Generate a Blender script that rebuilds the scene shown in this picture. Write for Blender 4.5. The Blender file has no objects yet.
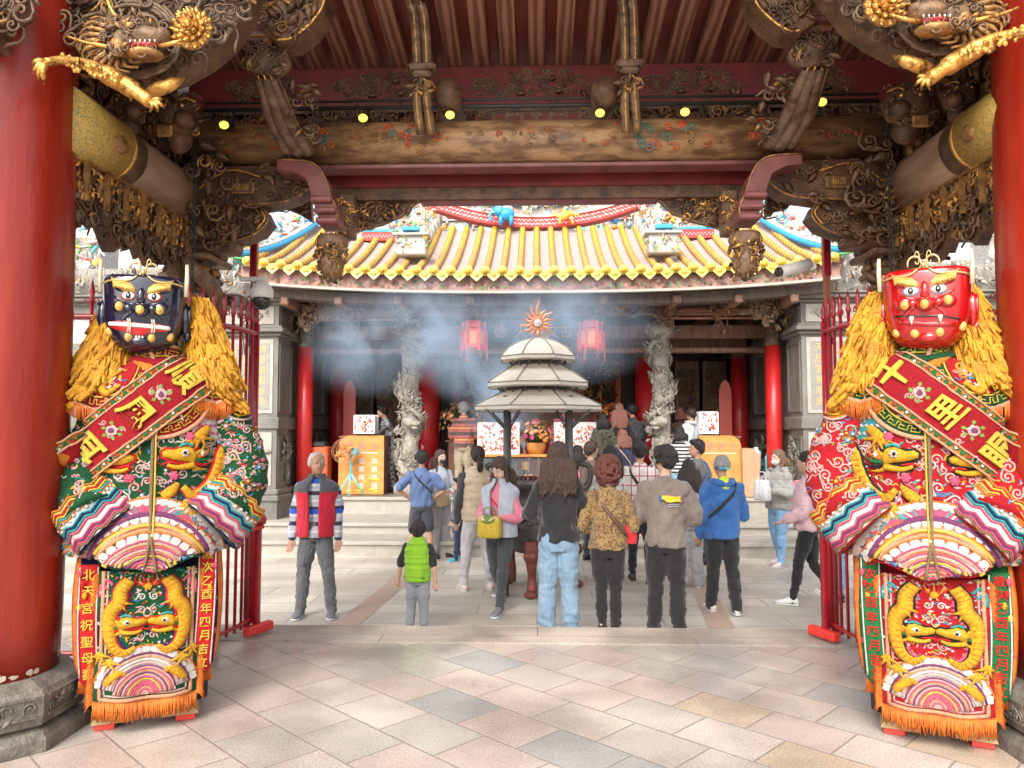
import bpy, bmesh, math, random
from mathutils import Vector, Matrix, Quaternion, noise
from mathutils.bvhtree import BVHTree
from mathutils.geometry import delaunay_2d_cdt
random.seed(7)
R = math.radians
C = bpy.context.scene.collection
scene = bpy.context.scene
PI = math.pi

# ---------------------------------------------------------------- camera
FPX = 760.0
cam_d = bpy.data.cameras.new('camera')
cam = bpy.data.objects.new('camera', cam_d)
C.objects.link(cam)
cam_d.sensor_width = 36.0
cam_d.lens = FPX / 1024 * 36
cam_d.clip_end = 2000
cam_d.clip_start = 0.05
CAMP = Vector((0, 0, 1.6))
cam.location = CAMP
PITCH = math.atan(46 / FPX)
YAW = math.atan(25 / FPX)
cam.rotation_euler = (PI / 2 + PITCH, 0, YAW)
scene.camera = cam
CR = cam.rotation_euler.to_matrix()

def ray(px, py):
    return CR @ Vector((px - 512, 384 - py, -FPX))
def W(px, py, Y):                      # world point seen at a pixel, on the plane y = Y
    d = ray(px, py)
    return CAMP + d * (Y / d.y)
def G(px, py, z=0.0):                  # world point seen at a pixel, on the level z
    d = ray(px, py)
    return CAMP + d * ((z - CAMP.z) / d.z)

# ---------------------------------------------------------------- materials
MATS = {}
def mat(name, col, rough=.6, metal=0.0, col2=None, nscale=8, bump=0, bscale=30, coat=0, spec=.5,
        kind='noise', stretch=(1, 1, 1), sharp=(.35, .65), emit=None, sheen=0, detail=6, alpha=None, trans=0, rvar=0):
    if name in MATS: return MATS[name]
    m = bpy.data.materials.new(name); m.use_nodes = True
    nt = m.node_tree; N = nt.nodes; L = nt.links
    b = N['Principled BSDF']
    b.inputs['Base Color'].default_value = (*col, 1)
    b.inputs['Roughness'].default_value = rough
    b.inputs['Metallic'].default_value = metal
    b.inputs['Coat Weight'].default_value = coat
    b.inputs['Coat Roughness'].default_value = .12
    b.inputs['Specular IOR Level'].default_value = spec
    if sheen: b.inputs['Sheen Weight'].default_value = sheen
    if trans: b.inputs['Transmission Weight'].default_value = trans
    if emit:
        b.inputs['Emission Color'].default_value = (*emit[0], 1); b.inputs['Emission Strength'].default_value = emit[1]
    tc = N.new('ShaderNodeTexCoord'); mp = N.new('ShaderNodeMapping')
    L.new(tc.outputs['Object'], mp.inputs['Vector'])
    mp.inputs['Scale'].default_value = stretch
    if col2 is not None:
        if kind == 'noise':
            t = N.new('ShaderNodeTexNoise'); t.inputs['Scale'].default_value = nscale; t.inputs['Detail'].default_value = detail
            t.inputs['Roughness'].default_value = .62; o = t.outputs['Fac']
        elif kind == 'wave':
            t = N.new('ShaderNodeTexWave'); t.inputs['Scale'].default_value = nscale; t.inputs['Distortion'].default_value = 4
            t.inputs['Detail'].default_value = 3; t.inputs['Detail Scale'].default_value = 1.2; o = t.outputs['Fac']
        elif kind == 'voronoi':
            t = N.new('ShaderNodeTexVoronoi'); t.inputs['Scale'].default_value = nscale; o = t.outputs['Distance']
        L.new(mp.outputs['Vector'], t.inputs['Vector'])
        r = N.new('ShaderNodeValToRGB'); r.color_ramp.elements[0].position = sharp[0]; r.color_ramp.elements[1].position = sharp[1]
        r.color_ramp.elements[0].color = (*col2, 1); r.color_ramp.elements[1].color = (*col, 1)
        L.new(o, r.inputs['Fac']); L.new(r.outputs['Color'], b.inputs['Base Color'])
    if rvar:
        t3 = N.new('ShaderNodeTexNoise'); t3.inputs['Scale'].default_value = 5; t3.inputs['Detail'].default_value = 4
        L.new(mp.outputs['Vector'], t3.inputs['Vector'])
        mr = N.new('ShaderNodeMapRange'); mr.inputs['From Min'].default_value = .3; mr.inputs['From Max'].default_value = .7
        mr.inputs['To Min'].default_value = max(.02, rough - rvar); mr.inputs['To Max'].default_value = min(1, rough + rvar)
        L.new(t3.outputs['Fac'], mr.inputs['Value']); L.new(mr.outputs['Result'], b.inputs['Roughness'])
    if bump:
        t2 = N.new('ShaderNodeTexNoise'); t2.inputs['Scale'].default_value = bscale; t2.inputs['Detail'].default_value = 5
        L.new(mp.outputs['Vector'], t2.inputs['Vector'])
        bp = N.new('ShaderNodeBump'); bp.inputs['Strength'].default_value = bump; bp.inputs['Distance'].default_value = .02
        L.new(t2.outputs['Fac'], bp.inputs['Height']); L.new(bp.outputs['Normal'], b.inputs['Normal'])
    MATS[name] = m
    return m

def nodes_mat(name):
    m = bpy.data.materials.new(name); m.use_nodes = True
    MATS[name] = m
    return m, m.node_tree.nodes, m.node_tree.links, m.node_tree.nodes['Principled BSDF']

# ---------------------------------------------------------------- mesh builder
def frame(t):
    t = t.normalized()
    a = Vector((0, 0, 1)) if abs(t.z) < .9 else Vector((1, 0, 0))
    u = t.cross(a).normalized()
    return u, t.cross(u).normalized()

class MB:
    def __init__(s): s.v = []; s.f = []; s.fm = []; s.fs = []; s.ms = []; s.cur = 0
    def m(s, mt):
        if isinstance(mt, str): mt = MATS[mt]
        if mt not in s.ms: s.ms.append(mt)
        s.cur = s.ms.index(mt); return s
    def add(s, vs, fs, smooth=False):
        o = len(s.v)
        s.v.extend([tuple(v) for v in vs])
        for f in fs:
            s.f.append(tuple(i + o for i in f)); s.fm.append(s.cur); s.fs.append(smooth)
        return s
    def box(s, c, d, rot=None, bev=0):
        c = Vector(c); x, y, z = d[0] / 2, d[1] / 2, d[2] / 2
        if bev:
            b = min(bev, x * .9, y * .9, z * .9)
            vs = []
            for sx in (-1, 1):
                for sy in (-1, 1):
                    for sz in (-1, 1):
                        vs += [(sx * x, sy * (y - b), sz * (z - b)), (sx * (x - b), sy * y, sz * (z - b)), (sx * (x - b), sy * (y - b), sz * z)]
            def I(sx, sy, sz, k): return ((sx > 0) * 4 + (sy > 0) * 2 + (sz > 0)) * 3 + k
            fs = []
            for q in (-1, 1):
                f = [I(q, -1, -1, 0), I(q, 1, -1, 0), I(q, 1, 1, 0), I(q, -1, 1, 0)]; fs.append(f if q > 0 else f[::-1])
                f = [I(-1, q, -1, 1), I(-1, q, 1, 1), I(1, q, 1, 1), I(1, q, -1, 1)]; fs.append(f if q > 0 else f[::-1])
                f = [I(-1, -1, q, 2), I(1, -1, q, 2), I(1, 1, q, 2), I(-1, 1, q, 2)]; fs.append(f if q > 0 else f[::-1])
            for a in (-1, 1):
                for b2 in (-1, 1):
                    fs.append([I(a, b2, -1, 0), I(a, b2, -1, 1), I(a, b2, 1, 1), I(a, b2, 1, 0)])
                    fs.append([I(a, -1, b2, 0), I(a, -1, b2, 2), I(a, 1, b2, 2), I(a, 1, b2, 0)])
                    fs.append([I(-1, a, b2, 1), I(-1, a, b2, 2), I(1, a, b2, 2), I(1, a, b2, 1)])
                    for c2 in (-1, 1): fs.append([I(a, b2, c2, 0), I(a, b2, c2, 1), I(a, b2, c2, 2)])
        else:
            vs = [(sx * x, sy * y, sz * z) for sx in (-1, 1) for sy in (-1, 1) for sz in (-1, 1)]
            fs = [(0, 1, 3, 2), (4, 6, 7, 5), (0, 4, 5, 1), (2, 3, 7, 6), (0, 2, 6, 4), (1, 5, 7, 3)]
        M = rot if rot is not None else Matrix.Identity(3)
        return s.add([c + M @ Vector(v) for v in vs], fs)
    def tube(s, pts, r, n=8, smooth=True, cap=True, flat=1.0, fu=None, closed=False):
        """tube along pts; r a number or list; flat squashes along the second axis; fu fixes the reference normal(s)"""
        pts = [Vector(p) for p in pts]; k = len(pts)
        if k < 2: return s
        rs = r if isinstance(r, (list, tuple)) else [r] * k
        vs = []; pu = None
        for i, p in enumerate(pts):
            t = pts[min(i + 1, k - 1)] - pts[max(i - 1, 0)]
            if closed: t = pts[(i + 1) % k] - pts[i - 1]
            if t.length < 1e-9: t = Vector((0, 0, 1))
            t.normalize()
            if fu is not None:
                w = fu[i] if isinstance(fu, list) else fu
                u = t.cross(w)
                u = u.normalized() if u.length > 1e-6 else frame(t)[0]
                w = u.cross(t).normalized()
            else:
                if pu is None: u, w = frame(t)
                else:
                    u = pu - t * pu.dot(t)
                    u = u.normalized() if u.length > 1e-6 else frame(t)[0]
                    w = t.cross(u)
                pu = u
            for j in range(n):
                a = 2 * PI * j / n
                vs.append(p + (u * math.cos(a) + w * math.sin(a) * flat) * rs[i])
        fs = []
        for i in range(k if closed else k - 1):
            i2 = (i + 1) % k
            for j in range(n):
                fs.append((i * n + j, i * n + (j + 1) % n, i2 * n + (j + 1) % n, i2 * n + j))
        if cap and not closed:
            fs.append(tuple(range(n))[::-1]); fs.append(tuple((k - 1) * n + j for j in range(n)))
        return s.add(vs, fs, smooth)
    def cyl(s, a, b, r, r2=None, n=12, smooth=True):
        return s.tube([a, b], [r, r if r2 is None else r2], n, smooth)
    def lathe(s, prof, c=(0, 0, 0), n=16, smooth=True, sx=1, sy=1, axis=None, ph=0):
        c = Vector(c); vs = []; q = Vector((0, 0, 1)).rotation_difference(Vector(axis)) if axis else None
        for r, z in prof:
            for j in range(n):
                a = 2 * PI * j / n + ph
                p = Vector((max(r, 1e-4) * math.cos(a) * sx, max(r, 1e-4) * math.sin(a) * sy, z))
                if q: p = q @ p
                vs.append(c + p)
        fs = []
        for i in range(len(prof) - 1):
            for j in range(n):
                fs.append((i * n + j, i * n + (j + 1) % n, (i + 1) * n + (j + 1) % n, (i + 1) * n + j))
        fs.append(tuple(range(n))[::-1]); fs.append(tuple((len(prof) - 1) * n + j for j in range(n)))
        return s.add(vs, fs, smooth)
    def ball(s, c, r, n=10, k=6, rot=None, smooth=True):
        c = Vector(c); r = (r, r, r) if isinstance(r, (int, float)) else r; vs = []; fs = []
        M = rot if rot is not None else Matrix.Identity(3)
        for i in range(k + 1):
            th = PI * i / k
            rr = max(math.sin(th), 1e-3)
            for j in range(n):
                a = 2 * PI * j / n
                vs.append(c + M @ Vector((r[0] * rr * math.cos(a), r[1] * rr * math.sin(a), r[2] * math.cos(th))))
        for i in range(k):
            for j in range(n):
                fs.append((i * n + j, (i + 1) * n + j, (i + 1) * n + (j + 1) % n, i * n + (j + 1) % n))
        return s.add(vs, fs, smooth)
    def loft(s, rings, smooth=True, cap=True):
        n = len(rings[0]); vs = [v for r in rings for v in r]; fs = []
        for i in range(len(rings) - 1):
            for j in range(n):
                fs.append((i * n + j, i * n + (j + 1) % n, (i + 1) * n + (j + 1) % n, (i + 1) * n + j))
        if cap:
            fs.append(tuple(range(n))[::-1]); fs.append(tuple((len(rings) - 1) * n + j for j in range(n)))
        return s.add(vs, fs, smooth)
    def grid(s, fn, nu, nv, smooth=True, thick=None):
        vs = [fn(i / nu, j / nv) for i in range(nu + 1) for j in range(nv + 1)]
        fs = [(i * (nv + 1) + j, (i + 1) * (nv + 1) + j, (i + 1) * (nv + 1) + j + 1, i * (nv + 1) + j + 1) for i in range(nu) for j in range(nv)]
        if thick:
            t = Vector(thick); o = len(vs)
            vs = vs + [Vector(v) + t for v in vs]
            fs = fs + [tuple(o + q for q in f[::-1]) for f in fs]
            b = [i * (nv + 1) for i in range(nu + 1)] + [nu * (nv + 1) + j for j in range(1, nv + 1)] + [i * (nv + 1) + nv for i in range(nu - 1, -1, -1)] + [j for j in range(nv - 1, 0, -1)]
            for i in range(len(b)):
                a, c = b[i], b[(i + 1) % len(b)]
                fs.append((a, c, c + o, a + o)[::-1])
        return s.add(vs, fs, smooth)
    def prism(s, poly, t, smooth=False):
        """poly: list of 3-D points (planar outline); t: extrusion vector"""
        t = Vector(t); k = len(poly)
        poly = [Vector(p) for p in poly]
        # centre fan keeps concave outlines tolerable through triangulation
        vs = poly + [p + t for p in poly]
        fs = [tuple(range(k))[::-1], tuple(range(k, 2 * k))]
        fs += [(i, (i + 1) % k, (i + 1) % k + k, i + k) for i in range(k)]
        return s.add(vs, fs, smooth)
    def xf(s, M, a=0, b=None):
        b = len(s.v) if b is None else b
        for i in range(a, b): s.v[i] = tuple(M @ Vector(s.v[i]))
    def join(s, o, M=None, flip=False):
        off = len(s.v)
        for v in o.v: s.v.append(tuple(M @ Vector(v)) if M else v)
        mi = []
        for m_ in o.ms:
            if m_ not in s.ms: s.ms.append(m_)
            mi.append(s.ms.index(m_))
        for f, k, sm in zip(o.f, o.fm, o.fs):
            g = tuple(i + off for i in f)
            s.f.append(g[::-1] if flip else g); s.fm.append(mi[k]); s.fs.append(sm)
        return s
    def mesh(s, name):
        me = bpy.data.meshes.new(name)
        me.from_pydata(s.v, [], s.f)
        for m_ in s.ms: me.materials.append(m_)
        me.polygons.foreach_set('material_index', s.fm)
        me.polygons.foreach_set('use_smooth', s.fs)
        me.update()
        return me
    def obj(s, name, parent=None, loc=None, rotz=0, bevel=0):
        me = s.mesh(name)
        o = bpy.data.objects.new(name, me); C.objects.link(o)
        if parent is not None: o.parent = parent
        if loc is not None: o.location = loc
        if rotz: o.rotation_euler = (0, 0, rotz)
        if bevel:
            b = o.modifiers.new('bevel', 'BEVEL'); b.width = bevel; b.segments = 2; b.limit_method = 'ANGLE'
        return o
    def bvh(s):
        return BVHTree.FromPolygons([Vector(v) for v in s.v], s.f)

def tag(o, label=None, cat=None, group=None, kind=None):
    if label: o['label'] = label
    if cat: o['category'] = cat
    if group: o['group'] = group
    if kind: o['kind'] = kind
    return o
def empty(name, loc=(0, 0, 0), rotz=0, label=None, cat=None, group=None):
    o = bpy.data.objects.new(name, None); C.objects.link(o)
    o.location = loc; o.rotation_euler = (0, 0, rotz); o.empty_display_size = .1
    return tag(o, label, cat, group)
def copy_tree(o, parent=None):
    c = o.copy(); C.objects.link(c); c.parent = parent
    for ch in list(o.children): copy_tree(ch, c)
    return c
def push(me, fn):
    """moves every vertex along its normal by fn(co)"""
    n = len(me.vertices); co = [0.0] * (3 * n); me.vertices.foreach_get('co', co)
    no = [0.0] * (3 * n); me.vertex_normals.foreach_get('vector', no)
    for i in range(n):
        j = 3 * i; d = fn((co[j], co[j + 1], co[j + 2])); co[j] += no[j] * d; co[j + 1] += no[j + 1] * d; co[j + 2] += no[j + 2] * d
    me.vertices.foreach_set('co', co); me.update()
def remeshed(mb, name, voxel, smooth=4, parent=None, disp=0, dscale=8, dstretch=(1, 1, 1), seed=0, link=True):
    """fuses the builder's closed shapes into ONE continuous surface"""
    me = mb.mesh(name)
    o = bpy.data.objects.new(name, me); C.objects.link(o)
    md = o.modifiers.new('r', 'REMESH'); md.mode = 'VOXEL'; md.voxel_size = voxel; md.use_smooth_shade = True
    if smooth:
        sm = o.modifiers.new('s', 'SMOOTH'); sm.factor = .5; sm.iterations = smooth
    dg = bpy.context.evaluated_depsgraph_get()
    ev = o.evaluated_get(dg)
    me2 = bpy.data.meshes.new_from_object(ev)
    o.modifiers.clear(); o.data = me2; me2.name = name
    if not me2.materials:
        for m_ in mb.ms[:1]: me2.materials.append(m_)
    if disp:
        sd = Vector((seed * 3.1, seed * 1.7, seed))
        push(me2, lambda c: disp * noise.noise(Vector((c[0] * dstretch[0], c[1] * dstretch[1], c[2] * dstretch[2])) * dscale + sd))
    for p in me2.polygons: p.use_smooth = True
    if parent is not None: o.parent = parent
    return o

_txt_cache = {}
def text_mesh(body, size=1.0, extrude=.02, bevel=0.0, res=3, bold=0.0):
    """verts (x right, y up, z out) and faces of a piece of writing, centred"""
    key = (body, extrude, bevel, res, bold)
    if key not in _txt_cache:
        cu = bpy.data.curves.new('t', 'FONT'); cu.body = body; cu.size = 1; cu.extrude = extrude
        cu.align_x = 'CENTER'; cu.align_y = 'CENTER'; cu.resolution_u = res; cu.bevel_depth = bevel; cu.offset = bold
        o = bpy.data.objects.new('t', cu); C.objects.link(o)
        dg = bpy.context.evaluated_depsgraph_get()
        me = bpy.data.meshes.new_from_object(o.evaluated_get(dg))
        vs = [v.co.copy() for v in me.vertices]; fs = [tuple(p.vertices) for p in me.polygons]
        bpy.data.objects.remove(o); bpy.data.curves.remove(cu); bpy.data.meshes.remove(me)
        if vs:
            cx = (min(v.x for v in vs) + max(v.x for v in vs)) / 2; cy = (min(v.y for v in vs) + max(v.y for v in vs)) / 2
            vs = [Vector((v.x - cx, v.y - cy, v.z)) for v in vs]
        _txt_cache[key] = (vs, fs)
    vs, fs = _txt_cache[key]
    return [v * size for v in vs], fs
def put_text(mb, body, c, u, w, size, extrude=.02, **k):
    """writing centred at c, reading along u, up along w"""
    vs, fs = text_mesh(body, size, extrude, **k)
    c = Vector(c); u = Vector(u).normalized(); w = Vector(w).normalized(); n = u.cross(w)
    mb.add([c + u * v.x + w * v.y + n * v.z for v in vs], fs)

def catmull(pts, sub=6, closed=False):
    pts = [Vector(p) for p in pts]; out = []; k = len(pts)
    rng = range(k if closed else k - 1)
    for i in rng:
        p0 = pts[i - 1] if (i > 0 or closed) else pts[0] * 2 - pts[1]
        p1 = pts[i]; p2 = pts[(i + 1) % k]
        p3 = pts[(i + 2) % k] if (i + 2 < k or closed) else pts[-1] * 2 - pts[-2]
        for j in range(sub):
            t = j / sub
            out.append(.5 * ((2 * p1) + (p2 - p0) * t + (2 * p0 - 5 * p1 + 4 * p2 - p3) * t * t + (3 * p1 - p0 - 3 * p2 + p3) * t ** 3))
    if not closed: out.append(pts[-1])
    return out

def spiral2(R0, turns, k=18, dirn=1, a0=0.0, tail=0.0):
    """2-D spiral points from the outside in, optionally with a straight tail"""
    pts = []
    for i in range(k + 1):
        t = i / k; r = R0 * (1 - t) ** .8 * .9 + R0 * .1
        a = a0 + dirn * turns * 2 * PI * t
        pts.append((r * math.cos(a), r * math.sin(a)))
    if tail:
        x, y = pts[0]; tx, ty = math.sin(a0) * dirn, -math.cos(a0) * dirn
        pts = [(x + tx * tail + x * .35, y + ty * tail + y * .35), (x + tx * tail * .5 + x * .1, y + ty * tail * .5 + y * .1)] + pts
    return pts
def scroll(mb, c, u, w, R0, turns=1.4, r=None, dirn=1, a0=0.0, n=6, k=14, tail=0.0, rise=.5):
    c = Vector(c); nn = u.cross(w)
    r = R0 * .17 if r is None else r
    p2 = spiral2(R0, turns, k, dirn, a0, tail)
    K = len(p2)
    pts = [c + u * x + w * y + nn * (rise * R0 * i / K) for i, (x, y) in enumerate(p2)]
    rs = [r * (.5 + .5 * math.sin(PI * min(1, .25 + i / K * .75))) for i in range(K)]
    mb.tube(pts, rs, n)
def leaf(mb, c, u, w, L, wd, curl=.3, th=.01):
    """a carved leaf: u along, w across, bulging out"""
    nn = u.cross(w)
    if nn.length < 1e-6: return
    k = 5; vs = []; fs = []
    for i in range(k + 1):
        t = i / k; h = wd * math.sin(PI * (t * .85 + .1)) * (1 - .25 * t)
        p = Vector(c) + u * L * t + nn * (curl * L * math.sin(PI * t * .8))
        vs += [p - w * h - nn * th, p + nn * th * 1.3, p + w * h - nn * th]
    for i in range(k):
        o = i * 3
        fs += [(o, o + 1, o + 4, o + 3), (o + 1, o + 2, o + 5, o + 4), (o, o + 3, o + 5, o + 2)]
    mb.add(vs, fs, True)
def carve_area(mb, fn, inside, n, Rr, mats, seed=1, leafp=.4, figp=0.0, rise=.6, ub=(0, 1), vb=(0, 1), rel=.17):
    """fills a patch fn(u,v)->(point, udir, vdir) with carved scrollwork"""
    rd = random.Random(seed)
    cnt = 0; tries = 0
    while cnt < n and tries < n * 20:
        tries += 1
        u = rd.uniform(*ub); v = rd.uniform(*vb)
        if not inside(u, v): continue
        cnt += 1
        p, U, V = fn(u, v)
        mb.m(rd.choices([m_ for m_, _ in mats], [w for _, w in mats])[0])
        a = rd.uniform(0, 2 * PI); u2 = U * math.cos(a) + V * math.sin(a); v2 = V * math.cos(a) - U * math.sin(a)
        Rq = rd.uniform(*Rr); nn = U.cross(V)
        q = rd.random()
        if q < figp:   # a little standing figure: body, head, arms
            s_ = Rq
            mb.ball(p + nn * s_ * .3, (s_ * .4, s_ * .4, s_ * .9), 7, 4)
            mb.ball(p + nn * s_ * .4 + V * s_ * 1.1, s_ * .33, 7, 4)
            mb.tube([p + nn * s_ * .4 + V * s_ * .5, p + nn * s_ * .8 + U * s_ * rd.uniform(-.9, .9) + V * s_ * .3], s_ * .14, 5)
        elif q < figp + leafp:
            leaf(mb, p, u2, v2, Rq * 2, Rq * .6, .3, Rq * .14)
        else:
            scroll(mb, p, u2, v2, Rq, rd.uniform(1.1, 1.6), Rq * rel, rd.choice((-1, 1)), 0, 5, 11, Rq * rd.choice((0, .8)), rise)
# ================================================================ world, light, colour management
w = bpy.data.worlds.new('World'); scene.world = w; w.use_nodes = True
wn = w.node_tree.nodes; wl = w.node_tree.links
bg = wn['Background']; sky = wn.new('ShaderNodeTexSky'); sky.sky_type = 'NISHITA'
SUN_EL, SUN_AZ = 43, 197
sky.sun_disc = False; sky.sun_elevation = R(SUN_EL); sky.sun_rotation = R(SUN_AZ)
sky.air_density = 1.2; sky.dust_density = 4.0; sky.ozone_density = .6
hsv = wn.new('ShaderNodeHueSaturation'); hsv.inputs['Saturation'].default_value = .35      # a thin white overcast
wl.new(sky.outputs['Color'], hsv.inputs['Color']); wl.new(hsv.outputs['Color'], bg.inputs['Color']); bg.inputs['Strength'].default_value = .15
sl = bpy.data.lights.new('sun', 'SUN'); sl.energy = 1.0; sl.angle = R(35); sl.color = (1, .96, .9)
so = bpy.data.objects.new('sun', sl); C.objects.link(so)
# direction to the sun: azimuth measured like the sky node (0 = +Y, clockwise)
sd = Vector((math.sin(R(SUN_AZ)) * math.cos(R(SUN_EL)), math.cos(R(SUN_AZ)) * math.cos(R(SUN_EL)), math.sin(R(SUN_EL))))
so.rotation_euler = (-sd).to_track_quat('-Z', 'Y').to_euler(); so.location = sd * 30
scene.view_settings.view_transform = 'Standard'; scene.view_settings.look = 'None'
scene.view_settings.exposure = 1.24; scene.view_settings.gamma = 1
scene.cycles.max_bounces = 6; scene.cycles.diffuse_bounces = 4; scene.cycles.glossy_bounces = 3
scene.cycles.volume_bounces = 1; scene.cycles.transparent_max_bounces = 8
scene.cycles.volume_step_rate = 2.0
scene.cycles.use_denoising = True
scene.cycles.sample_clamp_indirect = 6

# ================================================================ shared materials
mat('red_lacquer', (.33, .021, .007), .36, coat=.18, col2=(.21, .012, .005), nscale=3.2, stretch=(2.2, 2.2, .3), bump=.1, bscale=16, rvar=.14, detail=9, sharp=(.3, .62))
mat('red_paint', (.46, .012, .016), .4, col2=(.33, .01, .012), nscale=6, coat=.2)
mat('gate_red', (.42, .012, .022), .35, col2=(.24, .008, .014), nscale=5, coat=.3)
mat('hall_red', (.62, .02, .02), .4, col2=(.45, .015, .015), nscale=3, coat=.2)
mat('carve_dark', (.18, .09, .042), .5, col2=(.05, .027, .015), nscale=9, bump=.4, bscale=45)
mat('carve_grey', (.24, .15, .09), .5, col2=(.07, .04, .022), nscale=12, bump=.4, bscale=45)
mat('carve_mid', (.27, .155, .075), .5, col2=(.09, .05, .028), nscale=12, bump=.4, bscale=45)
mat('gold_leaf', (.80, .44, .11), .4, metal=.7, col2=(.2, .095, .03), nscale=24, bump=.4, bscale=60, sharp=(.36, .5))
mat('gold_dull', (.55, .3, .1), .45, metal=.5, col2=(.2, .1, .04), nscale=18, bump=.4, bscale=60)
mat('plum_paint', (.24, .075, .066), .45, col2=(.14, .04, .036), nscale=7)
mat('roof_red', (.21, .018, .018), .5, col2=(.12, .012, .012), nscale=5)
mat('rafter_wood', (.36, .165, .10), .5, col2=(.17, .065, .04), kind='wave', nscale=5, stretch=(1, .12, 1), sharp=(.2, .8), bump=.15)
mat('board_wood', (.25, .05, .035), .55, col2=(.15, .03, .022), nscale=9, stretch=(1, .1, 1))
mat('log_wood', (.40, .235, .11), .5, col2=(.15, .075, .037), nscale=13, stretch=(.3, 1, 1), bump=.25, sharp=(.40, .60))
mat('side_log', (.40, .26, .17), .5, col2=(.2, .115, .07), nscale=6, stretch=(1, .2, 1), bump=.2)
mat('stone', (.36, .33, .29), .7, col2=(.24, .22, .19), nscale=14, bump=.3, bscale=60)
mat('stone_light', (.44, .41, .355), .7, col2=(.36, .33, .28), nscale=6, bump=.2, bscale=50)
mat('stone_dark', (.2, .18, .155), .7, col2=(.12, .105, .09), nscale=9, bump=.3, bscale=50)
mat('base_stone', (.2, .175, .145), .5, col2=(.09, .078, .065), nscale=12, bump=.35, bscale=60)
mat('chip', (.5, .4, .3), .7, col2=(.5, .42, .34), nscale=30)
mat('black_iron', (.03, .03, .032), .5)
mat('white_plastic', (.75, .73, .68), .35)
mat('dark_plastic', (.03, .03, .03), .3)
mat('lamp_glow', (1, .8, .2), .4, emit=((1, .68, .08), .75))
mat('cable', (.6, .58, .55), .5)
mat('m_white', (.85, .83, .78), .3, coat=.5)
mat('paper', (.8, .78, .74), .6)

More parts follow.
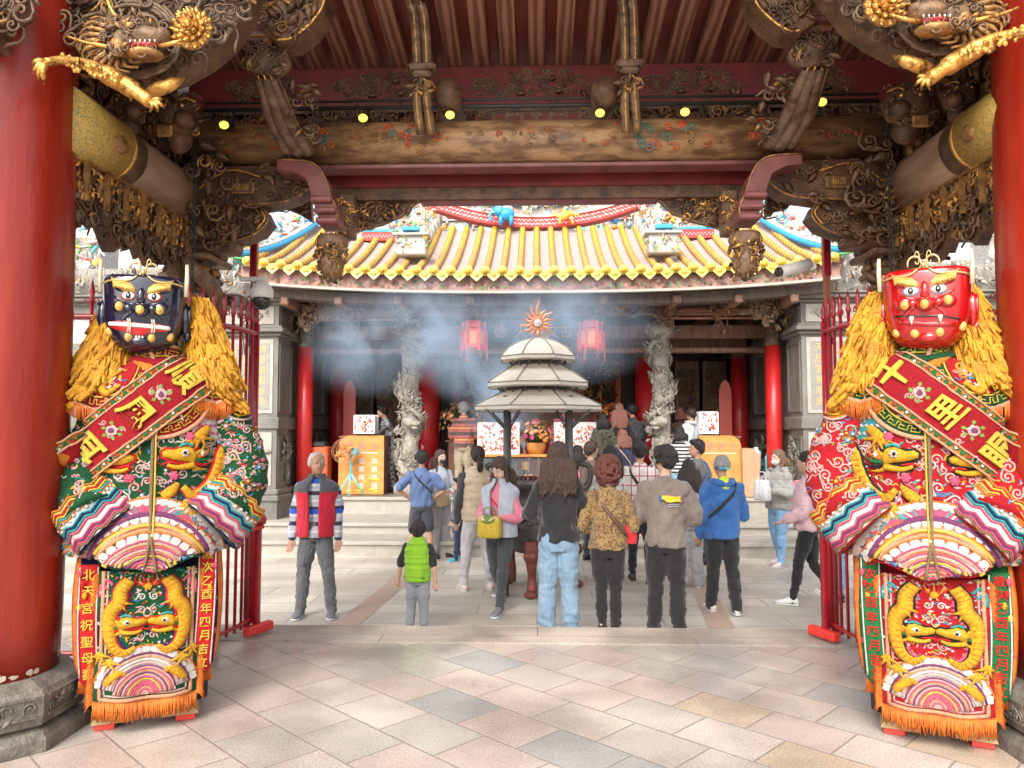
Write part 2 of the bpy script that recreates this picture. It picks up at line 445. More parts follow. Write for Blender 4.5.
# math-node helper
def mnode(nt, op, a, b=None, c=None):
    n = nt.nodes.new('ShaderNodeMath'); n.operation = op
    for i, v in enumerate((a, b, c)):
        if v is None: continue
        if isinstance(v, (int, float)): n.inputs[i].default_value = v
        else: nt.links.new(v, n.inputs[i])
    return n.outputs[0]
def paving(name, bw, bh, ang, ramp, joint=.012, jcol=(.16, .13, .11), rough=.5, shift=.5, speck=.25, stain=.3, bumpd=.004, polish=.18):
    m, N, L, b = nodes_mat(name); nt = m.node_tree
    tc = N.new('ShaderNodeTexCoord'); mp = N.new('ShaderNodeMapping'); mp.inputs['Rotation'].default_value = (0, 0, ang)
    L.new(tc.outputs['Object'], mp.inputs['Vector'])
    sx = N.new('ShaderNodeSeparateXYZ'); L.new(mp.outputs['Vector'], sx.inputs[0])
    v = mnode(nt, 'DIVIDE', sx.outputs[1], bh); row = mnode(nt, 'FLOOR', v)
    u = mnode(nt, 'ADD', mnode(nt, 'DIVIDE', sx.outputs[0], bw), mnode(nt, 'MULTIPLY', row, shift)); col = mnode(nt, 'FLOOR', u)
    fu = mnode(nt, 'SUBTRACT', u, col); fv = mnode(nt, 'SUBTRACT', v, row)
    du = mnode(nt, 'MULTIPLY', mnode(nt, 'MINIMUM', fu, mnode(nt, 'SUBTRACT', 1, fu)), bw)
    dv = mnode(nt, 'MULTIPLY', mnode(nt, 'MINIMUM', fv, mnode(nt, 'SUBTRACT', 1, fv)), bh)
    d = mnode(nt, 'MINIMUM', du, dv)
    jt = N.new('ShaderNodeMapRange'); jt.inputs['From Min'].default_value = joint * .3; jt.inputs['From Max'].default_value = joint
    L.new(d, jt.inputs['Value'])
    cv = N.new('ShaderNodeCombineXYZ'); L.new(col, cv.inputs[0]); L.new(row, cv.inputs[1])
    wn_ = N.new('ShaderNodeTexWhiteNoise'); wn_.noise_dimensions = '3D'; L.new(cv.outputs[0], wn_.inputs['Vector'])
    r = N.new('ShaderNodeValToRGB'); r.color_ramp.interpolation = 'CONSTANT'
    els = r.color_ramp.elements
    for i, (p, c) in enumerate(ramp):
        e = els[i] if i < 2 else els.new(p)
        e.position = p; e.color = (*c, 1)
    L.new(wn_.outputs['Value'], r.inputs['Fac'])
    n1 = N.new('ShaderNodeTexNoise'); n1.inputs['Scale'].default_value = 90; n1.inputs['Detail'].default_value = 3; L.new(tc.outputs['Object'], n1.inputs['Vector'])
    n2 = N.new('ShaderNodeTexNoise'); n2.inputs['Scale'].default_value = 1.3; n2.inputs['Detail'].default_value = 7; L.new(tc.outputs['Object'], n2.inputs['Vector'])
    f1 = N.new('ShaderNodeMapRange'); f1.inputs['From Min'].default_value = .3; f1.inputs['From Max'].default_value = .7; f1.inputs['To Min'].default_value = 1 - speck; f1.inputs['To Max'].default_value = 1 + speck
    L.new(n1.outputs['Fac'], f1.inputs['Value'])
    f2 = N.new('ShaderNodeMapRange'); f2.inputs['From Min'].default_value = .35; f2.inputs['From Max'].default_value = .65; f2.inputs['To Min'].default_value = 1 - stain; f2.inputs['To Max'].default_value = 1.05
    L.new(n2.outputs['Fac'], f2.inputs['Value'])
    k = mnode(nt, 'MULTIPLY', f1.outputs[0], f2.outputs[0])
    vm = N.new('ShaderNodeVectorMath'); vm.operation = 'SCALE'; L.new(r.outputs['Color'], vm.inputs[0]); L.new(k, vm.inputs['Scale'])
    mx = N.new('ShaderNodeMix'); mx.data_type = 'RGBA'; mx.inputs[6].default_value = (*jcol, 1)
    L.new(jt.outputs[0], mx.inputs[0]); L.new(vm.outputs[0], mx.inputs[7]); L.new(mx.outputs[2], b.inputs['Base Color'])
    rr = N.new('ShaderNodeMapRange'); rr.inputs['From Min'].default_value = .35; rr.inputs['From Max'].default_value = .65
    rr.inputs['To Min'].default_value = rough - polish; rr.inputs['To Max'].default_value = rough + polish
    L.new(n2.outputs['Fac'], rr.inputs['Value']); L.new(rr.outputs[0], b.inputs['Roughness'])
    h = mnode(nt, 'ADD', jt.outputs[0], mnode(nt, 'MULTIPLY', n1.outputs['Fac'], .25))
    bp = N.new('ShaderNodeBump'); bp.inputs['Strength'].default_value = .5; bp.inputs['Distance'].default_value = bumpd
    L.new(h, bp.inputs['Height']); L.new(bp.outputs['Normal'], b.inputs['Normal'])
    return m
paving('floor_granite', .46, .35, R(43), [(0, (.49, .40, .345)), (.2, (.52, .43, .37)), (.42, (.50, .43, .37)), (.56, (.45, .405, .355)), (.72, (.53, .455, .40)), (.88, (.37, .36, .335)), (.955, (.52, .415, .31))], rough=.3, stain=.36, jcol=(.26, .22, .185), joint=.008, speck=.3)
paving('court_granite', 1.25, .42, 0, [(0, (.60, .54, .46)), (.3, (.55, .50, .43)), (.55, (.63, .57, .48)), (.8, (.58, .50, .41)), (.93, (.53, .48, .41))], rough=.55, stain=.3, jcol=(.3, .27, .23), joint=.012)
paving('kerb_granite', 2.4, 3.0, 0, [(0, (.48, .40, .33)), (.5, (.5, .43, .36))], rough=.5, stain=.45, joint=.006)
paving('terrace_granite', .6, .6, 0, [(0, (.42, .33, .26)), (.5, (.38, .33, .28))], rough=.5, stain=.3)
paving('street', 3, 3, 0, [(0, (.32, .31, .3)), (.5, (.34, .33, .31))], rough=.8, stain=.2)

# ================================================================ ground levels
g = MB().m('street'); g.grid(lambda u, v: ((u - .5) * 900, (v - .5) * 900, -.32), 4, 4, False)
tag(g.obj('ground'), kind='structure')
g = MB().m('court_granite'); g.add([(-14, 6.15, -.3), (14, 6.15, -.3), (14, 24, -.3), (-14, 24, -.3)], [(0, 1, 2, 3)])
tag(g.obj('courtyard_paving'), kind='structure')
mat('pink_granite', (.5, .36, .29), .5, col2=(.4, .29, .23), nscale=40, bump=.1)
g = MB().m('pink_granite')
for a, b_ in (((342, 628), (418, 566)), ((722, 628), (690, 566))):
    p = G(a[0], a[1], -.296); q = G(b_[0], b_[1], -.296); n_ = Vector((.13, 0, 0))
    g.add([p - n_, p + n_, q + n_, q - n_], [(0, 1, 2, 3)])
tag(g.obj('pink_paving_strip'), kind='structure')
g = MB().m('floor_granite'); g.box((0, 1.32, -.16), (16, 8.96, .32))
tag(g.obj('hall_floor'), kind='structure')
g = MB().m('kerb_granite'); g.box((0, 6.04, -.155), (16, .46, .325))
tag(g.obj('floor_kerb'), kind='structure')
# steps up to the inner hall
g = MB().m('stone_light')
for (y0, z0, z1) in ((11.45, -.3, -.07), (12.3, -.07, .1), (13.6, .1, .4)):
    g.box((0, (y0 + .04 + 24) / 2, (z0 + z1 - .06) / 2), (9.0, 24 - y0 - .04, z1 - z0 - .06))
    g.box((0, (y0 + 24) / 2, z1 - .03), (9.06, 24 - y0, .06), bev=.012)
tag(g.obj('stone_steps', None), kind='structure')
g = MB().m('terrace_granite'); g.add([(-4.4, 13.75, .404), (4.4, 13.75, .404), (4.4, 23, .404), (-4.4, 23, .404)], [(0, 1, 2, 3)])
tag(g.obj('terrace_floor'), kind='structure')

# ================================================================ the gate hall we stand in
X = Vector((1, 0, 0)); Y = Vector((0, 1, 0)); Z = Vector((0, 0, 1))
hall = empty('gate_hall', (0, 5.7, 0), 0, 'open timber gate hall with carved dark beams between two fat red columns', 'building')
def part(mb, name, parent=hall, bevel=0):
    o = mb.obj(name, None, bevel=bevel)
    if parent is hall or parent.type == 'EMPTY':
        o.parent = parent; o.matrix_parent_inverse = Matrix.Translation(-parent.location) if not parent.rotation_euler.z else (Matrix.Translation(parent.location) @ Matrix.Rotation(parent.rotation_euler.z, 4, 'Z')).inverted()
    else: o.parent = parent
    return o
# front columns with stone bases
for s in (-1, 1):
    cx, cy = (-2.91 if s < 0 else 2.79), 4.0
    cb = MB().m('red_lacquer')
    cb.lathe([(.335, .32), (.345, .6), (.35, 1.6), (.345, 2.6), (.33, 3.6), (.32, 5.0)], (cx, cy, 0), 48)
    col = part(cb, 'column')
    bs = MB().m('base_stone')
    bs.lathe([(.50, 0), (.50, .07), (.47, .11), (.43, .12)], (cx, cy, 0), 8, False, ph=R(22.5))
    bs.lathe([(.415, .11), (.46, .14), (.475, .2), (.475, .30), (.455, .33), (.37, .375), (.34, .375)], (cx, cy, 0), 8, False, ph=R(22.5))
    for k in range(8):       # carved panels
        a = k * PI / 4
        n_ = Vector((math.cos(a), math.sin(a), 0)); t_ = Vector((-n_.y, n_.x, 0))
        c_ = Vector((cx, cy, .245)) + n_ * .438
        bs.box(c_ + n_ * .002 + Z * .052, (.3, .012, .012), Matrix((t_, n_, Z)).transposed()); bs.box(c_ + n_ * .002 - Z * .052, (.3, .012, .012), Matrix((t_, n_, Z)).transposed())
        carve_area(bs, lambda u, v: (c_ + t_ * (u - .5) * .26 + Z * (v - .5) * .08, t_, Z), lambda u, v: True, 14, (.018, .03), [('base_stone', 1)], 5 + k, .5)
    bs.v = [(v[0], v[1], v[2] * .9) for v in bs.v]; part(bs, 'stone_base', col)
    ch = MB().m('chip')       # flaked paint at the foot
    rd = random.Random(3 + (s > 0))
    for k in range(12):
        a0 = rd.uniform(-PI * .95, -.05 * PI) if s > 0 else rd.uniform(-PI * .6, -.02 * PI)
        hh = rd.uniform(.008, .03); ww = rd.uniform(.008, .03); pts = []
        for j in range(9):
            b_ = 2 * PI * j / 9; rr = rd.uniform(.6, 1.1)
            aa = a0 + ww * math.cos(b_) * rr / .34; zz = .352 + hh * .6 + hh * math.sin(b_) * rr
            pts.append((cx + .341 * math.cos(aa), cy + .341 * math.sin(aa), max(.328, zz)))
        ch.add(pts, [tuple(range(9))])
    part(ch, 'flaked_paint', col)

# rear columns: dark stone wrapped in carved dragons
for s in (-1, 1):
    cx, cy = s * 2.66, 5.72
    rb = MB().m('carve_dark')
    rb.lathe([(.17, 0), (.26, 0), (.26, .3), (.2, .36), (.14, .4), (.14, 3.2), (.2, 3.25)], (cx, cy, 0), 14)
    def colfn(u, v, cx=cx, cy=cy):
        a = u * 2 * PI; n_ = Vector((math.cos(a), math.sin(a), 0)); t_ = Vector((-n_.y, n_.x, 0))
        return Vector((cx, cy, .4 + v * 2.75)) + n_ * .15, t_, Z
    carve_area(rb, colfn, lambda u, v: True, 150, (.04, .09), [('carve_mid', 2), ('carve_dark', 2)], 11, .35, .1, .9)
    pts = [Vector((cx + .2 * math.cos(t * 1.9 * s), cy + .2 * math.sin(t * 1.9 * s), .5 + t * .32)) for t in [i * .3 for i in range(29)]]
    rb.m('carve_mid').tube(catmull(pts, 3), .065, 8)
    part(rb, 'column')
    cp = MB()
    # tiers of small brackets spreading out above it
    for k, (zz, ww) in enumerate(((2.62, .26), (2.76, .36), (2.9, .46), (3.04, .58))):
        cp.m('carve_mid').box((cx, cy, zz), (ww, ww, .05), bev=.015)
        cp.m('carve_dark').box((cx, cy, zz + .06), (ww * .8, ww * .8, .07), bev=.015)
        for q in range(10):
            a = q * PI / 5
            cp.m('gold_dull' if q % 3 == 0 else 'carve_mid').ball((cx + ww * .5 * math.cos(a), cy + ww * .5 * math.sin(a), zz + .05), (.04, .04, .035), 7, 4)
    part(cp, 'bracket')

# side beams along the depth, painted ends, figured friezes under them
for s in (-1, 1):
    sb = MB().m('side_log'); x = s * 2.66
    sb.tube([(x, 4.2, 3.33), (x, 5.7, 3.33)], [.19, .19], 22)
    sb.m('carve_grey').tube([(x, 4.2, 3.33), (x, 4.66, 3.33)], [.194, .193], 22)
    part(sb, 'side_beam')
    pc = MB().m(mat('painted_pattern', (.5, .32, .07), .5, col2=(.12, .15, .05), kind='voronoi', nscale=80, sharp=(.2, .5), bump=.3))
    pc.tube([(x, 4.05, 3.33), (x, 4.5, 3.33)], [.2, .199], 22)
    pc.m('gold_leaf').tube([(x, 4.495, 3.33), (x, 4.52, 3.33)], .204, 22)
    pc.m('gold_dull').ball((x - s * .17, 4.35, 3.3), (.05, .1, .06), 8, 5)
    part(pc, 'painted_beam_end')
    fr = MB().m('carve_dark'); N_ = 26
    zb = [2.80 - .05 * math.sin(i * .9) - .03 * (i % 3) + (.10 * (1 - i / 6) if i < 6 else 0) for i in range(N_ + 1)]
    vs = []; fs = []
    for i in range(N_ + 1):
        yy = 4.1 + 1.55 * i / N_
        for dx in (-.04, .04):
            vs += [(x + dx, yy, zb[i]), (x + dx, yy, 3.17)]
    for i in range(N_):
        o = i * 4
        fs += [(o, o + 4, o + 5, o + 1), (o + 2, o + 3, o + 7, o + 6), (o, o + 2, o + 6, o + 4), (o + 1, o + 5, o + 7, o + 3)]
    fs += [(0, 1, 3, 2), (N_ * 4, N_ * 4 + 2, N_ * 4 + 3, N_ * 4 + 1)]
    fr.add(vs, fs)
    sf = Vector((0, s, 0))
    def ffn(u, v, x=x, s=s):
        return Vector((x - s * .045, 4.12 + 1.5 * u, 2.78 + .38 * v)), Vector((0, -s, 0)), Z
    carve_area(fr, ffn, lambda u, v: v > .42, 230, (.022, .042), [('gold_leaf', 2), ('gold_dull', 3), ('carve_mid', 2)], 21, .3, .5, .9)
    carve_area(fr, ffn, lambda u, v: v < .45, 110, (.03, .055), [('carve_dark', 4), ('carve_grey', 2), ('gold_dull', .7)], 22, .4, 0, .7)
    for k in range(7):
        yy = 4.2 + k * .21
        fr.m('gold_dull').box((x - s * .08, yy, 3.03), (.03, .022, .24)); fr.box((x - s * .07, yy + .1, 3.15), (.03, .2, .02))
    part(fr, 'carved_frieze')

# cross beams
tb = MB().m('log_wood')
tb.tube([(-2.55, 5.55, 3.73), (2.55, 5.55, 3.73)], [.17, .17], 24)
tb.m('plum_paint').box((0, 5.55, 3.545), (5.0, .16, .03), bev=.005)
tb_o = part(tb, 'main_beam')
pt = MB()
rd = random.Random(5)
def beam_pt(x, a, r=.172):   # a: angle on the log, 0 = facing us, + up
    return Vector((x, 5.55 - r * math.cos(a), 3.73 + r * math.sin(a)))
# worn gilding in patches along the log, and scroll ends in red, blue and green
mat('worn_gilt', (.5, .32, .15), .5, metal=.25, col2=(.14, .075, .04), nscale=22, sharp=(.42, .52), stretch=(.35, 1, 1))
mat('teal_paint', (.05, .18, .16), .5); mat('orange_red', (.55, .09, .03), .5)
for x0, x1 in ((-2.35, -1.75), (-1.35, -.95), (-.65, .62), (.95, 1.35), (1.72, 2.3)):
    for q in range(int((x1 - x0) * 26)):
        pt.m(rd.choice(['gold_dull', 'carve_mid', 'gold_dull', 'orange_red'])); scroll(pt, beam_pt(rd.uniform(x0, x1), rd.uniform(-.45, .5)), X, Z, rd.uniform(.015, .035), 1.3, .004, rd.choice((1, -1)), rd.uniform(0, 6), 5, 8, rise=.02)
for xc in (-1.02, -.78, .80, 1.04, -1.6, 1.6):
    for q in range(9):
        a = rd.uniform(-.6, .7); px_ = xc + rd.uniform(-.1, .1)
        n_ = (beam_pt(0, a) - Vector((0, 5.55, 3.73))).normalized(); n_.x = 0
        v_ = X.cross(n_) * -1
        pt.m(rd.choice(['orange_red', 'teal_paint', 'gold_dull', 'orange_red']))
        scroll(pt, beam_pt(px_, a), X, v_, rd.uniform(.025, .04), 1.3, .006, rd.choice((1, -1)), rd.uniform(0, 6), 5, 10, rise=.05)
part(pt, 'painted_trim', tb_o)
rb = MB().m('roof_red'); rb.box((0, 5.8, 3.53), (3.4, .14, .11), bev=.02); rb.m('carve_dark').box((0, 5.82, 3.43), (4.6, .1, .09))
part(rb, 'red_beam')
lt = MB().m('plum_paint'); lt.box((0.02, 5.86, 3.40), (1.85, .12, .06), bev=.008); part(lt, 'lintel')
rp = MB().m('roof_red'); rp.box((0, 5.93, 4.33), (6.4, .06, .34))
for xc, hw in ((-1.22, .42), (0, .52), (1.24, .42), (-2.2, .3), (2.2, .3)):
    carve_area(rp, lambda u, v: (Vector((xc + (u - .5) * 2 * hw, 5.895, 4.33 + (v - .5) * .24)), X, Z), lambda u, v: abs(v - .5) * 2 < (1 - abs(2 * u - 1)) ** .6 + .1, int(210 * hw), (.022, .042), [('carve_grey', 3), ('carve_mid', 1)], 31, .05, 0, .2, rel=.14)
part(rp, 'red_panel')
# openwork strip under the red panel
ow = MB().m('carve_dark')
ow.box((0, 5.93, 4.02), (6.2, .05, .05)); ow.box((0, 5.93, 4.15), (6.2, .05, .03))
carve_area(ow, lambda u, v: (Vector((-2.9 + 5.8 * u, 5.9, 4.04 + .09 * v)), X, Z), lambda u, v: not .44 < u < .56, 240, (.035, .05), [('carve_dark', 5), ('gold_dull', .7), ('carve_grey', 1)], 33, .2, 0, .4)
for k in range(-3, 4): ow.m('carve_grey').box((k * .115, 5.93, 4.085), (.03, .03, .13))
part(ow, 'openwork_strip')
# panel behind the carved strip at the sides
bk = MB().m('board_wood'); bk.box((-1.85, 6.0, 4.08), (2.7, .03, .3)); bk.box((1.85, 6.0, 4.08), (2.7, .03, .3)); part(bk, 'back_board')

# ceiling: boards with rafters under them, rising towards us; cut short ahead of us to let light in
def cz(y): return 4.50 + (5.95 - y) * .17
cl = MB().m('board_wood')
CE = 2.9
cl.add([(-4.6, 7.0, cz(7) + .1), (4.6, 7.0, cz(7) + .1), (4.6, CE, cz(CE) + .1), (-4.6, CE, cz(CE) + .1),
        (-4.6, 7.0, cz(7) + .22), (4.6, 7.0, cz(7) + .22), (4.6, CE, cz(CE) + .22), (-4.6, CE, cz(CE) + .22)],
       [(0, 1, 2, 3), (7, 6, 5, 4), (0, 4, 5, 1), (1, 5, 6, 2), (2, 6, 7, 3), (3, 7, 4, 0)])
part(cl, 'ceiling_boards')
for k in range(-13, 14):
    x = k * .218
    rf = MB().m('rafter_wood'); y0, y1 = 6.6, 2.95
    dxy = random.Random(k).uniform(-.004, .004)
    vs = [(x + sx * .062 + dxy, yy, cz(yy) + zz) for yy in (y0, y1) for sx, zz in ((-1, 0), (1, 0), (1, .12), (-1, .12))]
    rf.add(vs, [(0, 1, 2, 3)[::-1], (4, 5, 6, 7), (0, 4, 5, 1)[::-1], (1, 5, 6, 2)[::-1], (2, 6, 7, 3)[::-1], (3, 7, 4, 0)[::-1]])
    part(rf, 'rafter')

# carved corner brackets of the opening
def plate(mb, pts, y, th):
    """flat plate in a plane y = const from x,z points"""
    poly = [Vector((x, 0, z)) for x, z in pts]
    vs2 = [Vector((p.x, p.z)) for p in poly]; k = len(vs2)
    r_ = delaunay_2d_cdt(vs2, [(i, (i + 1) % k) for i in range(k)], [], 1, 1e-5)
    V, F = r_[0], r_[2]
    n = len(V)
    vs = [(v.x, y, v.y) for v in V] + [(v.x, y + th, v.y) for v in V]
    fs = [tuple(f) for f in F] + [tuple(i + n for i in f[::-1]) for f in F]
    fs += [(i, i + n, (i + 1) % k + n, (i + 1) % k) for i in range(k)] if n == k else []
    mb.add(vs, fs)
def inpoly(pts, x, z):
    c_ = False; j = len(pts) - 1
    for i in range(len(pts)):
        xi, zi = pts[i]; xj, zj = pts[j]
        if (zi > z) != (zj > z) and x < (xj - xi) * (z - zi) / (zj - zi) + xi: c_ = not c_
        j = i
    return c_
def carved_plate(mb, pts, y, th, n, Rr, mats, seed, body='carve_dark', figp=0, leafp=.4, edge=None, back=False):
    mb.m(body); plate(mb, pts, y, th)
    xs = [p[0] for p in pts]; zs = [p[1] for p in pts]
    x0, x1, z0, z1 = min(xs), max(xs), min(zs), max(zs)
    carve_area(mb, lambda u, v: (Vector((x0 + (x1 - x0) * u, y - .003, z0 + (z1 - z0) * v)), X, Z), lambda u, v: inpoly(pts, x0 + (x1 - x0) * u, z0 + (z1 - z0) * v), n, Rr, mats, seed, leafp, figp, .6)
    if edge:
        mb.m(edge[0]); mb.tube(catmull([Vector((x, y - .005, z)) for x, z in edge[2]], 5), edge[1], 6)
def PX(pts, Yd):   # pixel outline -> real x,z at that depth
    return [(W(a, b, Yd).x, W(a, b, Yd).z) for a, b in pts]
def mir(pts): return [(-x, z) for x, z in pts]
def catmull2(q): return [(p.x, p.z) for p in catmull([Vector((a, 0, b)) for a, b in q], 4)]
DG = [('carve_dark', 3), ('gold_dull', 2.2), ('gold_leaf', .8), ('carve_mid', 1.5)]
for s in (-1, 1):
    f_ = (lambda p: p) if s < 0 else mir
    cb = MB()
    q = f_(PX([(338, 186), (432, 188), (426, 196), (414, 205), (402, 216), (384, 224), (362, 230), (345, 236), (338, 236)], 5.86))
    carved_plate(cb, q, 5.84, .06, 110, (.03, .05), [('carve_dark', 3), ('gold_leaf', 1.3), ('gold_dull', 2), ('carve_mid', 1)], 41, edge=('carve_mid', .012, q[1:8]))
    part(cb, 'corner_bracket')
    cb = MB()
    q = f_(PX([(228, 196), (310, 186), (312, 222), (300, 214), (285, 208), (262, 212), (244, 224), (228, 236)], 5.86))
    carved_plate(cb, q, 5.86, .06, 60, (.03, .05), [('carve_dark', 3), ('gold_dull', 1.2), ('carve_mid', 1)], 42)
    part(cb, 'corner_bracket')
    # stacked cloud arms
    for k, (out, dep, gl) in enumerate((
            ([(196, 168), (300, 168), (312, 172), (308, 186), (296, 197), (276, 203), (236, 205), (196, 206)], 5.42, [(200, 190), (215, 178), (235, 171), (262, 178)]),
            ([(192, 206), (244, 208), (262, 208), (268, 220), (258, 232), (238, 240), (205, 243), (192, 240)], 5.5, [(262, 211), (266, 219), (258, 230)]),
            ([(196, 128), (276, 130), (278, 164), (200, 164)], 5.62, [(215, 140), (240, 136), (262, 148)]))):
        cb = MB(); q = f_(PX(out, dep))
        carved_plate(cb, q, dep, .2, 34, (.03, .055), [('carve_dark', 5), ('carve_mid', 2), ('carve_grey', 2), ('gold_dull', .6)], 43 + k, edge=('gold_dull', .007, f_(PX([(a, b) for a, b in out[1:7]], dep))))
        cb.m('gold_leaf').tube(catmull([Vector((x, dep - .02, z)) for x, z in f_(PX(gl, dep))], 4), [.008] * 12 + [.003], 5)
        if k == 0:
            c_ = f_(PX([(244, 189)], dep))[0]
            cb.m('gold_dull').box((c_[0], dep - .02, c_[1]), (.17, .03, .085), bev=.005); cb.m('carve_dark').box((c_[0], dep - .037, c_[1]), (.15, .01, .065))
            cb.m('gold_leaf'); put_text(cb, '福壽', (c_[0], dep - .045, c_[1]), X, Z, .055, .004)
        part(cb, 'cloud_arm')
    # plum hanging arm with the lotus pendant
    cb = MB().m('plum_paint')
    q = f_(PX([(277, 160), (305, 161), (318, 167), (326, 180), (331, 196), (337, 210), (337, 224), (318, 224), (318, 213), (313, 203), (310, 190), (306, 178), (292, 171), (277, 170)], 5.2))
    plate(cb, q, 5.2, .2)
    cb.m('gold_dull').tube([Vector((x, 5.195, z)) for x, z in catmull2(q[0:7])], .006, 5)
    cb.m('plum_paint')
    for i, (a, b) in enumerate(((322, 200), (326, 211), (328, 221))):
        p = W(a, b, 5.2); cb.box((p.x if s < 0 else -p.x, 5.29, p.z), (.16, .26, .045), bev=.012)
    part(cb, 'hanging_arm')
    px_ = W(331, 250, 5.3); cxp = px_.x if s < 0 else -px_.x
    ht = MB().m('carve_mid')
    ht.lathe([(.03, 3.0), (.1, 2.98), (.12, 2.93), (.09, 2.88), (.07, 2.84), (.1, 2.8), (.08, 2.73), (.04, 2.67), (.01, 2.65)], (cxp, 5.32, 0), 14)
    def lf(u, v, cxp=cxp):
        a = u * 2 * PI; n_ = Vector((math.cos(a), math.sin(a), 0)); return Vector((cxp, 5.32, 2.68 + v * .3)) + n_ * (.05 + .05 * math.sin(v * PI * .9)), Vector((-n_.y, n_.x, 0)), Z
    carve_area(ht, lf, lambda u, v: True, 90, (.022, .036), [('gold_leaf', 2), ('carve_mid', 2), ('gold_dull', 2), ('carve_dark', 1)], 47, .6, .1, .8)
    part(ht, 'lotus_pendant')
    # carved box-end beside the pendant
    cb = MB().m('carve_dark'); p = W(348, 212, 5.6); cb.box((p.x if s < 0 else -p.x, 5.6, 3.2), (.12, .1, .34), bev=.01)
    carve_area(cb, lambda u, v: (Vector(((p.x if s < 0 else -p.x) + (u - .5) * .1, 5.548, 3.05 + .3 * v)), X, Z), lambda u, v: True, 14, (.02, .03), [('gold_leaf', 1), ('gold_dull', 1)], 3)
    part(cb, 'hanging_post')
    # big curved strut, three ribs with gilt lines, capital above
    st = MB()
    for k, (off, r_) in enumerate(((-.07, .045), (0, .055), (.07, .045))):
        pts = [W(a, b, d) for a, b, d in ((266 + off * 90, 78, 4.72), (274 + off * 110, 100, 4.85), (283 + off * 130, 125, 5.05), (300 + off * 130, 153, 5.25))]
        if s > 0: pts = [Vector((-p.x, p.y, p.z)) for p in pts]
        pts = catmull(pts, 6)
        st.m('carve_grey').tube(pts, [r_ * (.75 + .4 * i / len(pts)) for i in range(len(pts))], 8)
        st.m('gold_leaf').tube([p + Vector((0, -r_ * (.75 + .4 * i / len(pts)) * 1.0, 0)) for i, p in enumerate(pts)], .0065, 5); st.m('carve_dark').tube([p + Vector((r_ * .95, -r_ * .5, 0)) for p in pts], .012, 5)
    c1 = W(270, 62, 4.72); c1 = c1 if s < 0 else Vector((-c1.x, c1.y, c1.z))
    st.m('carve_grey').ball(c1, (.14, .12, .1), 14, 8)
    carve_area(st, lambda u, v: (c1 + Vector(((u - .5) * .26, -.11 + .05 * abs(u - .5), (v - .5) * .22)), X, Z), lambda u, v: True, 26, (.03, .05), [('carve_mid', 2), ('carve_grey', 2), ('gold_dull', .5)], 51, .3)
    carve_area(st, lambda u, v: (c1 + Vector((.16 * (-s) + (u - .5) * .16 * 1, .12 + .3 * v, -.1 - v * .3)), X, Z), lambda u, v: True, 26, (.03, .05), [('carve_dark', 2), ('carve_grey', 2), ('gold_dull', 1)], 52, .5)
    part(st, 'curved_strut')
    pc = MB().m('plum_paint')
    for a, b, c_, d, y_ in ((248, 30, 282, 42, 4.62), (240, 18, 268, 32, 4.6)):
        p = W(a, b, y_); q_ = W(c_, d, y_); ce = (p + q_) / 2
        pc.box((ce.x if s < 0 else -ce.x, y_ + .08, ce.z), (abs(q_.x - p.x), .24, abs(p.z - q_.z)), bev=.015)
        pc.m('gold_dull').box((ce.x if s < 0 else -ce.x, y_ - .045, ce.z - .02), (abs(q_.x - p.x) * .9, .01, .008)); pc.m('plum_paint')
    part(pc, 'strut_cap')
    # carved boat-shaped arm by the ceiling
    cb = MB(); out = [(262, -8), (326, -8), (322, 8), (310, 24), (292, 38), (276, 40), (262, 30)]
    q = f_(PX(out, 4.5)); carved_plate(cb, q, 4.5, .22, 34, (.03, .05), [('carve_dark', 4), ('gold_dull', 1.4), ('carve_mid', 2)], 55, edge=('gold_leaf', .008, f_(PX(out[1:6], 4.5))))
    part(cb, 'cloud_arm')
    # the inner, slimmer struts that hang from the ceiling
    st = MB()
    x_ = W(424, 60, 5.3).x if s < 0 else W(628, 60, 5.3).x
    def zz(py, d=5.3): return W(500, py, d).z
    for off in (-.035, .035):
        pts = catmull([Vector((x_ - .03 + off, 5.1, zz(2, 5.1))), Vector((x_ - .01 + off, 5.16, zz(30))), Vector((x_ + off, 5.2, zz(58))), Vector((x_ + off, 5.22, zz(75)))], 5)
        st.m('carve_grey').tube(pts, .035, 8); st.m('gold_leaf').tube([p + Vector((0, -.035, 0)) for p in pts], .006, 5)
        pts = catmull([Vector((x_ + off * .6, 5.24, zz(84))), Vector((x_ + off, 5.22, zz(105))), Vector((x_ + .02 + off * 1.1, 5.3, zz(134)))], 5)
        st.m('carve_mid').tube(pts, .032, 8); st.m('gold_leaf').tube([p + Vector((0, -.032, 0)) for p in pts], .005, 5)
    st.m('carve_grey').box((x_, 5.24, zz(72)), (.2, .16, .05), bev=.02); st.box((x_, 5.24, zz(79)), (.14, .14, .05), bev=.02)
    carve_area(st, lambda u, v: (Vector((x_ + (u - .5) * .1, 5.2, zz(93) + (v - .5) * .14)), X, Z), lambda u, v: True, 12, (.02, .04), [('carve_mid', 1), ('gold_dull', .6)], 57)
    st.m('carve_dark').cyl((x_ - s * .16, 5.3, zz(90)), (x_ - s * .16, 5.8, zz(90)), .1, n=14)
    part(st, 'hanging_strut')
    # crouching carved beasts on the side beam ends
    bt = MB()
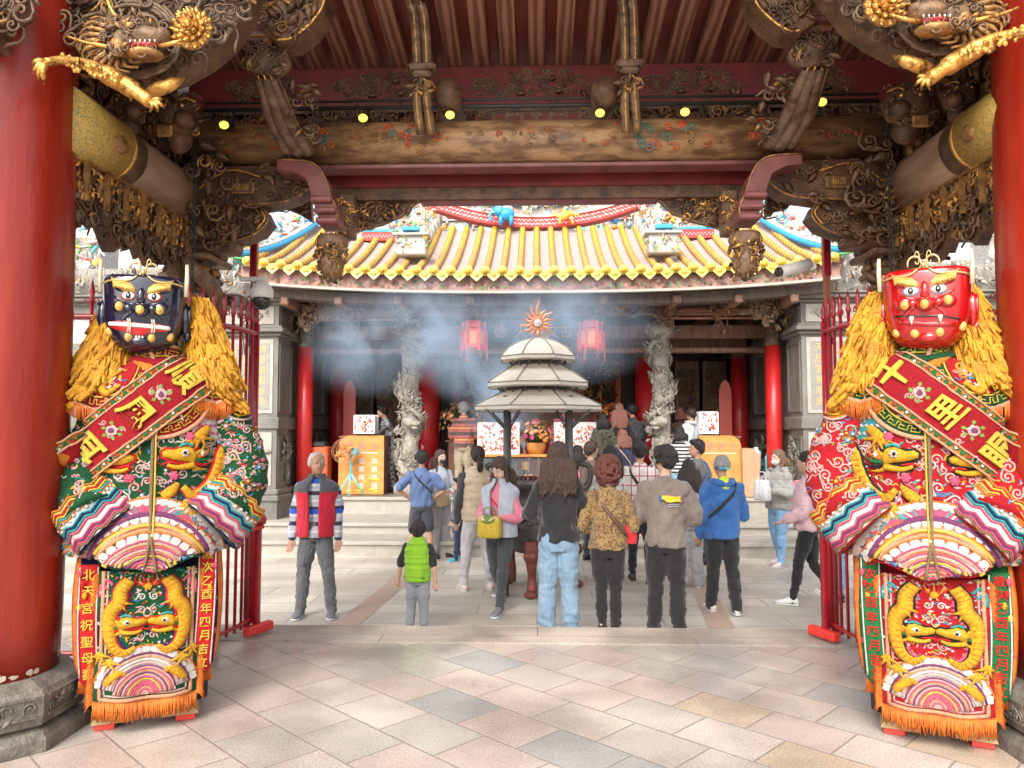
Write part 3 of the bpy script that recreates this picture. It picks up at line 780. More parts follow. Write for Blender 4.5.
    for (a, b, d, rr) in ((128, 108, 4.7, .095), (178, 116, 4.9, .125)):
        c_ = W(a, b, d); c_ = c_ if s < 0 else Vector((-c_.x, c_.y, c_.z))
        bt.m('carve_dark').ball(c_, (rr * 1.15, rr * 1.2, rr), 16, 10)
        bt.ball(c_ + Vector((-s * rr * .7, -rr * .7, -rr * .5)), (rr * .55, rr * .6, rr * .5), 12, 8)
        bt.ball(c_ + Vector((s * rr * .1, rr * .4, -rr * 1.1)), (rr * .7, rr * .7, rr * .8), 12, 8)
        for e in (-1, 1):
            bt.m('gold_leaf').ball(c_ + Vector((-s * rr * .3 + e * rr * .45, -rr * 1.1, rr * .1)), rr * .13, 8, 5)
            bt.m('gold_dull').tube(catmull([c_ + Vector((e * rr * .3 - s * .3 * rr, -rr * 1.12, rr * .35)), c_ + Vector((e * rr * .6 - s * .3 * rr, -rr * 1.08, rr * .5)), c_ + Vector((e * rr - s * .3 * rr, -rr * .7, rr * .45))], 3), rr * .07, 5)
        carve_area(bt, lambda u, v: (c_ + Vector((math.sin((u - .5) * 3) * rr * 1.1, -math.cos((u - .5) * 3) * rr * 1.1 * math.cos((v - .5) * 2.6), math.sin((v - .5) * 2.6) * rr)), X, Z), lambda u, v: True, 70, (rr * .18, rr * .32), [('carve_grey', 2), ('carve_dark', 2), ('carve_mid', 1), ('gold_dull', .3)], 61, .2, 0, .5)
    bt.m('gold_dull').box((c_.x - s * .1 * 0, c_.y - .17, c_.z - .17), (.1, .03, .08), bev=.01)
    part(bt, 'carved_beast')

# upper side boards closing the hall above the side beams, and the dragon brackets by the front columns
for s in (-1, 1):
    sw = MB().m('board_wood'); sw.box((s * 2.86, 5.0, 4.25), (.08, 4.0, 1.7)); sw.m('carve_dark').box((s * 2.78, 5.0, 3.62), (.14, 3.2, .2), bev=.02)
    carve_area(sw, lambda u, v: (Vector((s * 2.7, 4.2 + 1.6 * u, 3.52 + .5 * v)), Vector((0, -s, 0)), Z), lambda u, v: True, 90, (.05, .09), [('carve_dark', 4), ('gold_dull', 1), ('carve_grey', 1)], 131 + s, .4, .1, .7)
    part(sw, 'side_board')
    sw = MB().m('board_wood'); sw.box((s * 2.2, 5.98, 3.72), (1.3, .05, .55)); part(sw, 'back_board')
    cb = MB()
    carve_area(cb, lambda u, v: (Vector((s * (2.2 + .75 * u), 5.5 - .35 * v, 2.95 + .62 * v)), X, Z), lambda u, v: True, 70, (.04, .08), [('carve_dark', 4), ('carve_mid', 2), ('gold_dull', .5)], 135 + s, .35, .1, .8)
    cb.m('carve_dark').box((s * 2.6, 5.62, 3.2), (.7, .2, .55), bev=.03)
    part(cb, 'bracket')
    def Q(px, py, d):
        p = W(px, py, d)
        return p if s < 0 else Vector((-p.x * .985, p.y, p.z + .06))
    db = MB().m('carve_dark')
    mu = -s
    out = [(40, -30), (258, -30), (246, 12), (226, 40), (204, 58), (176, 74), (140, 84), (104, 78), (76, 62), (52, 40)]
    q = [(Q(a, b, 4.12).x, Q(a, b, 4.12).z) for a, b in out]
    plate(db, q if s < 0 else q[::-1], 4.12, .16)
    rd = random.Random(77)
    for k in range(210):
        a, b = rd.uniform(40, 256), rd.uniform(-18, 84)
        if not inpoly(out, a, b): continue
        dd = rd.uniform(3.92, 4.12); p = Q(a, b, dd)
        db.m(rd.choices(['carve_grey', 'carve_dark', 'carve_mid', 'gold_dull'], [6, 3, 1, .5])[0])
        an = rd.uniform(0, 6.3)
        scroll(db, p, X * math.cos(an) + Z * math.sin(an), Z * math.cos(an) - X * math.sin(an), rd.uniform(.035, .07), rd.uniform(1.1, 1.6), None, rd.choice((-1, 1)), 0, 7, 14, rd.choice((0, .05, .08)), .5)
    for k in range(9):      # long cloud streamers curling round the head
        a = R(200 + k * 26); c_ = Q(140, 42, 3.95)
        pts = [c_ + Vector((mu * math.cos(a + t * 1.5) * (.2 + .05 * t), -.03 * t, math.sin(a + t * 1.5) * (.17 + .05 * t))) for t in [i / 5 for i in range(6)]]
        db.m('carve_grey').tube(catmull(pts, 4), [.018] * 8 + [.014] * 8 + [.01] * 5, 7)
    for k in range(70):      # the same cloud carving carried on round the outer side of the column
        a, b = rd.uniform(-30, 30), rd.uniform(-25, 34); p = Q(a, b, rd.uniform(3.5, 3.62)); an = rd.uniform(0, 6.3)
        db.m(rd.choices(['carve_grey', 'carve_dark', 'gold_dull'], [5, 3, 1])[0]); scroll(db, p, X * math.cos(an) + Z * math.sin(an), Z * math.cos(an) - X * math.sin(an), rd.uniform(.035, .06), 1.4, None, rd.choice((-1, 1)), 0, 7, 13, .04, .5)
    db.m('carve_dark').box(Q(0, 2, 3.68), (.34, .12, .24), bev=.04)
    part(db, 'cloud_carving')
    hd = MB().m('carve_mid'); c_ = Q(132, 44, 3.86)
    hd.ball(c_, (.12, .11, .10), 16, 10); hd.ball(c_ + Vector((mu * .13, -.05, -.0)), (.10, .08, .055), 14, 8); hd.ball(c_ + Vector((mu * .2, -.06, .015)), (.035, .05, .035), 10, 6)
    hd.m('carve_grey').ball(c_ + Vector((mu * .02, .0, .07)), (.13, .1, .07), 14, 8)
    hd.m('gold_dull').ball(c_ + Vector((mu * .10, -.05, -.085)), (.10, .07, .028), 12, 6)
    hd.m('gold_dull').ball(c_ + Vector((-mu * .03, -.07, -.05)), (.05, .04, .055), 12, 8)
    carve_area(hd, lambda u, v: (c_ + Vector((mu * (u - .45) * .3, -.11 + .05 * abs(u - .5), (v - .5) * .2)), X, Z), lambda u, v: abs(v - .28) > .1, 44, (.018, .034), [('carve_mid', 2), ('carve_grey', 2), ('gold_dull', 1.2)], 66, .4, 0, .4)
    hd.m('red_paint').ball(c_ + Vector((mu * .10, -.075, -.048)), (.085, .03, .022), 12, 6)
    hd.m('gold_leaf').ball(c_ + Vector((mu * .04, -.1, .05)), .022, 8, 6)
    for pts in ([(130, 50), (104, 46), (84, 42), (66, 36)], [(158, 46), (170, 44), (182, 40)], [(128, 22), (114, 14), (106, -4)]):
        hd.tube(catmull([Q(a, b, 3.76 if i else 3.8) for i, (a, b) in enumerate(pts)], 5), [.011] * 8 + [.008] * 12, 6)
    for k in range(6): hd.m('m_white' if 'm_white' in MATS else 'gold_leaf').lathe([(.005, 0), (.001, -.016)], c_ + Vector((mu * (.05 + .026 * k), -.108, -.036)), 5)
    for e_ in (0, 1): hd.m('carve_grey').tube(catmull([c_ + Vector((-mu * .05, -.02 + .05 * e_, .1)), c_ + Vector((-mu * .15, -.02 + .05 * e_, .16)), c_ + Vector((-mu * .26, -.02 + .05 * e_, .14))], 5), [.025] * 6 + [.01] * 6, 7)
    for k in range(14):
        a = R(90 + k * 16); hd.m('gold_dull').tube(catmull([c_ + Vector((-mu * .05 + mu * math.cos(a) * .1, -.02, math.sin(a) * .09)), c_ + Vector((-mu * .08 + mu * math.cos(a + .2) * .17, -.03, math.sin(a + .2) * .15)), c_ + Vector((-mu * .08 + mu * math.cos(a + .5) * .2, -.02, math.sin(a + .5) * .18))], 3), [.014] * 3 + [.008] * 4, 5)
    part(hd, 'dragon_head')
    ar = MB().m('gold_leaf')
    ar.tube(catmull([Q(120, 82, 3.85), Q(102, 72, 3.8), Q(84, 64, 3.74), Q(62, 60, 3.66), Q(46, 62, 3.6)], 5), [.05, .05, .05, .05, .05, .042, .04, .036, .034, .03, .028, .026, .024, .024, .022, .022, .02, .02, .02, .02, .02], 10)
    for k, (a, b) in enumerate(((33, 74), (38, 80), (44, 84), (32, 64))): ar.tube(catmull([Q(46, 62, 3.6), Q((a + 46) / 2 - 2, (b + 62) / 2 - 2, 3.56), Q(a, b, 3.6)], 4), [.016] * 4 + [.012] * 3 + [.004] * 2, 7)
    ar.tube(catmull([Q(120, 82, 3.87), Q(136, 92, 3.85), Q(150, 102, 3.84)], 5), [.05] * 5 + [.035] * 6, 10)
    for k, (a, b) in enumerate(((164, 108), (158, 112), (150, 112), (162, 100))): ar.tube(catmull([Q(150, 102, 3.84), Q((a + 150) / 2 + 2, (b + 102) / 2 - 2, 3.8), Q(a, b, 3.84)], 4), [.014] * 4 + [.01] * 3 + [.004] * 2, 7)
    ar.tube(catmull([Q(146, 94, 3.97), Q(156, 90, 3.95), Q(170, 85, 3.93), Q(184, 78, 3.98)], 5), [.012, .02, .028, .032, .035, .037, .038, .038, .037, .036, .034, .032, .028, .02, .014, .008], 10)
    for k in range(40):       # scales
        t_ = k / 40; p = Q(120 - 58 * t_, 82 - 20 * t_, 3.8 - .1 * t_); ar.ball(p + Vector((rd.uniform(-.02, .02), -.035, rd.uniform(-.03, .03))), (.014, .01, .014), 6, 4)
    part(ar, 'dragon_claw')
    fl = MB().m('gold_leaf'); c_ = Q(191, 28, 3.82)
    for ringk, (nr, rr_, dd) in enumerate(((14, .10, 0), (12, .075, .02), (9, .05, .035), (6, .025, .045))):
        for j in range(nr):
            a = 2 * PI * j / nr + ringk * .3; n_ = Vector((math.cos(a), 0, math.sin(a)))
            leaf(fl, c_ + n_ * (rr_ - .035) + Vector((0, -dd, 0)), (n_ + Vector((0, -.25 - ringk * .3, 0))).normalized(), Vector((-n_.z, 0, n_.x)), .052, .024, -.25, .006); fl.ball(c_ + n_ * rr_ * .8 + Vector((0, -dd + .004, 0)), (.018, .012, .018), 7, 5)
    fl.ball(c_ + Vector((0, -.05, 0)), (.022, .018, .022), 10, 6); fl.m('gold_dull').ball(c_ + Vector((0, .02, 0)), (.11, .03, .11), 16, 8)
    part(fl, 'gilt_flower')
    # square notice left on the beam, chain hanging by the post
    if s < 0:
        nt_ = MB().m('paper'); nt_.box(W(183, 91, 4.9), (.075, .004, .085)); tag(nt_.obj('paper_note'), 'small square paper note stuck among the dark carvings', 'note')
    ch = MB().m('black_iron'); p = W(196, 126, 5.2); p = p if s < 0 else Vector((-p.x, p.y, p.z))
    for k in range(34):
        c2 = p - Z * k * .036; u_ = X if k % 2 else Y
        ch.tube([c2 + (u_ * .012 * math.cos(t) + Z * .023 * math.sin(t)) * (2.2 if k == 4 else 1) for t in [i * PI / 5 for i in range(10)]], .0045, 5, closed=True)
    tag(ch.obj('iron_chain'), 'thin iron chain hanging from the beam end near the %s-faced figure' % ('black' if s < 0 else 'red'), 'chain', 'chains hanging from the beam ends')

# spot lamps along the beam
rod = MB().m('black_iron'); rod.tube([(-2.5, 5.5, 4.0), (2.5, 5.5, 4.0)], .016, 8); rod.tube([(-2.5, 5.52, 4.06), (2.5, 5.52, 4.06)], .01, 6)
tag(rod.obj('lamp_rail'), 'thin black rail carrying the small spot lamps along the main beam', 'rail')
for k, (a, b) in enumerate(((224, 125), (363, 118), (450, 115), (600, 113), (685, 112), (822, 102))):
    p = W(a, b, 5.3); r_ = empty('spot_lamp', p, 0, ['small round spot lamp lit yellow, farthest towards the black-faced figure', 'small lit spot lamp between the left curved strut and the left hanging strut',
        'small lit spot lamp just right of the left hanging strut', 'small lit spot lamp just left of the right hanging strut', 'small lit spot lamp just right of the right hanging strut', 'small round spot lamp lit yellow, farthest towards the red-faced figure'][k], 'lamp', 'lit spot lamps on the rail')
    b_ = MB().m('black_iron'); b_.tube([(0, .02, .01), (0, .12, .06)], [.028, .022], 12); b_.tube([(0, .1, .05), (0, .2, 4.0 - p.z)], .008, 6); b_.obj('lamp_housing', r_)
    b_ = MB().m('lamp_glow'); b_.ball((0, 0, 0), (.034, .03, .028), 12, 8); b_.obj('lamp_lens', r_)
# ================================================================ the inner temple hall across the courtyard
mat('tile_yellow', (.74, .44, .03), .3, col2=(.5, .27, .02), nscale=7, coat=.4)
mat('tile_yellow_pale', (.78, .52, .09), .35, coat=.3)
mat('tile_dark', (.33, .21, .08), .6)
mat('pan_tile', (.6, .5, .45), .6, col2=(.42, .33, .3), kind='wave', nscale=5.2, stretch=(0, 1, 0), sharp=(.25, .7))
mat('ridge_white', (.7, .66, .6), .6, col2=(.35, .32, .3), nscale=20)
mat('band_red', (.65, .04, .03), .5, col2=(.7, .45, .4), nscale=26, kind='voronoi', sharp=(.08, .16))
mat('c_red', (.7, .05, .04), .4); mat('c_blue', (.03, .32, .72), .4); mat('c_teal', (.1, .55, .6), .4); mat('c_green', (.12, .4, .12), .4)
mat('c_yellow', (.85, .6, .1), .4); mat('c_white', (.8, .78, .74), .5); mat('c_orange', (.8, .28, .05), .4); mat('c_pink', (.75, .35, .38), .5)
mat('c_navy', (.05, .08, .25), .4); mat('c_grey', (.4, .38, .36), .6)
mat('eave_pink', (.45, .25, .2), .6, col2=(.28, .14, .1), nscale=18)
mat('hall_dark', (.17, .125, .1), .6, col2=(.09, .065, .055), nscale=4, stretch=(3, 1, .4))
mat('hall_wood', (.33, .17, .11), .5, col2=(.17, .085, .06), nscale=5, stretch=(4, 4, .5))
mat('wing_stone', (.22, .205, .18), .75, col2=(.14, .13, .112), nscale=3, bump=.2, bscale=40, stretch=(1, 1, .6))
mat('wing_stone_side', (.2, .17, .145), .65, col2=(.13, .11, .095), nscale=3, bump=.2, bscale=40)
mat('inscr', (.31, .295, .255), .6, col2=(.24, .225, .195), nscale=10)
mat('gold_char', (.6, .42, .15), .5, metal=.2)
mat('red_bright', (.75, .04, .03), .45)

tem = empty('temple_hall', (0, 16, .4), 0, 'temple hall with yellow glazed tile roof and dark open front behind the courtyard', 'building')
EX = 4.85
def rdep(t): return 12.1 + 2.8 * t
def rz(x, t): return 4.14 + 1.46 * (.72 * t + .28 * t * t) + .20 * (abs(x) / EX) ** 2.6 * (1 - .15 * t)
def rp3(x, t, up=0): return Vector((x, rdep(t), rz(x, t) + up))
SP = .277
rows = [i * SP for i in range(-17, 18)]
def ttop(x):
    a = abs(x)
    if a < 1.98: return 1.0
    if a < 2.5: return .55
    if a < 3.35: return .74
    return min(1.0, max(.12, (EX - a + .05) / .62))
slab = MB().m('pan_tile')
for i in range(len(rows) - 1):
    x0, x1 = rows[i], rows[i + 1]; T0 = max(ttop(x0), ttop(x1)); n = 26
    for k in range(n):     # overlapping pan tiles, a small step each
        a, b_ = T0 * k / n, T0 * (k + 1) / n; xm = (x0 + x1) / 2
        vs = [rp3(x0, a, .0), rp3(xm, a, -.03), rp3(x1, a, .0), rp3(x0, b_, -.022), rp3(xm, b_, -.052), rp3(x1, b_, -.022), rp3(x0, a, -.025), rp3(xm, a, -.055), rp3(x1, a, -.025)]
        slab.add(vs, [(0, 1, 4, 3), (1, 2, 5, 4), (6, 7, 1, 0), (7, 8, 2, 1)])
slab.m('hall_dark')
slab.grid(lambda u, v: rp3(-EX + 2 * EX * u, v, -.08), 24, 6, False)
roof = part(slab, 'roof', tem)
for x in rows:
    tr = MB(); T = ttop(x); nt_ = max(3, int(21 * T))
    pts = []; rs = []
    for k in range(nt_):
        for q, r_ in ((0, .060), (.5, .056), (.86, .051), (.97, .044)):
            pts.append(rp3(x, T * (k + q) / nt_, .022)); rs.append(r_)
    tr.m('tile_yellow').tube(pts, rs, 8)
    for k in range(1, nt_):
        p = rp3(x, T * k / nt_, .022)
        tr.m('tile_dark' if k % 1 == 0 else 'tile_yellow_pale').tube([p - (pts[1] - pts[0]) * .12, p + (pts[1] - pts[0]) * .1], .0605, 8)
    tr.m('tile_yellow_pale')
    p = pts[0]; tr.tube([p + Vector((0, -.045, -.015)), p + Vector((0, .0, 0))], .083, 12)
    tr.m('tile_yellow').tube([p + Vector((0, -.06, -.02)), p + Vector((0, -.04, -.015))], .045, 10)
    part(tr, 'tile_row', roof)
dr = MB()
for i in range(len(rows) - 1):      # drip tiles between the rows
    xm = (rows[i] + rows[i + 1]) / 2; p = rp3(xm, 0, -.03)
    dr.m('tile_yellow_pale').prism([p + Vector((-.105, -.03, .045)), p + Vector((-.10, -.03, -.04)), p + Vector((0, -.045, -.13)), p + Vector((.10, -.03, -.04)), p + Vector((.105, -.03, .045))], (0, .03, 0))
    dr.m('tile_yellow').ball(p + Vector((0, -.04, -.03)), (.045, .012, .035), 8, 4)
part(dr, 'drip_tiles', roof)
CP = ['c_red', 'c_blue', 'c_teal', 'c_green', 'c_yellow', 'c_white', 'c_white', 'c_orange', 'c_pink', 'c_grey', 'c_white', 'c_grey', 'ridge_white']
def ceramics(mb, fn, n, Rr, seed, pal=CP):
    rd = random.Random(seed)
    for i in range(n):
        p = fn(rd.random(), rd.random()); mb.m(rd.choice(pal)); q = rd.random(); s_ = rd.uniform(*Rr)
        if q < .4:
            mb.ball(p, (s_ * rd.uniform(.4, 1), s_ * .5, s_ * rd.uniform(.5, 1.2)), 6, 4)
        elif q < .7:
            a = rd.uniform(0, 6.3); leaf(mb, p, Vector((math.cos(a), -.3, math.sin(a))).normalized(), Vector((-math.sin(a), 0, math.cos(a))), s_ * 2.4, s_ * .5, .2, s_ * .1)
        elif q < .9:
            scroll(mb, p, X, Z * rd.choice((1, -1)), s_, 1.3, s_ * .16, 1, rd.uniform(0, 6), 5, 9, rise=-.2)
        else:
            mb.ball(p, (s_ * .35, s_ * .35, s_ * .8), 6, 4); mb.ball(p + Z * s_, s_ * .3, 6, 4)
# hip ridges, blue, sweeping up to the corners
for s in (-1, 1):
    hp = MB()
    pts = catmull([Vector((s * (EX + .12), 12.05, rz(EX, 0) + .12)), rp3(s * (EX - .05), .12, .1), rp3(s * (EX - .28), .45, .1), rp3(s * (EX - .5), .8, .14), rp3(s * (EX - .6), 1.0, .2)], 6)
    hp.m('c_blue').tube(pts, .052, 8); hp.m('ridge_white').tube([p + Vector((0, 0, .065)) for p in pts], .022, 6)
    hp.m('ridge_white').tube([p + Vector((s * .1, 0, .02)) for p in pts], .05, 6)
    part(hp, 'hip_ridge', roof)
    # pedestal ending the inner ridge, with a blue tile
    pd = MB(); px0 = s * 2.12
    for k in range(8):
        t_ = .4 + .6 * k / 7; p = rp3(px0 * (1 - .06 * k / 7), t_, .1)
        pd.m('c_grey' if k % 2 else 'ridge_white').box(p, (.16, .34, .16 + .02 * k), bev=.02)
    pd.box((px0, 12.75, 4.72), (.5, .3, .34), bev=.02); pd.box((px0, 12.72, 4.9), (.62, .36, .05), bev=.01)
    ceramics(pd, lambda u, v: Vector((px0 + (u - .5) * .6, 12.58, 4.6 + .5 * v)), 50, (.02, .045), 40 + s, ['c_grey', 'c_white', 'pan_tile', 'c_pink', 'c_green', 'c_grey', 'c_yellow'])
    pd.m('c_blue').box((px0, 12.56, 4.98), (.3, .1, .07), bev=.01); pd.m('c_white').box((px0, 12.68, 4.98), (.44, .1, .13), bev=.01)
    part(pd, 'ridge_pedestal', roof)
# main curved ridge
rg = MB()
def rzr(x): return rz(0, 1) + .02 + .34 * (x / 1.9) ** 2
xs = [-2.1 + 4.2 * i / 30 for i in range(31)]
for (z0, z1, yy, m_) in ((-.03, .17, 14.78, 'band_red'), (.17, .22, 14.74, 'c_white'), (.22, .38, 14.84, 'ridge_white'), (.38, .42, 14.78, 'c_navy'), (.42, .5, 14.84, 'c_white')):
    rg.m(m_)
    for i in range(30):
        a, b_ = xs[i], xs[i + 1]
        v = [(a, yy, rzr(a) + z0), (b_, yy, rzr(b_) + z0), (b_, yy, rzr(b_) + z1), (a, yy, rzr(a) + z1)]
        v += [(q[0], 15.1, q[2]) for q in v]
        rg.add(v, [(0, 1, 2, 3), (3, 2, 6, 7), (4, 5, 1, 0), (7, 6, 5, 4)])
part(rg, 'main_ridge', roof)
for s in (-1, 1):
    rg = MB(); rg.m('band_red').box((s * 2.9, rdep(.74) + .05, rz(2.9, .74) + .09), (.85, .1, .16))
    rg.m('c_blue').box((s * 2.9, rdep(.74) + .05, rz(2.9, .74) + .2), (.85, .12, .05))
    pts = catmull([Vector((s * (1.7 + .1 * i), 14.8, rzr(1.8) + .42 + .05 * i * i)) for i in range(5)], 4)
    for k in range(24): rg.m('c_pink').box((s * 2.9 + (k - 11.5) * .034, rdep(.74) - .004, rz(2.9, .74) + .09 + .03 * ((k % 2) - .5)), (.025, .012, .025), Matrix.Rotation(.78, 3, 'Y'))
    part(rg, 'side_ridge', roof)
    rg = MB(); rg.m('c_white').tube(pts, [.06 * (1 - i / len(pts)) + .015 for i in range(len(pts))], 8); part(rg, 'ridge_tail', roof)
rg = MB(); rd = random.Random(6)      # pierced fret work on the red band
for k in range(110):
    x = -2.05 + 4.1 * (k + .5) / 110
    for j in range(2): rg.m(['c_pink', 'c_white', 'c_pink'][(k + j) % 3]).box((x, 14.775, rzr(x) + .025 + .075 * j + .02 * (k % 2)), (.03, .012, .03), Matrix.Rotation(.78, 3, 'Y'))
part(rg, 'fret_work', roof)
cm = MB()
def c1f(u, v):
    x = -1.9 + 3.8 * u; return Vector((x, 14.7 - .12 * v, rzr(x) + .24 + .3 * v))
ceramics(cm, c1f, 260, (.03, .065), 3)
for s in (-1, 1):
    def c2f(u, v, s=s): t_ = .35 + .65 * u; p = rp3(s * 2.08, t_, .25 + .3 * v); return p + Vector((s * .15 * (v - .5), -.1, 0))
    ceramics(cm, c2f, 110, (.03, .065), 4 + s)
    def c3f(u, v, s=s): p = rp3(s * (EX - .05 - .5 * u), u, .15 + .35 * v * (1.2 - u * .3)); return p + Vector((s * .12, .1, 0))
    ceramics(cm, c3f, 120, (.03, .07), 9 + s)
part(cm, 'ceramic_figures', roof)
# the blue elephant, the golden beast and the orange dragons on the ridge
el = MB().m('c_blue'); ex, ez = W(506, 214, 14.6).x, W(506, 214, 14.6).z
el.ball((ex, 14.6, ez), (.17, .11, .13), 12, 8); el.ball((ex - .17, 14.57, ez + .05), (.1, .09, .1), 10, 6)
el.tube(catmull([Vector((ex - .24, 14.55, ez + .05)), Vector((ex - .31, 14.53, ez - .05)), Vector((ex - .28, 14.53, ez - .15))], 4), .03, 7)
for a in (-.1, .1):
    for b_ in (-.05, .05): el.cyl((ex + a, 14.6 + b_, ez - .05), (ex + a, 14.6 + b_, ez - .22), .04, n=7)
el.m('c_teal').ball((ex - .13, 14.5, ez + .07), (.06, .02, .08), 8, 5); el.m('c_white').ball((ex + .02, 14.6, ez + .13), (.09, .09, .04), 8, 5)
el.m('c_white').tube([(ex - .22, 14.5, ez), (ex - .28, 14.48, ez + .02)], .012, 5)
part(el, 'blue_elephant_figure', roof)
gb = MB().m('c_yellow'); gx, gz = W(566, 216, 14.6).x, W(566, 216, 14.6).z
gb.tube(catmull([Vector((gx - .25, 14.6, gz + .06)), Vector((gx - .1, 14.6, gz - .02)), Vector((gx + .05, 14.6, gz + .05)), Vector((gx + .25, 14.6, gz + .02))], 5), [.03] * 5 + [.07] * 6 + [.03] * 5, 8)
gb.ball((gx, 14.58, gz + .1), (.07, .06, .08), 8, 6)
for a in (-.1, .1): gb.cyl((gx + a, 14.6, gz), (gx + a * 1.3, 14.6, gz - .15), .025, n=6)
gb.m('c_blue').ball((gx + .02, 14.52, gz + .12), .03, 6, 4)
part(gb, 'golden_beast_figure', roof)
for s in (-1, 1):
    dg_ = MB().m('c_orange'); x_ = s * 1.83; z_ = rzr(1.83) + .35
    dg_.tube(catmull([Vector((x_ - .15 * s, 14.6, z_ - .05)), Vector((x_, 14.58, z_ + .1)), Vector((x_ + .12 * s, 14.6, z_ - .02)), Vector((x_ + .22 * s, 14.6, z_ + .15))], 6), [.05] * 9 + [.035] * 10, 8)
    dg_.m('c_red').ball((x_ - .18 * s, 14.56, z_), (.07, .06, .06), 8, 5)
    ceramics(dg_, lambda u, v: Vector((x_ + (u - .5) * .35, 14.55, z_ + (v - .4) * .25)), 16, (.02, .05), 20 + s, ['c_orange', 'c_yellow', 'c_red'])
    part(dg_, 'ridge_dragon', roof)
# upper storey with more ceramic reliefs behind the ridge
up = MB().m('ridge_white'); up.box((0, 17.2, 6.3), (9.4, .5, 2.4))
ceramics(up, lambda u, v: Vector((-4.5 + 9 * u, 16.9, 5.5 + 1.3 * v)), 1100, (.04, .1), 71)
for zz in (5.95, 6.35, 6.8): up.m('c_grey').box((0, 16.93, zz), (9.3, .08, .04))
part(up, 'upper_frieze', tem)
# eave boards
ev = MB()
def strip(mb, y0, z0, z1, th, n=24, m_=None):
    for i in range(n):
        a, b_ = -EX + 2 * EX * i / n, -EX + 2 * EX * (i + 1) / n
        ca, cb_ = .05 + .2 * (abs(a) / EX) ** 2.6, .05 + .2 * (abs(b_) / EX) ** 2.6
        v = [(a, y0, z0 + ca), (b_, y0, z0 + cb_), (b_, y0, z1 + cb_), (a, y0, z1 + ca)]; v += [(q[0], y0 + th, q[2]) for q in v]
        mb.add(v, [(0, 1, 2, 3), (3, 2, 6, 7), (4, 5, 1, 0), (7, 6, 5, 4)])
ev.m('eave_pink'); strip(ev, 12.2, 3.80, 4.04, .06)
ev.m('stone_light'); strip(ev, 12.16, 3.76, 3.80, .1)
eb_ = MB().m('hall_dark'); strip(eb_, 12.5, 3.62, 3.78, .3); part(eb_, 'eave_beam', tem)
rd = random.Random(2)
for i in range(420):
    x = rd.uniform(-4.7, 4.7); z_ = 3.83 + rd.uniform(0, .12) + .05 + .2 * (abs(x) / EX) ** 2.6
    ev.m(rd.choice(['gold_dull', 'c_pink', 'carve_mid', 'eave_pink', 'carve_mid', 'c_grey', 'c_green'])); scroll(ev, (x, 12.19, z_), X, Z, rd.uniform(.02, .04), 1.2, .006, rd.choice((1, -1)), rd.uniform(0, 6), 5, 8, rise=.1)
part(ev, 'eave_board', tem)
# dark interior shell
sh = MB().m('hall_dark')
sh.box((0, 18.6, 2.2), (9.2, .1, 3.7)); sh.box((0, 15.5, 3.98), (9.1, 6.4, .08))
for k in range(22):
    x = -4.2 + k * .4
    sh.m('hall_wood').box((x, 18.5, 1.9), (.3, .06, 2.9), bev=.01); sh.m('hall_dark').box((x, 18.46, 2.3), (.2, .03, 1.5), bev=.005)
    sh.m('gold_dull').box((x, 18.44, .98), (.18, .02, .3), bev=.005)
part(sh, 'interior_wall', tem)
al = MB().m('hall_wood'); al.box((0, 17.6, 1.2), (3.4, .6, 1.6), bev=.02); al.m('red_bright').box((0, 17.28, 1.0), (3.0, .03, 1.0)); al.m('hall_wood').box((0, 17.5, 3.1), (4.0, .3, .3), bev=.02)
for x in (-1.85, -1.0, 1.0, 1.85): al.m('hall_red').box((x, 17.4, 2.0), (.16, .16, 2.4), bev=.02); al.m('gold_dull').box((x, 17.31, 2.0), (.09, .01, 2.0))
carve_area(al, lambda u, v: (Vector((-1.8 + 3.6 * u, 17.3, 1.95 + 1.15 * v)), X, Z), lambda u, v: abs(u - .5) > .16 or v > .7, 260, (.05, .1), [('gold_leaf', 2), ('gold_dull', 3), ('carve_mid', 2), ('red_bright', .6)], 301, .35, .2, .6)
carve_area(al, lambda u, v: (Vector((-1.9 + 3.8 * u, 17.33, 3.0 + .22 * v)), X, Z), lambda u, v: True, 70, (.04, .08), [('gold_leaf', 2), ('gold_dull', 2)], 302, .3, .1, .5)
part(al, 'altar_screen', tem)
for s in (-1, 1):      # carved doors and partitions either side of the altar
    dp = MB()
    for k in range(3):
        x = s * (2.75 + k * .62); dp.m('hall_wood').box((x, 17.2, 1.8), (.54, .08, 2.7), bev=.012); dp.m('carve_mid').box((x, 17.15, 2.4), (.42, .03, 1.1), bev=.006); dp.box((x, 17.15, 1.0), (.42, .03, .8), bev=.006)
        carve_area(dp, lambda u, v: (Vector((x + (u - .5) * .36, 17.12, 1.95 + .9 * v)), X, Z), lambda u, v: True, 30, (.04, .07), [('gold_dull', 2), ('carve_mid', 2)], 310 + k, .3, .1, .4)
    part(dp, 'carved_doors', tem)
# beams, rails and brackets under the eaves
bm_ = MB().m('hall_wood')
for (y_, z_, h_) in ((14.4, 3.45, .26), (13.6, 3.72, .14), (15.9, 3.4, .3), (14.4, 3.1, .1)): bm_.box((0, y_, z_), (8.7, .16, h_), bev=.02)
for x in (-4.2, -3.3, -2.3, -1.1, 0, 1.1, 2.3, 3.3, 4.2): bm_.box((x, 14.4, 3.75), (.14, 4.0, .14), bev=.02)
part(bm_, 'beam', tem)
mat('rail_copper', (.42, .16, .09), .5, col2=(.25, .09, .05), nscale=8)
for s in (-1, 1):
    lat = MB().m('rail_copper')
    for (zz, yy) in ((3.55, 13.3), (3.68, 13.3)): lat.box((s * 3.1, yy, zz), (2.0, .04, .035))
    for k in (-.9, 0, .9): lat.box((s * 3.1 + k, 13.3, 3.72), (.04, .04, .36))
    part(lat, 'hanging_rail', tem)
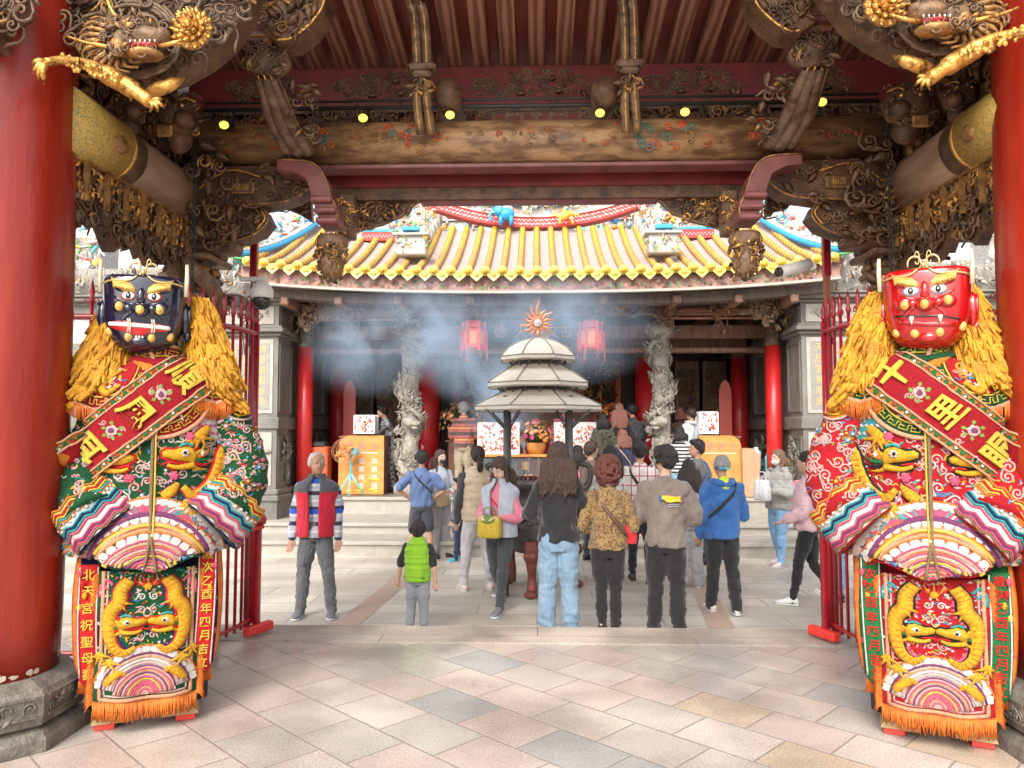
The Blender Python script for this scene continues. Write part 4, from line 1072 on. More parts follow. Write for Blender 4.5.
for x in (-4.2, -3.2, -2.3, -1.2, 1.2, 2.25, 3.2, 4.2):
    def bf(u, v, x=x): return Vector((x + (u - .5) * .55, 13.2 - .2 * v, 3.35 + v * .45)), X, Z
    bb = MB(); big = abs(x) in (4.2, 2.3, 2.25)
    carve_area(bb, bf, lambda u, v: abs(u - .5) < .12 + .4 * v, 40 if big else 26, (.03, .07), [('carve_dark', 4), ('gold_dull', .8), ('carve_mid', 1.5)], int(x * 10), .4, .1, .8)
    part(bb, 'bracket', tem)
for s in (-1, 1):
    bb = MB()
    def bf(u, v): return Vector((s * (3.2 + .85 * u), 12.9, 3.3 + v * .45)), X, Z
    bb.m('carve_grey'); carve_area(bb, bf, lambda u, v: v > (1 - u) * .9, 60, (.04, .07), [('carve_grey', 3), ('carve_mid', 2)], 5 + s, .4)
    part(bb, 'bracket', tem)
# the dragon in the bracket beside the right column
dgm = MB().m('carve_dark'); c_ = W(638, 310, 13.2)
dgm.tube(catmull([c_ + Vector((-.3, 0, .1)), c_ + Vector((-.1, -.05, -.1)), c_ + Vector((.1, 0, .05)), c_ + Vector((.3, 0, .2))], 5), [.06] * 16, 8)
dgm.m('gold_dull').ball(c_ + Vector((-.32, -.06, .08)), (.14, .1, .11), 10, 6)
for k in range(7): dgm.m('gold_leaf').ball(c_ + Vector((-.32 + .1 * math.cos(k), -.15, .08 + .08 * math.sin(k))), .025, 6, 4)
part(dgm, 'dragon_bracket', tem)

# columns
for s in (-1, 1):
    for (x, y_, r_) in ((4.22, 13.7, .135), (2.3, 16.0, .24), (4.22, 16.0, .17)):
        cb = MB().m('hall_red'); cb.lathe([(r_, .52), (r_ * 1.03, 1.5), (r_, 3.1)], (s * x, y_, 0), 20)
        cb.m('carve_grey').lathe([(r_ * .98, 3.1), (r_ * 1.15, 3.14), (r_ * .9, 3.2), (r_ * .85, 3.7)], (s * x, y_, 0), 16)
        cb.m('stone_light').lathe([(r_ * 1.5, .4), (r_ * 1.5, .46), (r_ * 1.1, .52)], (s * x, y_, 0), 16)
        part(cb, 'column', tem)
mat('dragon_stone', (.5, .46, .39), .75, col2=(.26, .23, .195), nscale=9, bump=.4, bscale=40)
for s, px_ in ((-1, 410), (1, 661)):
    x_ = W(px_, 400, 14.2).x; y_ = 14.2
    dc = MB().m('dragon_stone')
    dc.lathe([(.3, .4), (.3, .55), (.24, .62), (.17, .68), (.16, 3.3), (.2, 3.34), (.27, 3.4), (.28, 3.5), (.2, 3.56), (.16, 3.6)], (x_, y_, 0), 18)
    def rr_(v): return .19 + .10 * max(0, 1 - abs(v - .28) / .22)
    pts = []; rs = []
    for i in range(60):
        t_ = i / 59; a = -PI / 2 + s * (t_ * 3.1 * 2 * PI * .62)
        rr = .2 + .05 * math.sin(i * .8)
        pts.append(Vector((x_ + rr * math.cos(a), y_ + rr * math.sin(a), .8 + 2.45 * t_))); rs.append(.075 * (1 - .4 * t_) + .01 * (i % 2))
    dc.tube(pts, rs, 9)
    for i in range(2, 58):       # spines along its back
        p = pts[i]; n_ = Vector((p.x - x_, p.y - y_, 0)).normalized(); leaf(dc, p + n_ * .05, (n_ + Z * .8).normalized(), n_.cross(Z), .11, .03, .1, .008)
    hd = Vector((x_ - s * .05, y_ - .27, 1.75))
    dc.ball(hd, (.15, .14, .11), 12, 8); dc.ball(hd + Vector((-s * .12, -.06, -.03)), (.1, .09, .06), 10, 6); dc.ball(hd + Vector((-s * .1, -.05, -.11)), (.08, .07, .035), 8, 5)
    for e in (-1, 1): dc.tube(catmull([hd + Vector((s * .05, e * .06, .08)), hd + Vector((s * .14, e * .1, .17)), hd + Vector((s * .25, e * .1, .18))], 4), [.025] * 5 + [.008] * 4, 6)
    def dcf(u, v): a = -PI * u; n_ = Vector((math.cos(a), math.sin(a), 0)); return Vector((x_, y_, .62 + v * 2.7)) + n_ * (.17 + .07 * max(0, 1 - abs(v - .3) / .25)), Vector((-n_.y, n_.x, 0)), Z
    carve_area(dc, dcf, lambda u, v: True, 120, (.045, .09), [('dragon_stone', 1)], 81, .35, .12, .9)
    carve_area(dc, lambda u, v: (Vector((x_ + (u - .5) * .5, y_ - .2 + .1 * abs(u - .5), 3.38 + .14 * v)), X, Z), lambda u, v: True, 26, (.04, .06), [('dragon_stone', 1)], 82, .7)
    carve_area(dc, lambda u, v: (Vector((x_ + (u - .5) * .4, y_ - .15, 3.55 + .35 * v)), X, Z), lambda u, v: True, 30, (.04, .08), [('dragon_stone', 2), ('gold_dull', .6)], 83, .4, .3)
    part(dc, 'dragon_column', tem)

# painted board above the doorway with its characters
nb = MB().m(mat('board_blue', (.05, .07, .1), .5)); p = W(537, 331, 14.25)
nb.box((p.x, 14.27, p.z), (2.3, .05, .42), bev=.01)
nb.m(mat('char_copper', (.85, .45, .28), .5))
for ch_, a in (('德', 500), ('火', 521), ('文', 552), ('古', 566)):
    q = W(a, 331, 14.23); put_text(nb, ch_, (q.x, 14.235, q.z), X, Z, .27, .01)
part(nb, 'name_board', tem)

# wing walls
def fbox(mb, x0, x1, y0, y1, z0, z1, bev=0): mb.box(((x0 + x1) / 2, (y0 + y1) / 2, (z0 + z1) / 2), (abs(x1 - x0), abs(y1 - y0), z1 - z0), bev=bev)
for s in (-1, 1):
    def FX(mb, a, b_, y0, y1, z0, z1, bev=0): fbox(mb, s * a, s * b_, y0, y1, z0, z1, bev)
    wg = MB().m('wing_stone')
    FX(wg, 4.42, 9, 12.8, 13.4, -.3, 3.9)
    FX(wg, 4.36, 9.02, 12.70, 13.4, -.3, .40); FX(wg, 4.33, 9.04, 12.66, 13.4, .40, .50, .02); FX(wg, 4.36, 9.02, 12.73, 13.4, .5, .6, .02)
    FX(wg, 4.38, 9, 12.76, 13.4, 1.62, 1.82, .01)
    FX(wg, 4.36, 9, 12.74, 13.4, 3.2, 3.26, .015); FX(wg, 4.30, 9, 12.66, 13.4, 3.262, 3.33, .015); FX(wg, 4.34, 9, 12.72, 13.4, 3.332, 3.38, .01)
    FX(wg, 4.36, 9, 12.74, 13.4, 3.74, 3.79, .01); FX(wg, 4.28, 9, 12.62, 13.4, 3.792, 3.86, .015); FX(wg, 4.22, 9, 12.58, 13.4, 3.862, 3.9, .01)
    wo = part(wg, 'wing_wall', tem)
    for kx in range(3):
        a = 4.52 + kx * 1.05
        ip = MB().m('stone_light')
        for (z0, z1) in ((1.9, 3.13), (.68, 1.54), (3.43, 3.69)):
            FX(ip, a - .02, a + .88, 12.785, 12.802, z0 - .02, z1 + .02, .004)
        ip.m('inscr'); FX(ip, a + .04, a + .82, 12.778, 12.786, 1.95, 3.08)
        ip.m('gold_char')
        rd = random.Random(kx)
        cs = '天后宮神恩廣大德澤無疆風調雨順國泰民安海晏河清福地靈山香火千秋'
        for ci in range(3):
            for r_ in range(6):
                put_text(ip, cs[(kx * 7 + ci * 6 + r_) % len(cs)], (s * (a + .18 + ci * .25) if s > 0 else -(a + .68 - ci * .25), 12.776, 2.98 - r_ * .18), X, Z, .15, .002, res=1)
        ip.m('stone_dark')
        carve_area(ip, lambda u, v: (Vector((s * (a + .1 + .66 * u), 12.79, .75 + .7 * v)), X, Z), lambda u, v: (2 * u - 1) ** 2 + (2 * v - 1) ** 2 < 1, 45, (.04, .09), [('stone_light', 2), ('stone', 2)], 7 + kx, .5, .2, .3)
        carve_area(ip, lambda u, v: (Vector((s * (a + .08 + .7 * u), 12.79, 3.48 + .16 * v)), X, Z), lambda u, v: True, 26, (.03, .05), [('stone_light', 2), ('stone', 1)], 17 + kx, .5, 0, .3)
        part(ip, 'inscription_panel', wo)
    # inner side of the wing, running back beside the hall
    sd_ = MB().m('wing_stone_side')
    FX(sd_, 4.46, 4.9, 13.39, 18.6, -.3, 3.9)
    for y0, y1 in ((12.86, 13.5), (14.0, 15.6), (16.2, 18.2)):
        for z0, z1 in ((.66, 1.5), (1.9, 3.1), (3.4, 3.7)):
            x_ = s * 4.42
            for (ya, yb, za, zb_) in ((y0, y1, z0, z0 + .05), (y0, y1, z1 - .05, z1), (y0, y0 + .05, z0 + .05, z1 - .05), (y1 - .05, y1, z0 + .05, z1 - .05)):
                FX(sd_, 4.40, 4.47, ya, yb, za, zb_, .006)
        carve_area(sd_, lambda u, v: (Vector((s * 4.41, y0 + .1 + (y1 - y0 - .2) * u, .74 + .68 * v)), Y * -s, Z), lambda u, v: True, 26, (.05, .1), [('stone_dark', 2), ('stone', 1)], 3, .4, .2, .3)
    for z0, z1, q in ((.5, .6, .06), (1.6, 1.82, .04), (3.2, 3.33, .1), (3.75, 3.9, .12)): FX(sd_, 4.44 - q, 4.6, 13.4, 18.5, z0, z1, .015)
    sd_.m('wing_stone_side'); part(sd_, 'side_wall', tem)
    # grey stone figures on the cap
    fg = MB()
    carve_area(fg, lambda u, v: (Vector((s * (4.2 + 4.2 * u), 12.75, 3.92 + .42 * v)), X, Z), lambda u, v: True, 170, (.04, .09), [('stone_light', 3), ('stone', 2), ('gold_dull', .7), ('stone_dark', 1)], 91, .4, .35, .8)
    fg.m('stone').box((s * 6.6, 13.0, 4.15), (4.6, .3, .5))
    part(fg, 'cap_figures', wo)
    # side roofs: colourful ceramics further out
    so_ = MB().m('ridge_white'); FX(so_, 5.0, 5.5, 13.0, 13.6, 4.4, 4.8); FX(so_, 7.7, 9, 13.0, 13.6, 4.4, 5.0)
    ceramics(so_, lambda u, v: Vector((s * (4.9 + .72 * u if u < .5 else 7.6 + 2.4 * (u - .5)), 12.9, 4.4 + 1.0 * v)), 260, (.04, .1), 95 + s)
    pts = catmull([Vector((s * a, 12.7, b_)) for a, b_ in ((5.0, 4.6), (5.6, 4.75), (6.3, 5.1), (6.9, 5.7))], 6)
    so_.m('c_white').tube(pts, .07, 8); so_.m('c_red').tube([p + Vector((0, -.05, .03)) for p in pts], .03, 6); so_.m('c_green').tube([p + Vector((0, -.03, -.09)) for p in pts], .03, 6)
    part(so_, 'side_roof_ridge', tem)

# things in the hall
def lantern(px_, label):
    c_ = W(px_, 338, 13.0); r = empty('palace_lantern', (c_.x, 13.0, c_.z), 0, label, 'lantern', 'red lanterns under the eave')
    mat('lantern_red', (.55, .04, .03), .5, emit=((.9, .08, .03), .06)); mat('lantern_gold', (.6, .2, .06), .5, emit=((.9, .35, .05), .1))
    b = MB().m('lantern_red'); b.lathe([(.12, .3), (.15, .26), (.15, .17)], (0, 0, 0), 6, False); b.lathe([(.17, .15), (.17, -.17), (.13, -.2)], (0, 0, 0), 6, False)
    b.obj('lantern_body', r)
    b = MB().m('lantern_gold')
    for k in range(6):
        a = (k + .5) * PI / 3; b.box((.15 * math.cos(a), .15 * math.sin(a), 0), (.02, .12, .22), Matrix.Rotation(a, 3, 'Z'))
    b.obj('lantern_panel', r)
    b = MB().m('red_bright')
    for k in range(6):
        a = k * PI / 3; x, y = .19 * math.cos(a), .19 * math.sin(a)
        b.box((x, y, .0), (.025, .025, .44)); b.cyl((x * 1.2, y * 1.2, .12), (x * 1.2, y * 1.2, -.42 + .08 * (k % 2)), .012, n=6)
        b.box((x, y, .25), (.04, .04, .05))
    b.obj('tassels', r)
    b = MB().m('black_iron'); b.cyl((0, 0, .3), (0, 0, .75), .01); b.obj('hanger', r)
lantern(474, 'red palace lantern with long tassels hanging left of the incense roof, half in smoke')
lantern(591, 'red palace lantern with long tassels hanging right of the incense roof, clear of the smoke')
for px_, lb in ((349, 'tall round-topped red board standing behind the counter with the fan'), (726, 'tall round-topped red board standing beside the right red column')):
    b = MB().m(mat('fan_red', (.6, .12, .07), .5, col2=(.4, .07, .05), kind='wave', nscale=9, stretch=(0, 0, 1))); p = W(px_, 440, 15.0); q = W(px_, 380, 15.0)
    hw = .12; n_ = 10
    pts = [Vector((p.x - hw, 15.0, 1.0)), Vector((p.x + hw, 15.0, 1.0)), Vector((p.x + hw, 15.0, q.z - .3))] + [Vector((p.x + hw * math.cos(PI * k / n_), 15.0, q.z - .3 + .3 * math.sin(PI * k / n_))) for k in range(1, n_)] + [Vector((p.x - hw, 15.0, q.z - .3))]
    b.prism(pts, (0, .05, 0)); b.m('hall_wood').box((p.x, 15.03, .7), (.3, .3, .6), bev=.02)
    tag(b.obj('ceremonial_board'), lb, 'board', 'ceremonial boards in the hall')
# ================================================================ beyond the courtyard at the sides
mat('far_white', (.75, .74, .72), .7, col2=(.66, .65, .64), nscale=2); mat('far_glass', (.45, .5, .55), .2)
mat('far_cream', (.72, .66, .52), .7)
for s, lb in ((-1, 'pale tower block with glazed strips, above the black-faced figure'), (1, 'pale building with a stone balustrade, above the red-faced figure')):
    b = empty('town_building', (s * 14, 24, -.3), 0, lb, 'building')
    m_ = MB().m('far_white'); m_.box((s * 14.5, 25, 4.5 if s < 0 else 2.8), (9.5, 4, 9.6 if s < 0 else 6.2)); part(m_, 'wall', b)
    for k in range(6):
        for j in range(3 if s < 0 else 2):
            m_ = MB().m('far_glass'); m_.box((s * (11 + k * 1.35), 22.98, 2.2 + j * 2.3), (.9, .04, 1.2)); m_.m('far_white').box((s * (11 + k * 1.35), 22.95, 1.56 + j * 2.3), (1.05, .12, .08))
            part(m_, 'window', b)
    if s > 0:
        m_ = MB().m('far_cream')
        for z_ in (5.95, 6.7): m_.box((14.5, 22.9, z_), (9.6, .3, .12))
        for k in range(24): m_.lathe([(.06, 6.0), (.11, 6.15), (.05, 6.35), (.1, 6.55), (.06, 6.65)], (10.0 + k * .4, 22.9, 0), 8)
        for k in range(5): m_.box((10 + k * 2.2, 22.9, 6.45), (.25, .3, 1.0), bev=.02)
        part(m_, 'balustrade', b)
# bunting behind the black-faced figure
rd = random.Random(4)
for s in (-1, 1):
    for k in range(7):
        y_ = 9.6; x_ = s * (4.3 + k * .42)
        f_ = MB().m(['c_white', 'c_navy', 'c_red', 'c_pink'][(k + (s > 0)) % 4])
        f_.grid(lambda u, v: Vector((x_ + .34 * (u - .5), y_ + .03 * math.sin(u * 7 + v * 3), 3.0 + .06 * (k - 3) ** 2 * .15 - .3 * v)), 4, 4, True, (0, .004, 0))
        tag(f_.obj('prayer_flag'), '%s flag, %s from the hall in the string beside the %s-faced figure' % (['white', 'navy', 'red', 'pink'][(k + (s > 0)) % 4], ['first', 'second', 'third', 'fourth', 'fifth', 'sixth', 'last'][k], 'black' if s < 0 else 'red'), 'flag', 'string of small flags')
    b = MB().m('cable'); b.tube(catmull([Vector((s * (4.0 + i * .8), 9.6, 3.02 + .02 * (i - 2) ** 2)) for i in range(5)], 4), .008, 5)
    tag(b.obj('flag_string'), 'thin cord holding the small flags beside the %s-faced figure' % ('black' if s < 0 else 'red'), 'cord')
# ================================================================ the two giant costumed guardian figures
def cloth(name, c, c2=None, sheen=.3, sc=60, rough=.75):
    c = tuple(x * .66 for x in c); c2 = tuple(x * .66 for x in c2) if c2 else None
    return mat(name, c, rough, col2=c2 or tuple(x * .7 for x in c), nscale=sc, bump=.35, bscale=170, sheen=sheen * .12, spec=.2)
cloth('t_gold', (.83, .47, .03), (.6, .28, .01)); cloth('t_yellow', (.85, .62, .08)); cloth('t_red', (.72, .02, .02)); cloth('t_pink', (.82, .12, .22))
cloth('t_palepink', (.8, .5, .45)); cloth('t_white', (.78, .72, .66), (.6, .54, .5)); cloth('t_teal', (.05, .42, .42)); cloth('t_blue', (.08, .3, .62))
cloth('t_navy', (.02, .025, .12)); cloth('t_purple', (.25, .06, .17)); cloth('t_orange', (.85, .26, .03)); cloth('t_peach', (.84, .42, .24))
cloth('t_green', (.02, .2, .06)); cloth('t_leaf', (.25, .42, .08)); cloth('t_black', (.02, .02, .02)); cloth('t_brown', (.3, .2, .1))
cloth('v_green', (.006, .095, .03), (.003, .05, .016), .5); cloth('v_red', (.52, .008, .016), (.36, .005, .012), .4)
cloth('v_crimson', (.40, .006, .014), (.28, .004, .01), .3); cloth('v_navy', (.012, .014, .09), None, .4)
mat('yarn', (.64, .31, .012), .7, col2=(.42, .17, .006), nscale=9, bump=.3, bscale=60)
mat('fringe_orange', (.62, .17, .012), .6, col2=(.42, .08, .006), nscale=26)
mat('mask_black', (.008, .009, .028), .12, coat=1, bump=.03, bscale=6); mat('mask_red', (.42, .004, .006), .14, coat=1, bump=.03, bscale=6)
mat('m_gold', (.75, .47, .12), .45, metal=.3, col2=(.5, .28, .06), nscale=30, bump=.3, bscale=60); mat('m_white', (.85, .83, .78), .3, coat=.5)
mat('m_black', (.01, .01, .01), .2, coat=.6); mat('m_red', (.6, .01, .01), .3, coat=.5); mat('m_blue', (.2, .4, .5), .4)
mat('brass', (.7, .5, .22), .35, metal=.6); mat('bone', (.62, .52, .36), .5); mat('boot_black', (.015, .014, .014), .45)
mat('sole_wood', (.45, .31, .16), .6, col2=(.35, .23, .11), nscale=12)

SC = 190.0
def statue(sgn, T):
    """sgn -1: left of the opening; the trace is always that of the left figure, mirrored for the other"""
    m = -sgn                                     # +1 on the left, -1 on the right
    def L(px, py): return Vector(((px - 140) / (SC * .95), 1.6 + (430 - py) / SC))
    root = empty('guardian_figure', T['loc'], m * R(23), T['label'], 'statue', 'giant costumed guardian figures')
    def put(mb, name, parent):
        if m < 0: mb.v = [(-v[0], v[1], v[2]) for v in mb.v]; mb.f = [f[::-1] for f in mb.f]
        return mb.obj(name, parent)
    class P:                                      # projection of a drawing onto cloth
        def __init__(s, b): s.b = b
        def __call__(s, q, off=.004):
            h = s.b.ray_cast(Vector((q[0], -3, q[1])), Vector((0, 1, 0)))
            if h[0] is None: return None
            n = h[1] if h[1].y < 0 else -h[1]
            return h[0] + n * off, n
    def line(mb, P_, pts, r, col, off=None, flat=.6, sub=4, closed=False, smooth=True, n=6):
        q = [Vector((p[0], p[1], 0)) for p in pts]
        if smooth and len(q) > 2: q = catmull(q, sub, closed)
        elif closed: q = q + [q[0]]
        res = []
        for i in range(len(q) - 1):
            k = max(1, int((q[i + 1] - q[i]).length / .022))
            for j in range(k): res.append(q[i].lerp(q[i + 1], j / k))
        res.append(q[-1])
        run = []; nn = []; mb.m(col); tot = len(res)
        rr = r if callable(r) else (lambda t: r)
        rs = []
        def flush():
            if len(run) > 1: mb.tube(run, list(rs), n, flat=flat, fu=list(nn))
        for i, c_ in enumerate(res):
            rad = rr(i / max(1, tot - 1))
            h = P_(c_, off if off is not None else rad * .25)
            if h is None or (run and (h[0] - run[-1]).length > .12):
                flush(); run.clear(); nn.clear(); rs.clear()
                if h is None: continue
            run.append(h[0]); nn.append(h[1]); rs.append(rad)
        flush()
    def poly(mb, P_, pts, col, off=.003, puff=0.0, cell=.03, smooth=False):
        q = [Vector((p[0], p[1], 0)) for p in pts]
        if smooth: q = catmull(q, 4, True)
        edge = []
        for i in range(len(q)):
            a, b = q[i], q[(i + 1) % len(q)]
            k = max(1, int((b - a).length / cell))
            for j in range(k): edge.append(a.lerp(b, j / k))
        e2 = [(p.x, p.y) for p in edge]
        xs = [p[0] for p in e2]; zs = [p[1] for p in e2]; inner = []
        x = min(xs) + cell * .5
        while x < max(xs):
            z = min(zs) + cell * .5
            while z < max(zs):
                if inpoly(e2, x, z) and min((x - a) ** 2 + (z - b) ** 2 for a, b in e2) > (cell * .45) ** 2: inner.append((x, z))
                z += cell
            x += cell
        allp = [Vector(p) for p in e2 + inner]; k = len(e2)
        r_ = delaunay_2d_cdt(allp, [(i, (i + 1) % k) for i in range(k)], [], 1, 1e-6)
        vs = []; ok = []
        for v in r_[0]:
            d = 0
            if puff: d = min(1, min(((v.x - a) ** 2 + (v.y - b) ** 2) ** .5 for a, b in e2) / (cell * 1.0)) ** .6 * puff
            h = P_((v.x, v.y), off + d); ok.append(h is not None); vs.append(h[0] if h else Vector((0, 0, 0)))
        fs = [tuple(f) for f in r_[2] if all(ok[i] for i in f)]
        fs = [f for f in fs if max((vs[f[0]] - vs[f[1]]).length, (vs[f[1]] - vs[f[2]]).length, (vs[f[2]] - vs[f[0]]).length) < cell * 4.5]
        mb.m(col).add(vs, fs, True)
    def arc(c, r, a0, a1, k=14, sx=1.0): return [(c[0] + r * sx * math.cos(R(a0 + (a1 - a0) * i / k)), c[1] + r * math.sin(R(a0 + (a1 - a0) * i / k))) for i in range(k + 1)]
    def disc(c, r, k=14): return [(c[0] + r * math.cos(2 * PI * i / k), c[1] + r * math.sin(2 * PI * i / k)) for i in range(k)]
    def band(mb, P_, c, r0, r1, a0, a1, col, off, sx=1.0, k=14):
        poly(mb, P_, arc(c, r1, a0, a1, k, sx) + arc(c, r0, a1, a0, k, sx), col, off)
    def pompom(mb, P_, c, r, col, up=.3):
        h = P_(c, r * up)
        if h: mb.m(col).ball(h[0], (r, r * .75, r), 10, 6); [mb.ball(h[0] + Vector((math.cos(a) * r * .7, -.3 * r, math.sin(a) * r * .7)), r * .42, 6, 4) for a in [i * 1.05 for i in range(6)]]
    def curl(mb, P_, c, r, col, a0=0, d=1, th=.006, turns=1.3):
        pts = [(c[0] + x, c[1] + y) for x, y in spiral2(r, turns, 10, d, a0, r * .9)]
        line(mb, P_, pts, th, col, sub=2)
    def flower(mb, P_, c, r, cols, leaves=True):
        if leaves:
            for a in (20, 95, 160, 215, 280, 330):
                b = (c[0] + r * 1.9 * math.cos(R(a)), c[1] + r * 1.9 * math.sin(R(a)))
                t = Vector((math.cos(R(a)), math.sin(R(a)))); n_ = Vector((-t.y, t.x)) * r * .35; o = Vector(c) + t * r * .9
                poly(mb, P_, [o, o + t * r * .6 + n_, Vector(b), o + t * r * .6 - n_], 't_leaf', .004, .002, .02)
        for k in range(6):
            a = k * PI / 3 + .3; poly(mb, P_, disc((c[0] + r * .6 * math.cos(a), c[1] + r * .6 * math.sin(a)), r * .45, 8), cols[0], .006, .004, r * .4)
        poly(mb, P_, disc(c, r * .5, 8), cols[1], .012, .005, r * .4)
    def waves(mb, P_, c, R0, cols, a0, a1, base, sx=1.0, scal=True, off=.004, scol='t_white', inner='t_pink'):
        """a fan of embroidered wave lines with a scalloped white border"""
        cols = [x for i, c_ in enumerate(cols) for x in (c_, ['t_peach', 't_palepink', 't_yellow', 't_pink'][i % 4])]
        n_ = len(cols); st = R0 / (n_ + 2)
        band(mb, P_, c, .001, R0, a0, a1, base, off, sx, 18)
        for i, cc in enumerate(cols):
            line(mb, P_, arc(c, R0 - st * (i + 1.4), a0, a1, 16, sx), st * .36, cc, off + .003, .6, 1)
        if scal:
            k = max(4, int(abs(a1 - a0) / 180 * PI * R0 / .045))
            for i in range(k):
                a = R(a0 + (a1 - a0) * (i + .5) / k); poly(mb, P_, disc((c[0] + R0 * sx * math.cos(a), c[1] + R0 * math.sin(a)), .024, 9), scol, off + .004, .002, .022)
            line(mb, P_, arc(c, R0 + .02, a0, a1, 16, sx), .005, 't_orange', off + .004, .6, 1)
    def dragon(mb, P_, path, w, head=None, outline='t_red', inner='t_navy', claws=(), flip=1):
        ww = lambda t: w * (.35 + .65 * math.sin(PI * min(1, t * .8 + .22)))
        line(mb, P_, path, lambda t: ww(t) * 1.28, outline, .002, .3, 6)
        line(mb, P_, path, ww, 't_gold', w * .2, .62, 6, n=10)
        q = catmull([Vector((p[0], p[1], 0)) for p in path], 6)
        for i in range(2, len(q) - 2, 2):
            t = (q[i + 1] - q[i - 1]).normalized(); n_ = Vector((-t.y, t.x, 0)); r_ = ww(i / len(q))
            line(mb, P_, [q[i] - n_ * r_ * .8, q[i] + n_ * r_ * .8], w * .06, 't_orange', w * .72, .6)
            poly(mb, P_, [q[i] + n_ * r_ * 1.1 * flip, q[i] + t * .012 + n_ * r_ * 1.75 * flip, q[i] + t * .02 + n_ * r_ * 1.1 * flip], inner, .006, .0, .03)
        for c_ in claws:
            c_ = Vector((c_[0], c_[1], 0)); 
            for a in (200, 250, 300, 350):
                line(mb, P_, [c_, c_ + Vector((math.cos(R(a)), math.sin(R(a)), 0)) * w * 1.5], lambda t: w * .3 * (1.2 - t), 't_gold', .012, .8)
            poly(mb, P_, disc((c_.x, c_.y), w * .55, 8), 't_gold', .012, .012, .02)
        if head:
            hx, hz, d = head; S_ = w * .95
            q_ = lambda a, b: (hx + a * d * S_, hz + b * S_)
            for k in range(9):      # mane
                a = R(-70 + k * 26); line(mb, P_, [q_(.6 + .7 * math.cos(a), .9 * math.sin(a)), q_(.9 + 1.5 * math.cos(a + .15), 1.5 * math.sin(a + .15)), q_(1.0 + 2.1 * math.cos(a + .5), 2.1 * math.sin(a + .5))], lambda t: S_ * .30 * (1.15 - t), ['t_gold', outline, 't_green', 't_orange'][k % 4], .007, .7)
            poly(mb, P_, [q_(*t) for t in ((-2.5, .9), (-1.9, 1.3), (-1.0, 1.2), (-.2, 1.7), (1.0, 1.5), (1.7, .4), (1.4, -.9), (.3, -1.3), (-1.3, -1.4), (-2.0, -.9), (-1.4, -.5), (-2.5, .1))], outline, .008, .0, .04)
            poly(mb, P_, [q_(*t) for t in ((-2.3, .75), (-1.8, 1.05), (-1.0, .95), (-.1, 1.4), (.9, 1.2), (1.4, .3), (1.1, -.6), (.2, -.35), (-1.0, -.2), (-2.2, .2))], 't_gold', .013, .02, .016)
            line(mb, P_, [q_(1.0, -.8), q_(.2, -1.0), q_(-.8, -1.05), q_(-1.7, -.75)], lambda t: S_ * .34 * (1.2 - .6 * t), 't_gold', .016, .8)
            line(mb, P_, [q_(-.6, -.6), q_(-1.6, -.45), q_(-2.3, -.75)], S_ * .12, 't_red', .016)
            curl(mb, P_, q_(-2.2, .8), S_ * .4, 't_gold', 0, 1, S_ * .13); line(mb, P_, [q_(-1.9, .9), q_(-2.8, 1.6), q_(-2.3, 2.6)], S_ * .10, 't_palepink')
            line(mb, P_, [q_(-.5, 1.35), q_(.2, 1.65), q_(.9, 1.4)], S_ * .16, 't_teal', .02)
            pompom(mb, P_, (hx + .1 * d * S_, hz + .6 * S_), S_ * .42, 't_white', 1.6)
            h = P_((hx - .05 * d * S_, hz + .6 * S_), S_ * 1.15)
            if h: mb.m('t_black').ball(h[0], S_ * .2, 6, 4)
    G1, G2 = T['cloth'], T['accent']
    rd = random.Random(10 + sgn)

    # ---------------- under robe, boots
    b = MB().m(T['under'])
    def ring(a, bb, z, n=40, folds=0, amp=0, cy=0, zf=None, ph=0):
        out = []
        for j in range(n):
            t = 2 * PI * j / n; k = 1 + amp * math.cos(folds * t + ph)
            zz = z + (zf(t) if zf else 0)
            out.append((a * k * math.cos(t), cy + bb * k * math.sin(t), zz))
        return out
    b.loft([ring(.27, .22, 1.05, folds=9, amp=.02), ring(.28, .25, .7, folds=9, amp=.04), ring(.29, .27, .2, folds=9, amp=.06)], True)
    put(b, 'under_robe', root)
    for e in (-1, 1):
        b = MB().m('boot_black'); b.ball((e * .17, -.04, .10), (.10, .20, .10), 14, 8); b.tube([(e * .2, 0, .05), (e * .2, .02, .32)], [.11, .12], 14)
        bo = put(b, 'boot', root)
        b = MB().m('sole_wood')
        pts = [Vector((e * .17 + .095 * math.cos(PI * k / 12), -.25, .035 + .05 * math.sin(PI * k / 12))) for k in range(13)]
        b.prism(pts, (0, .3, 0)); b.m('c_red').box((e * .2, -.14, .017), (.1, .2, .03), bev=.004)
        put(b, 'sole', bo)

    # ---------------- robe body
    rb = MB().m(G1)
    def hemz(t): return .17 * abs(math.cos(t)) ** 1.5 + .012 * math.cos(11 * t)
    prof = [(2.12, .01, .01, 0), (2.11, .1, .1, 0), (2.02, .12, .11, 0), (1.96, .19, .14, 0), (1.88, .30, .19, .005), (1.8, .35, .22, .008), (1.68, .365, .24, .012), (1.5, .37, .265, .014), (1.32, .375, .28, .016), (1.15, .40, .31, .02), (1.0, .45, .35, .03), (.92, .45, .36, .035)]
    rings = [ring(a, bb, z, 56, 7, amp, 0, None, 1.1) for z, a, bb, amp in prof]
    rings.append(ring(.455, .38, .84, 56, 7, .04, 0, hemz, 1.1))
    rb.loft(rings, True, False)
    robeP = P(rb.bvh())
    e = rb
    # wave hem: rainbow bands round a centre line
    c0 = tuple(L(140, 580)); 
    W1 = ['t_yellow', T['w1'], 't_orange', 't_yellow', T['w1']]; W2 = ['t_pink', 't_white', 't_pink', 't_purple', 't_pink', 't_white', 't_pink', 't_purple', 't_pink']
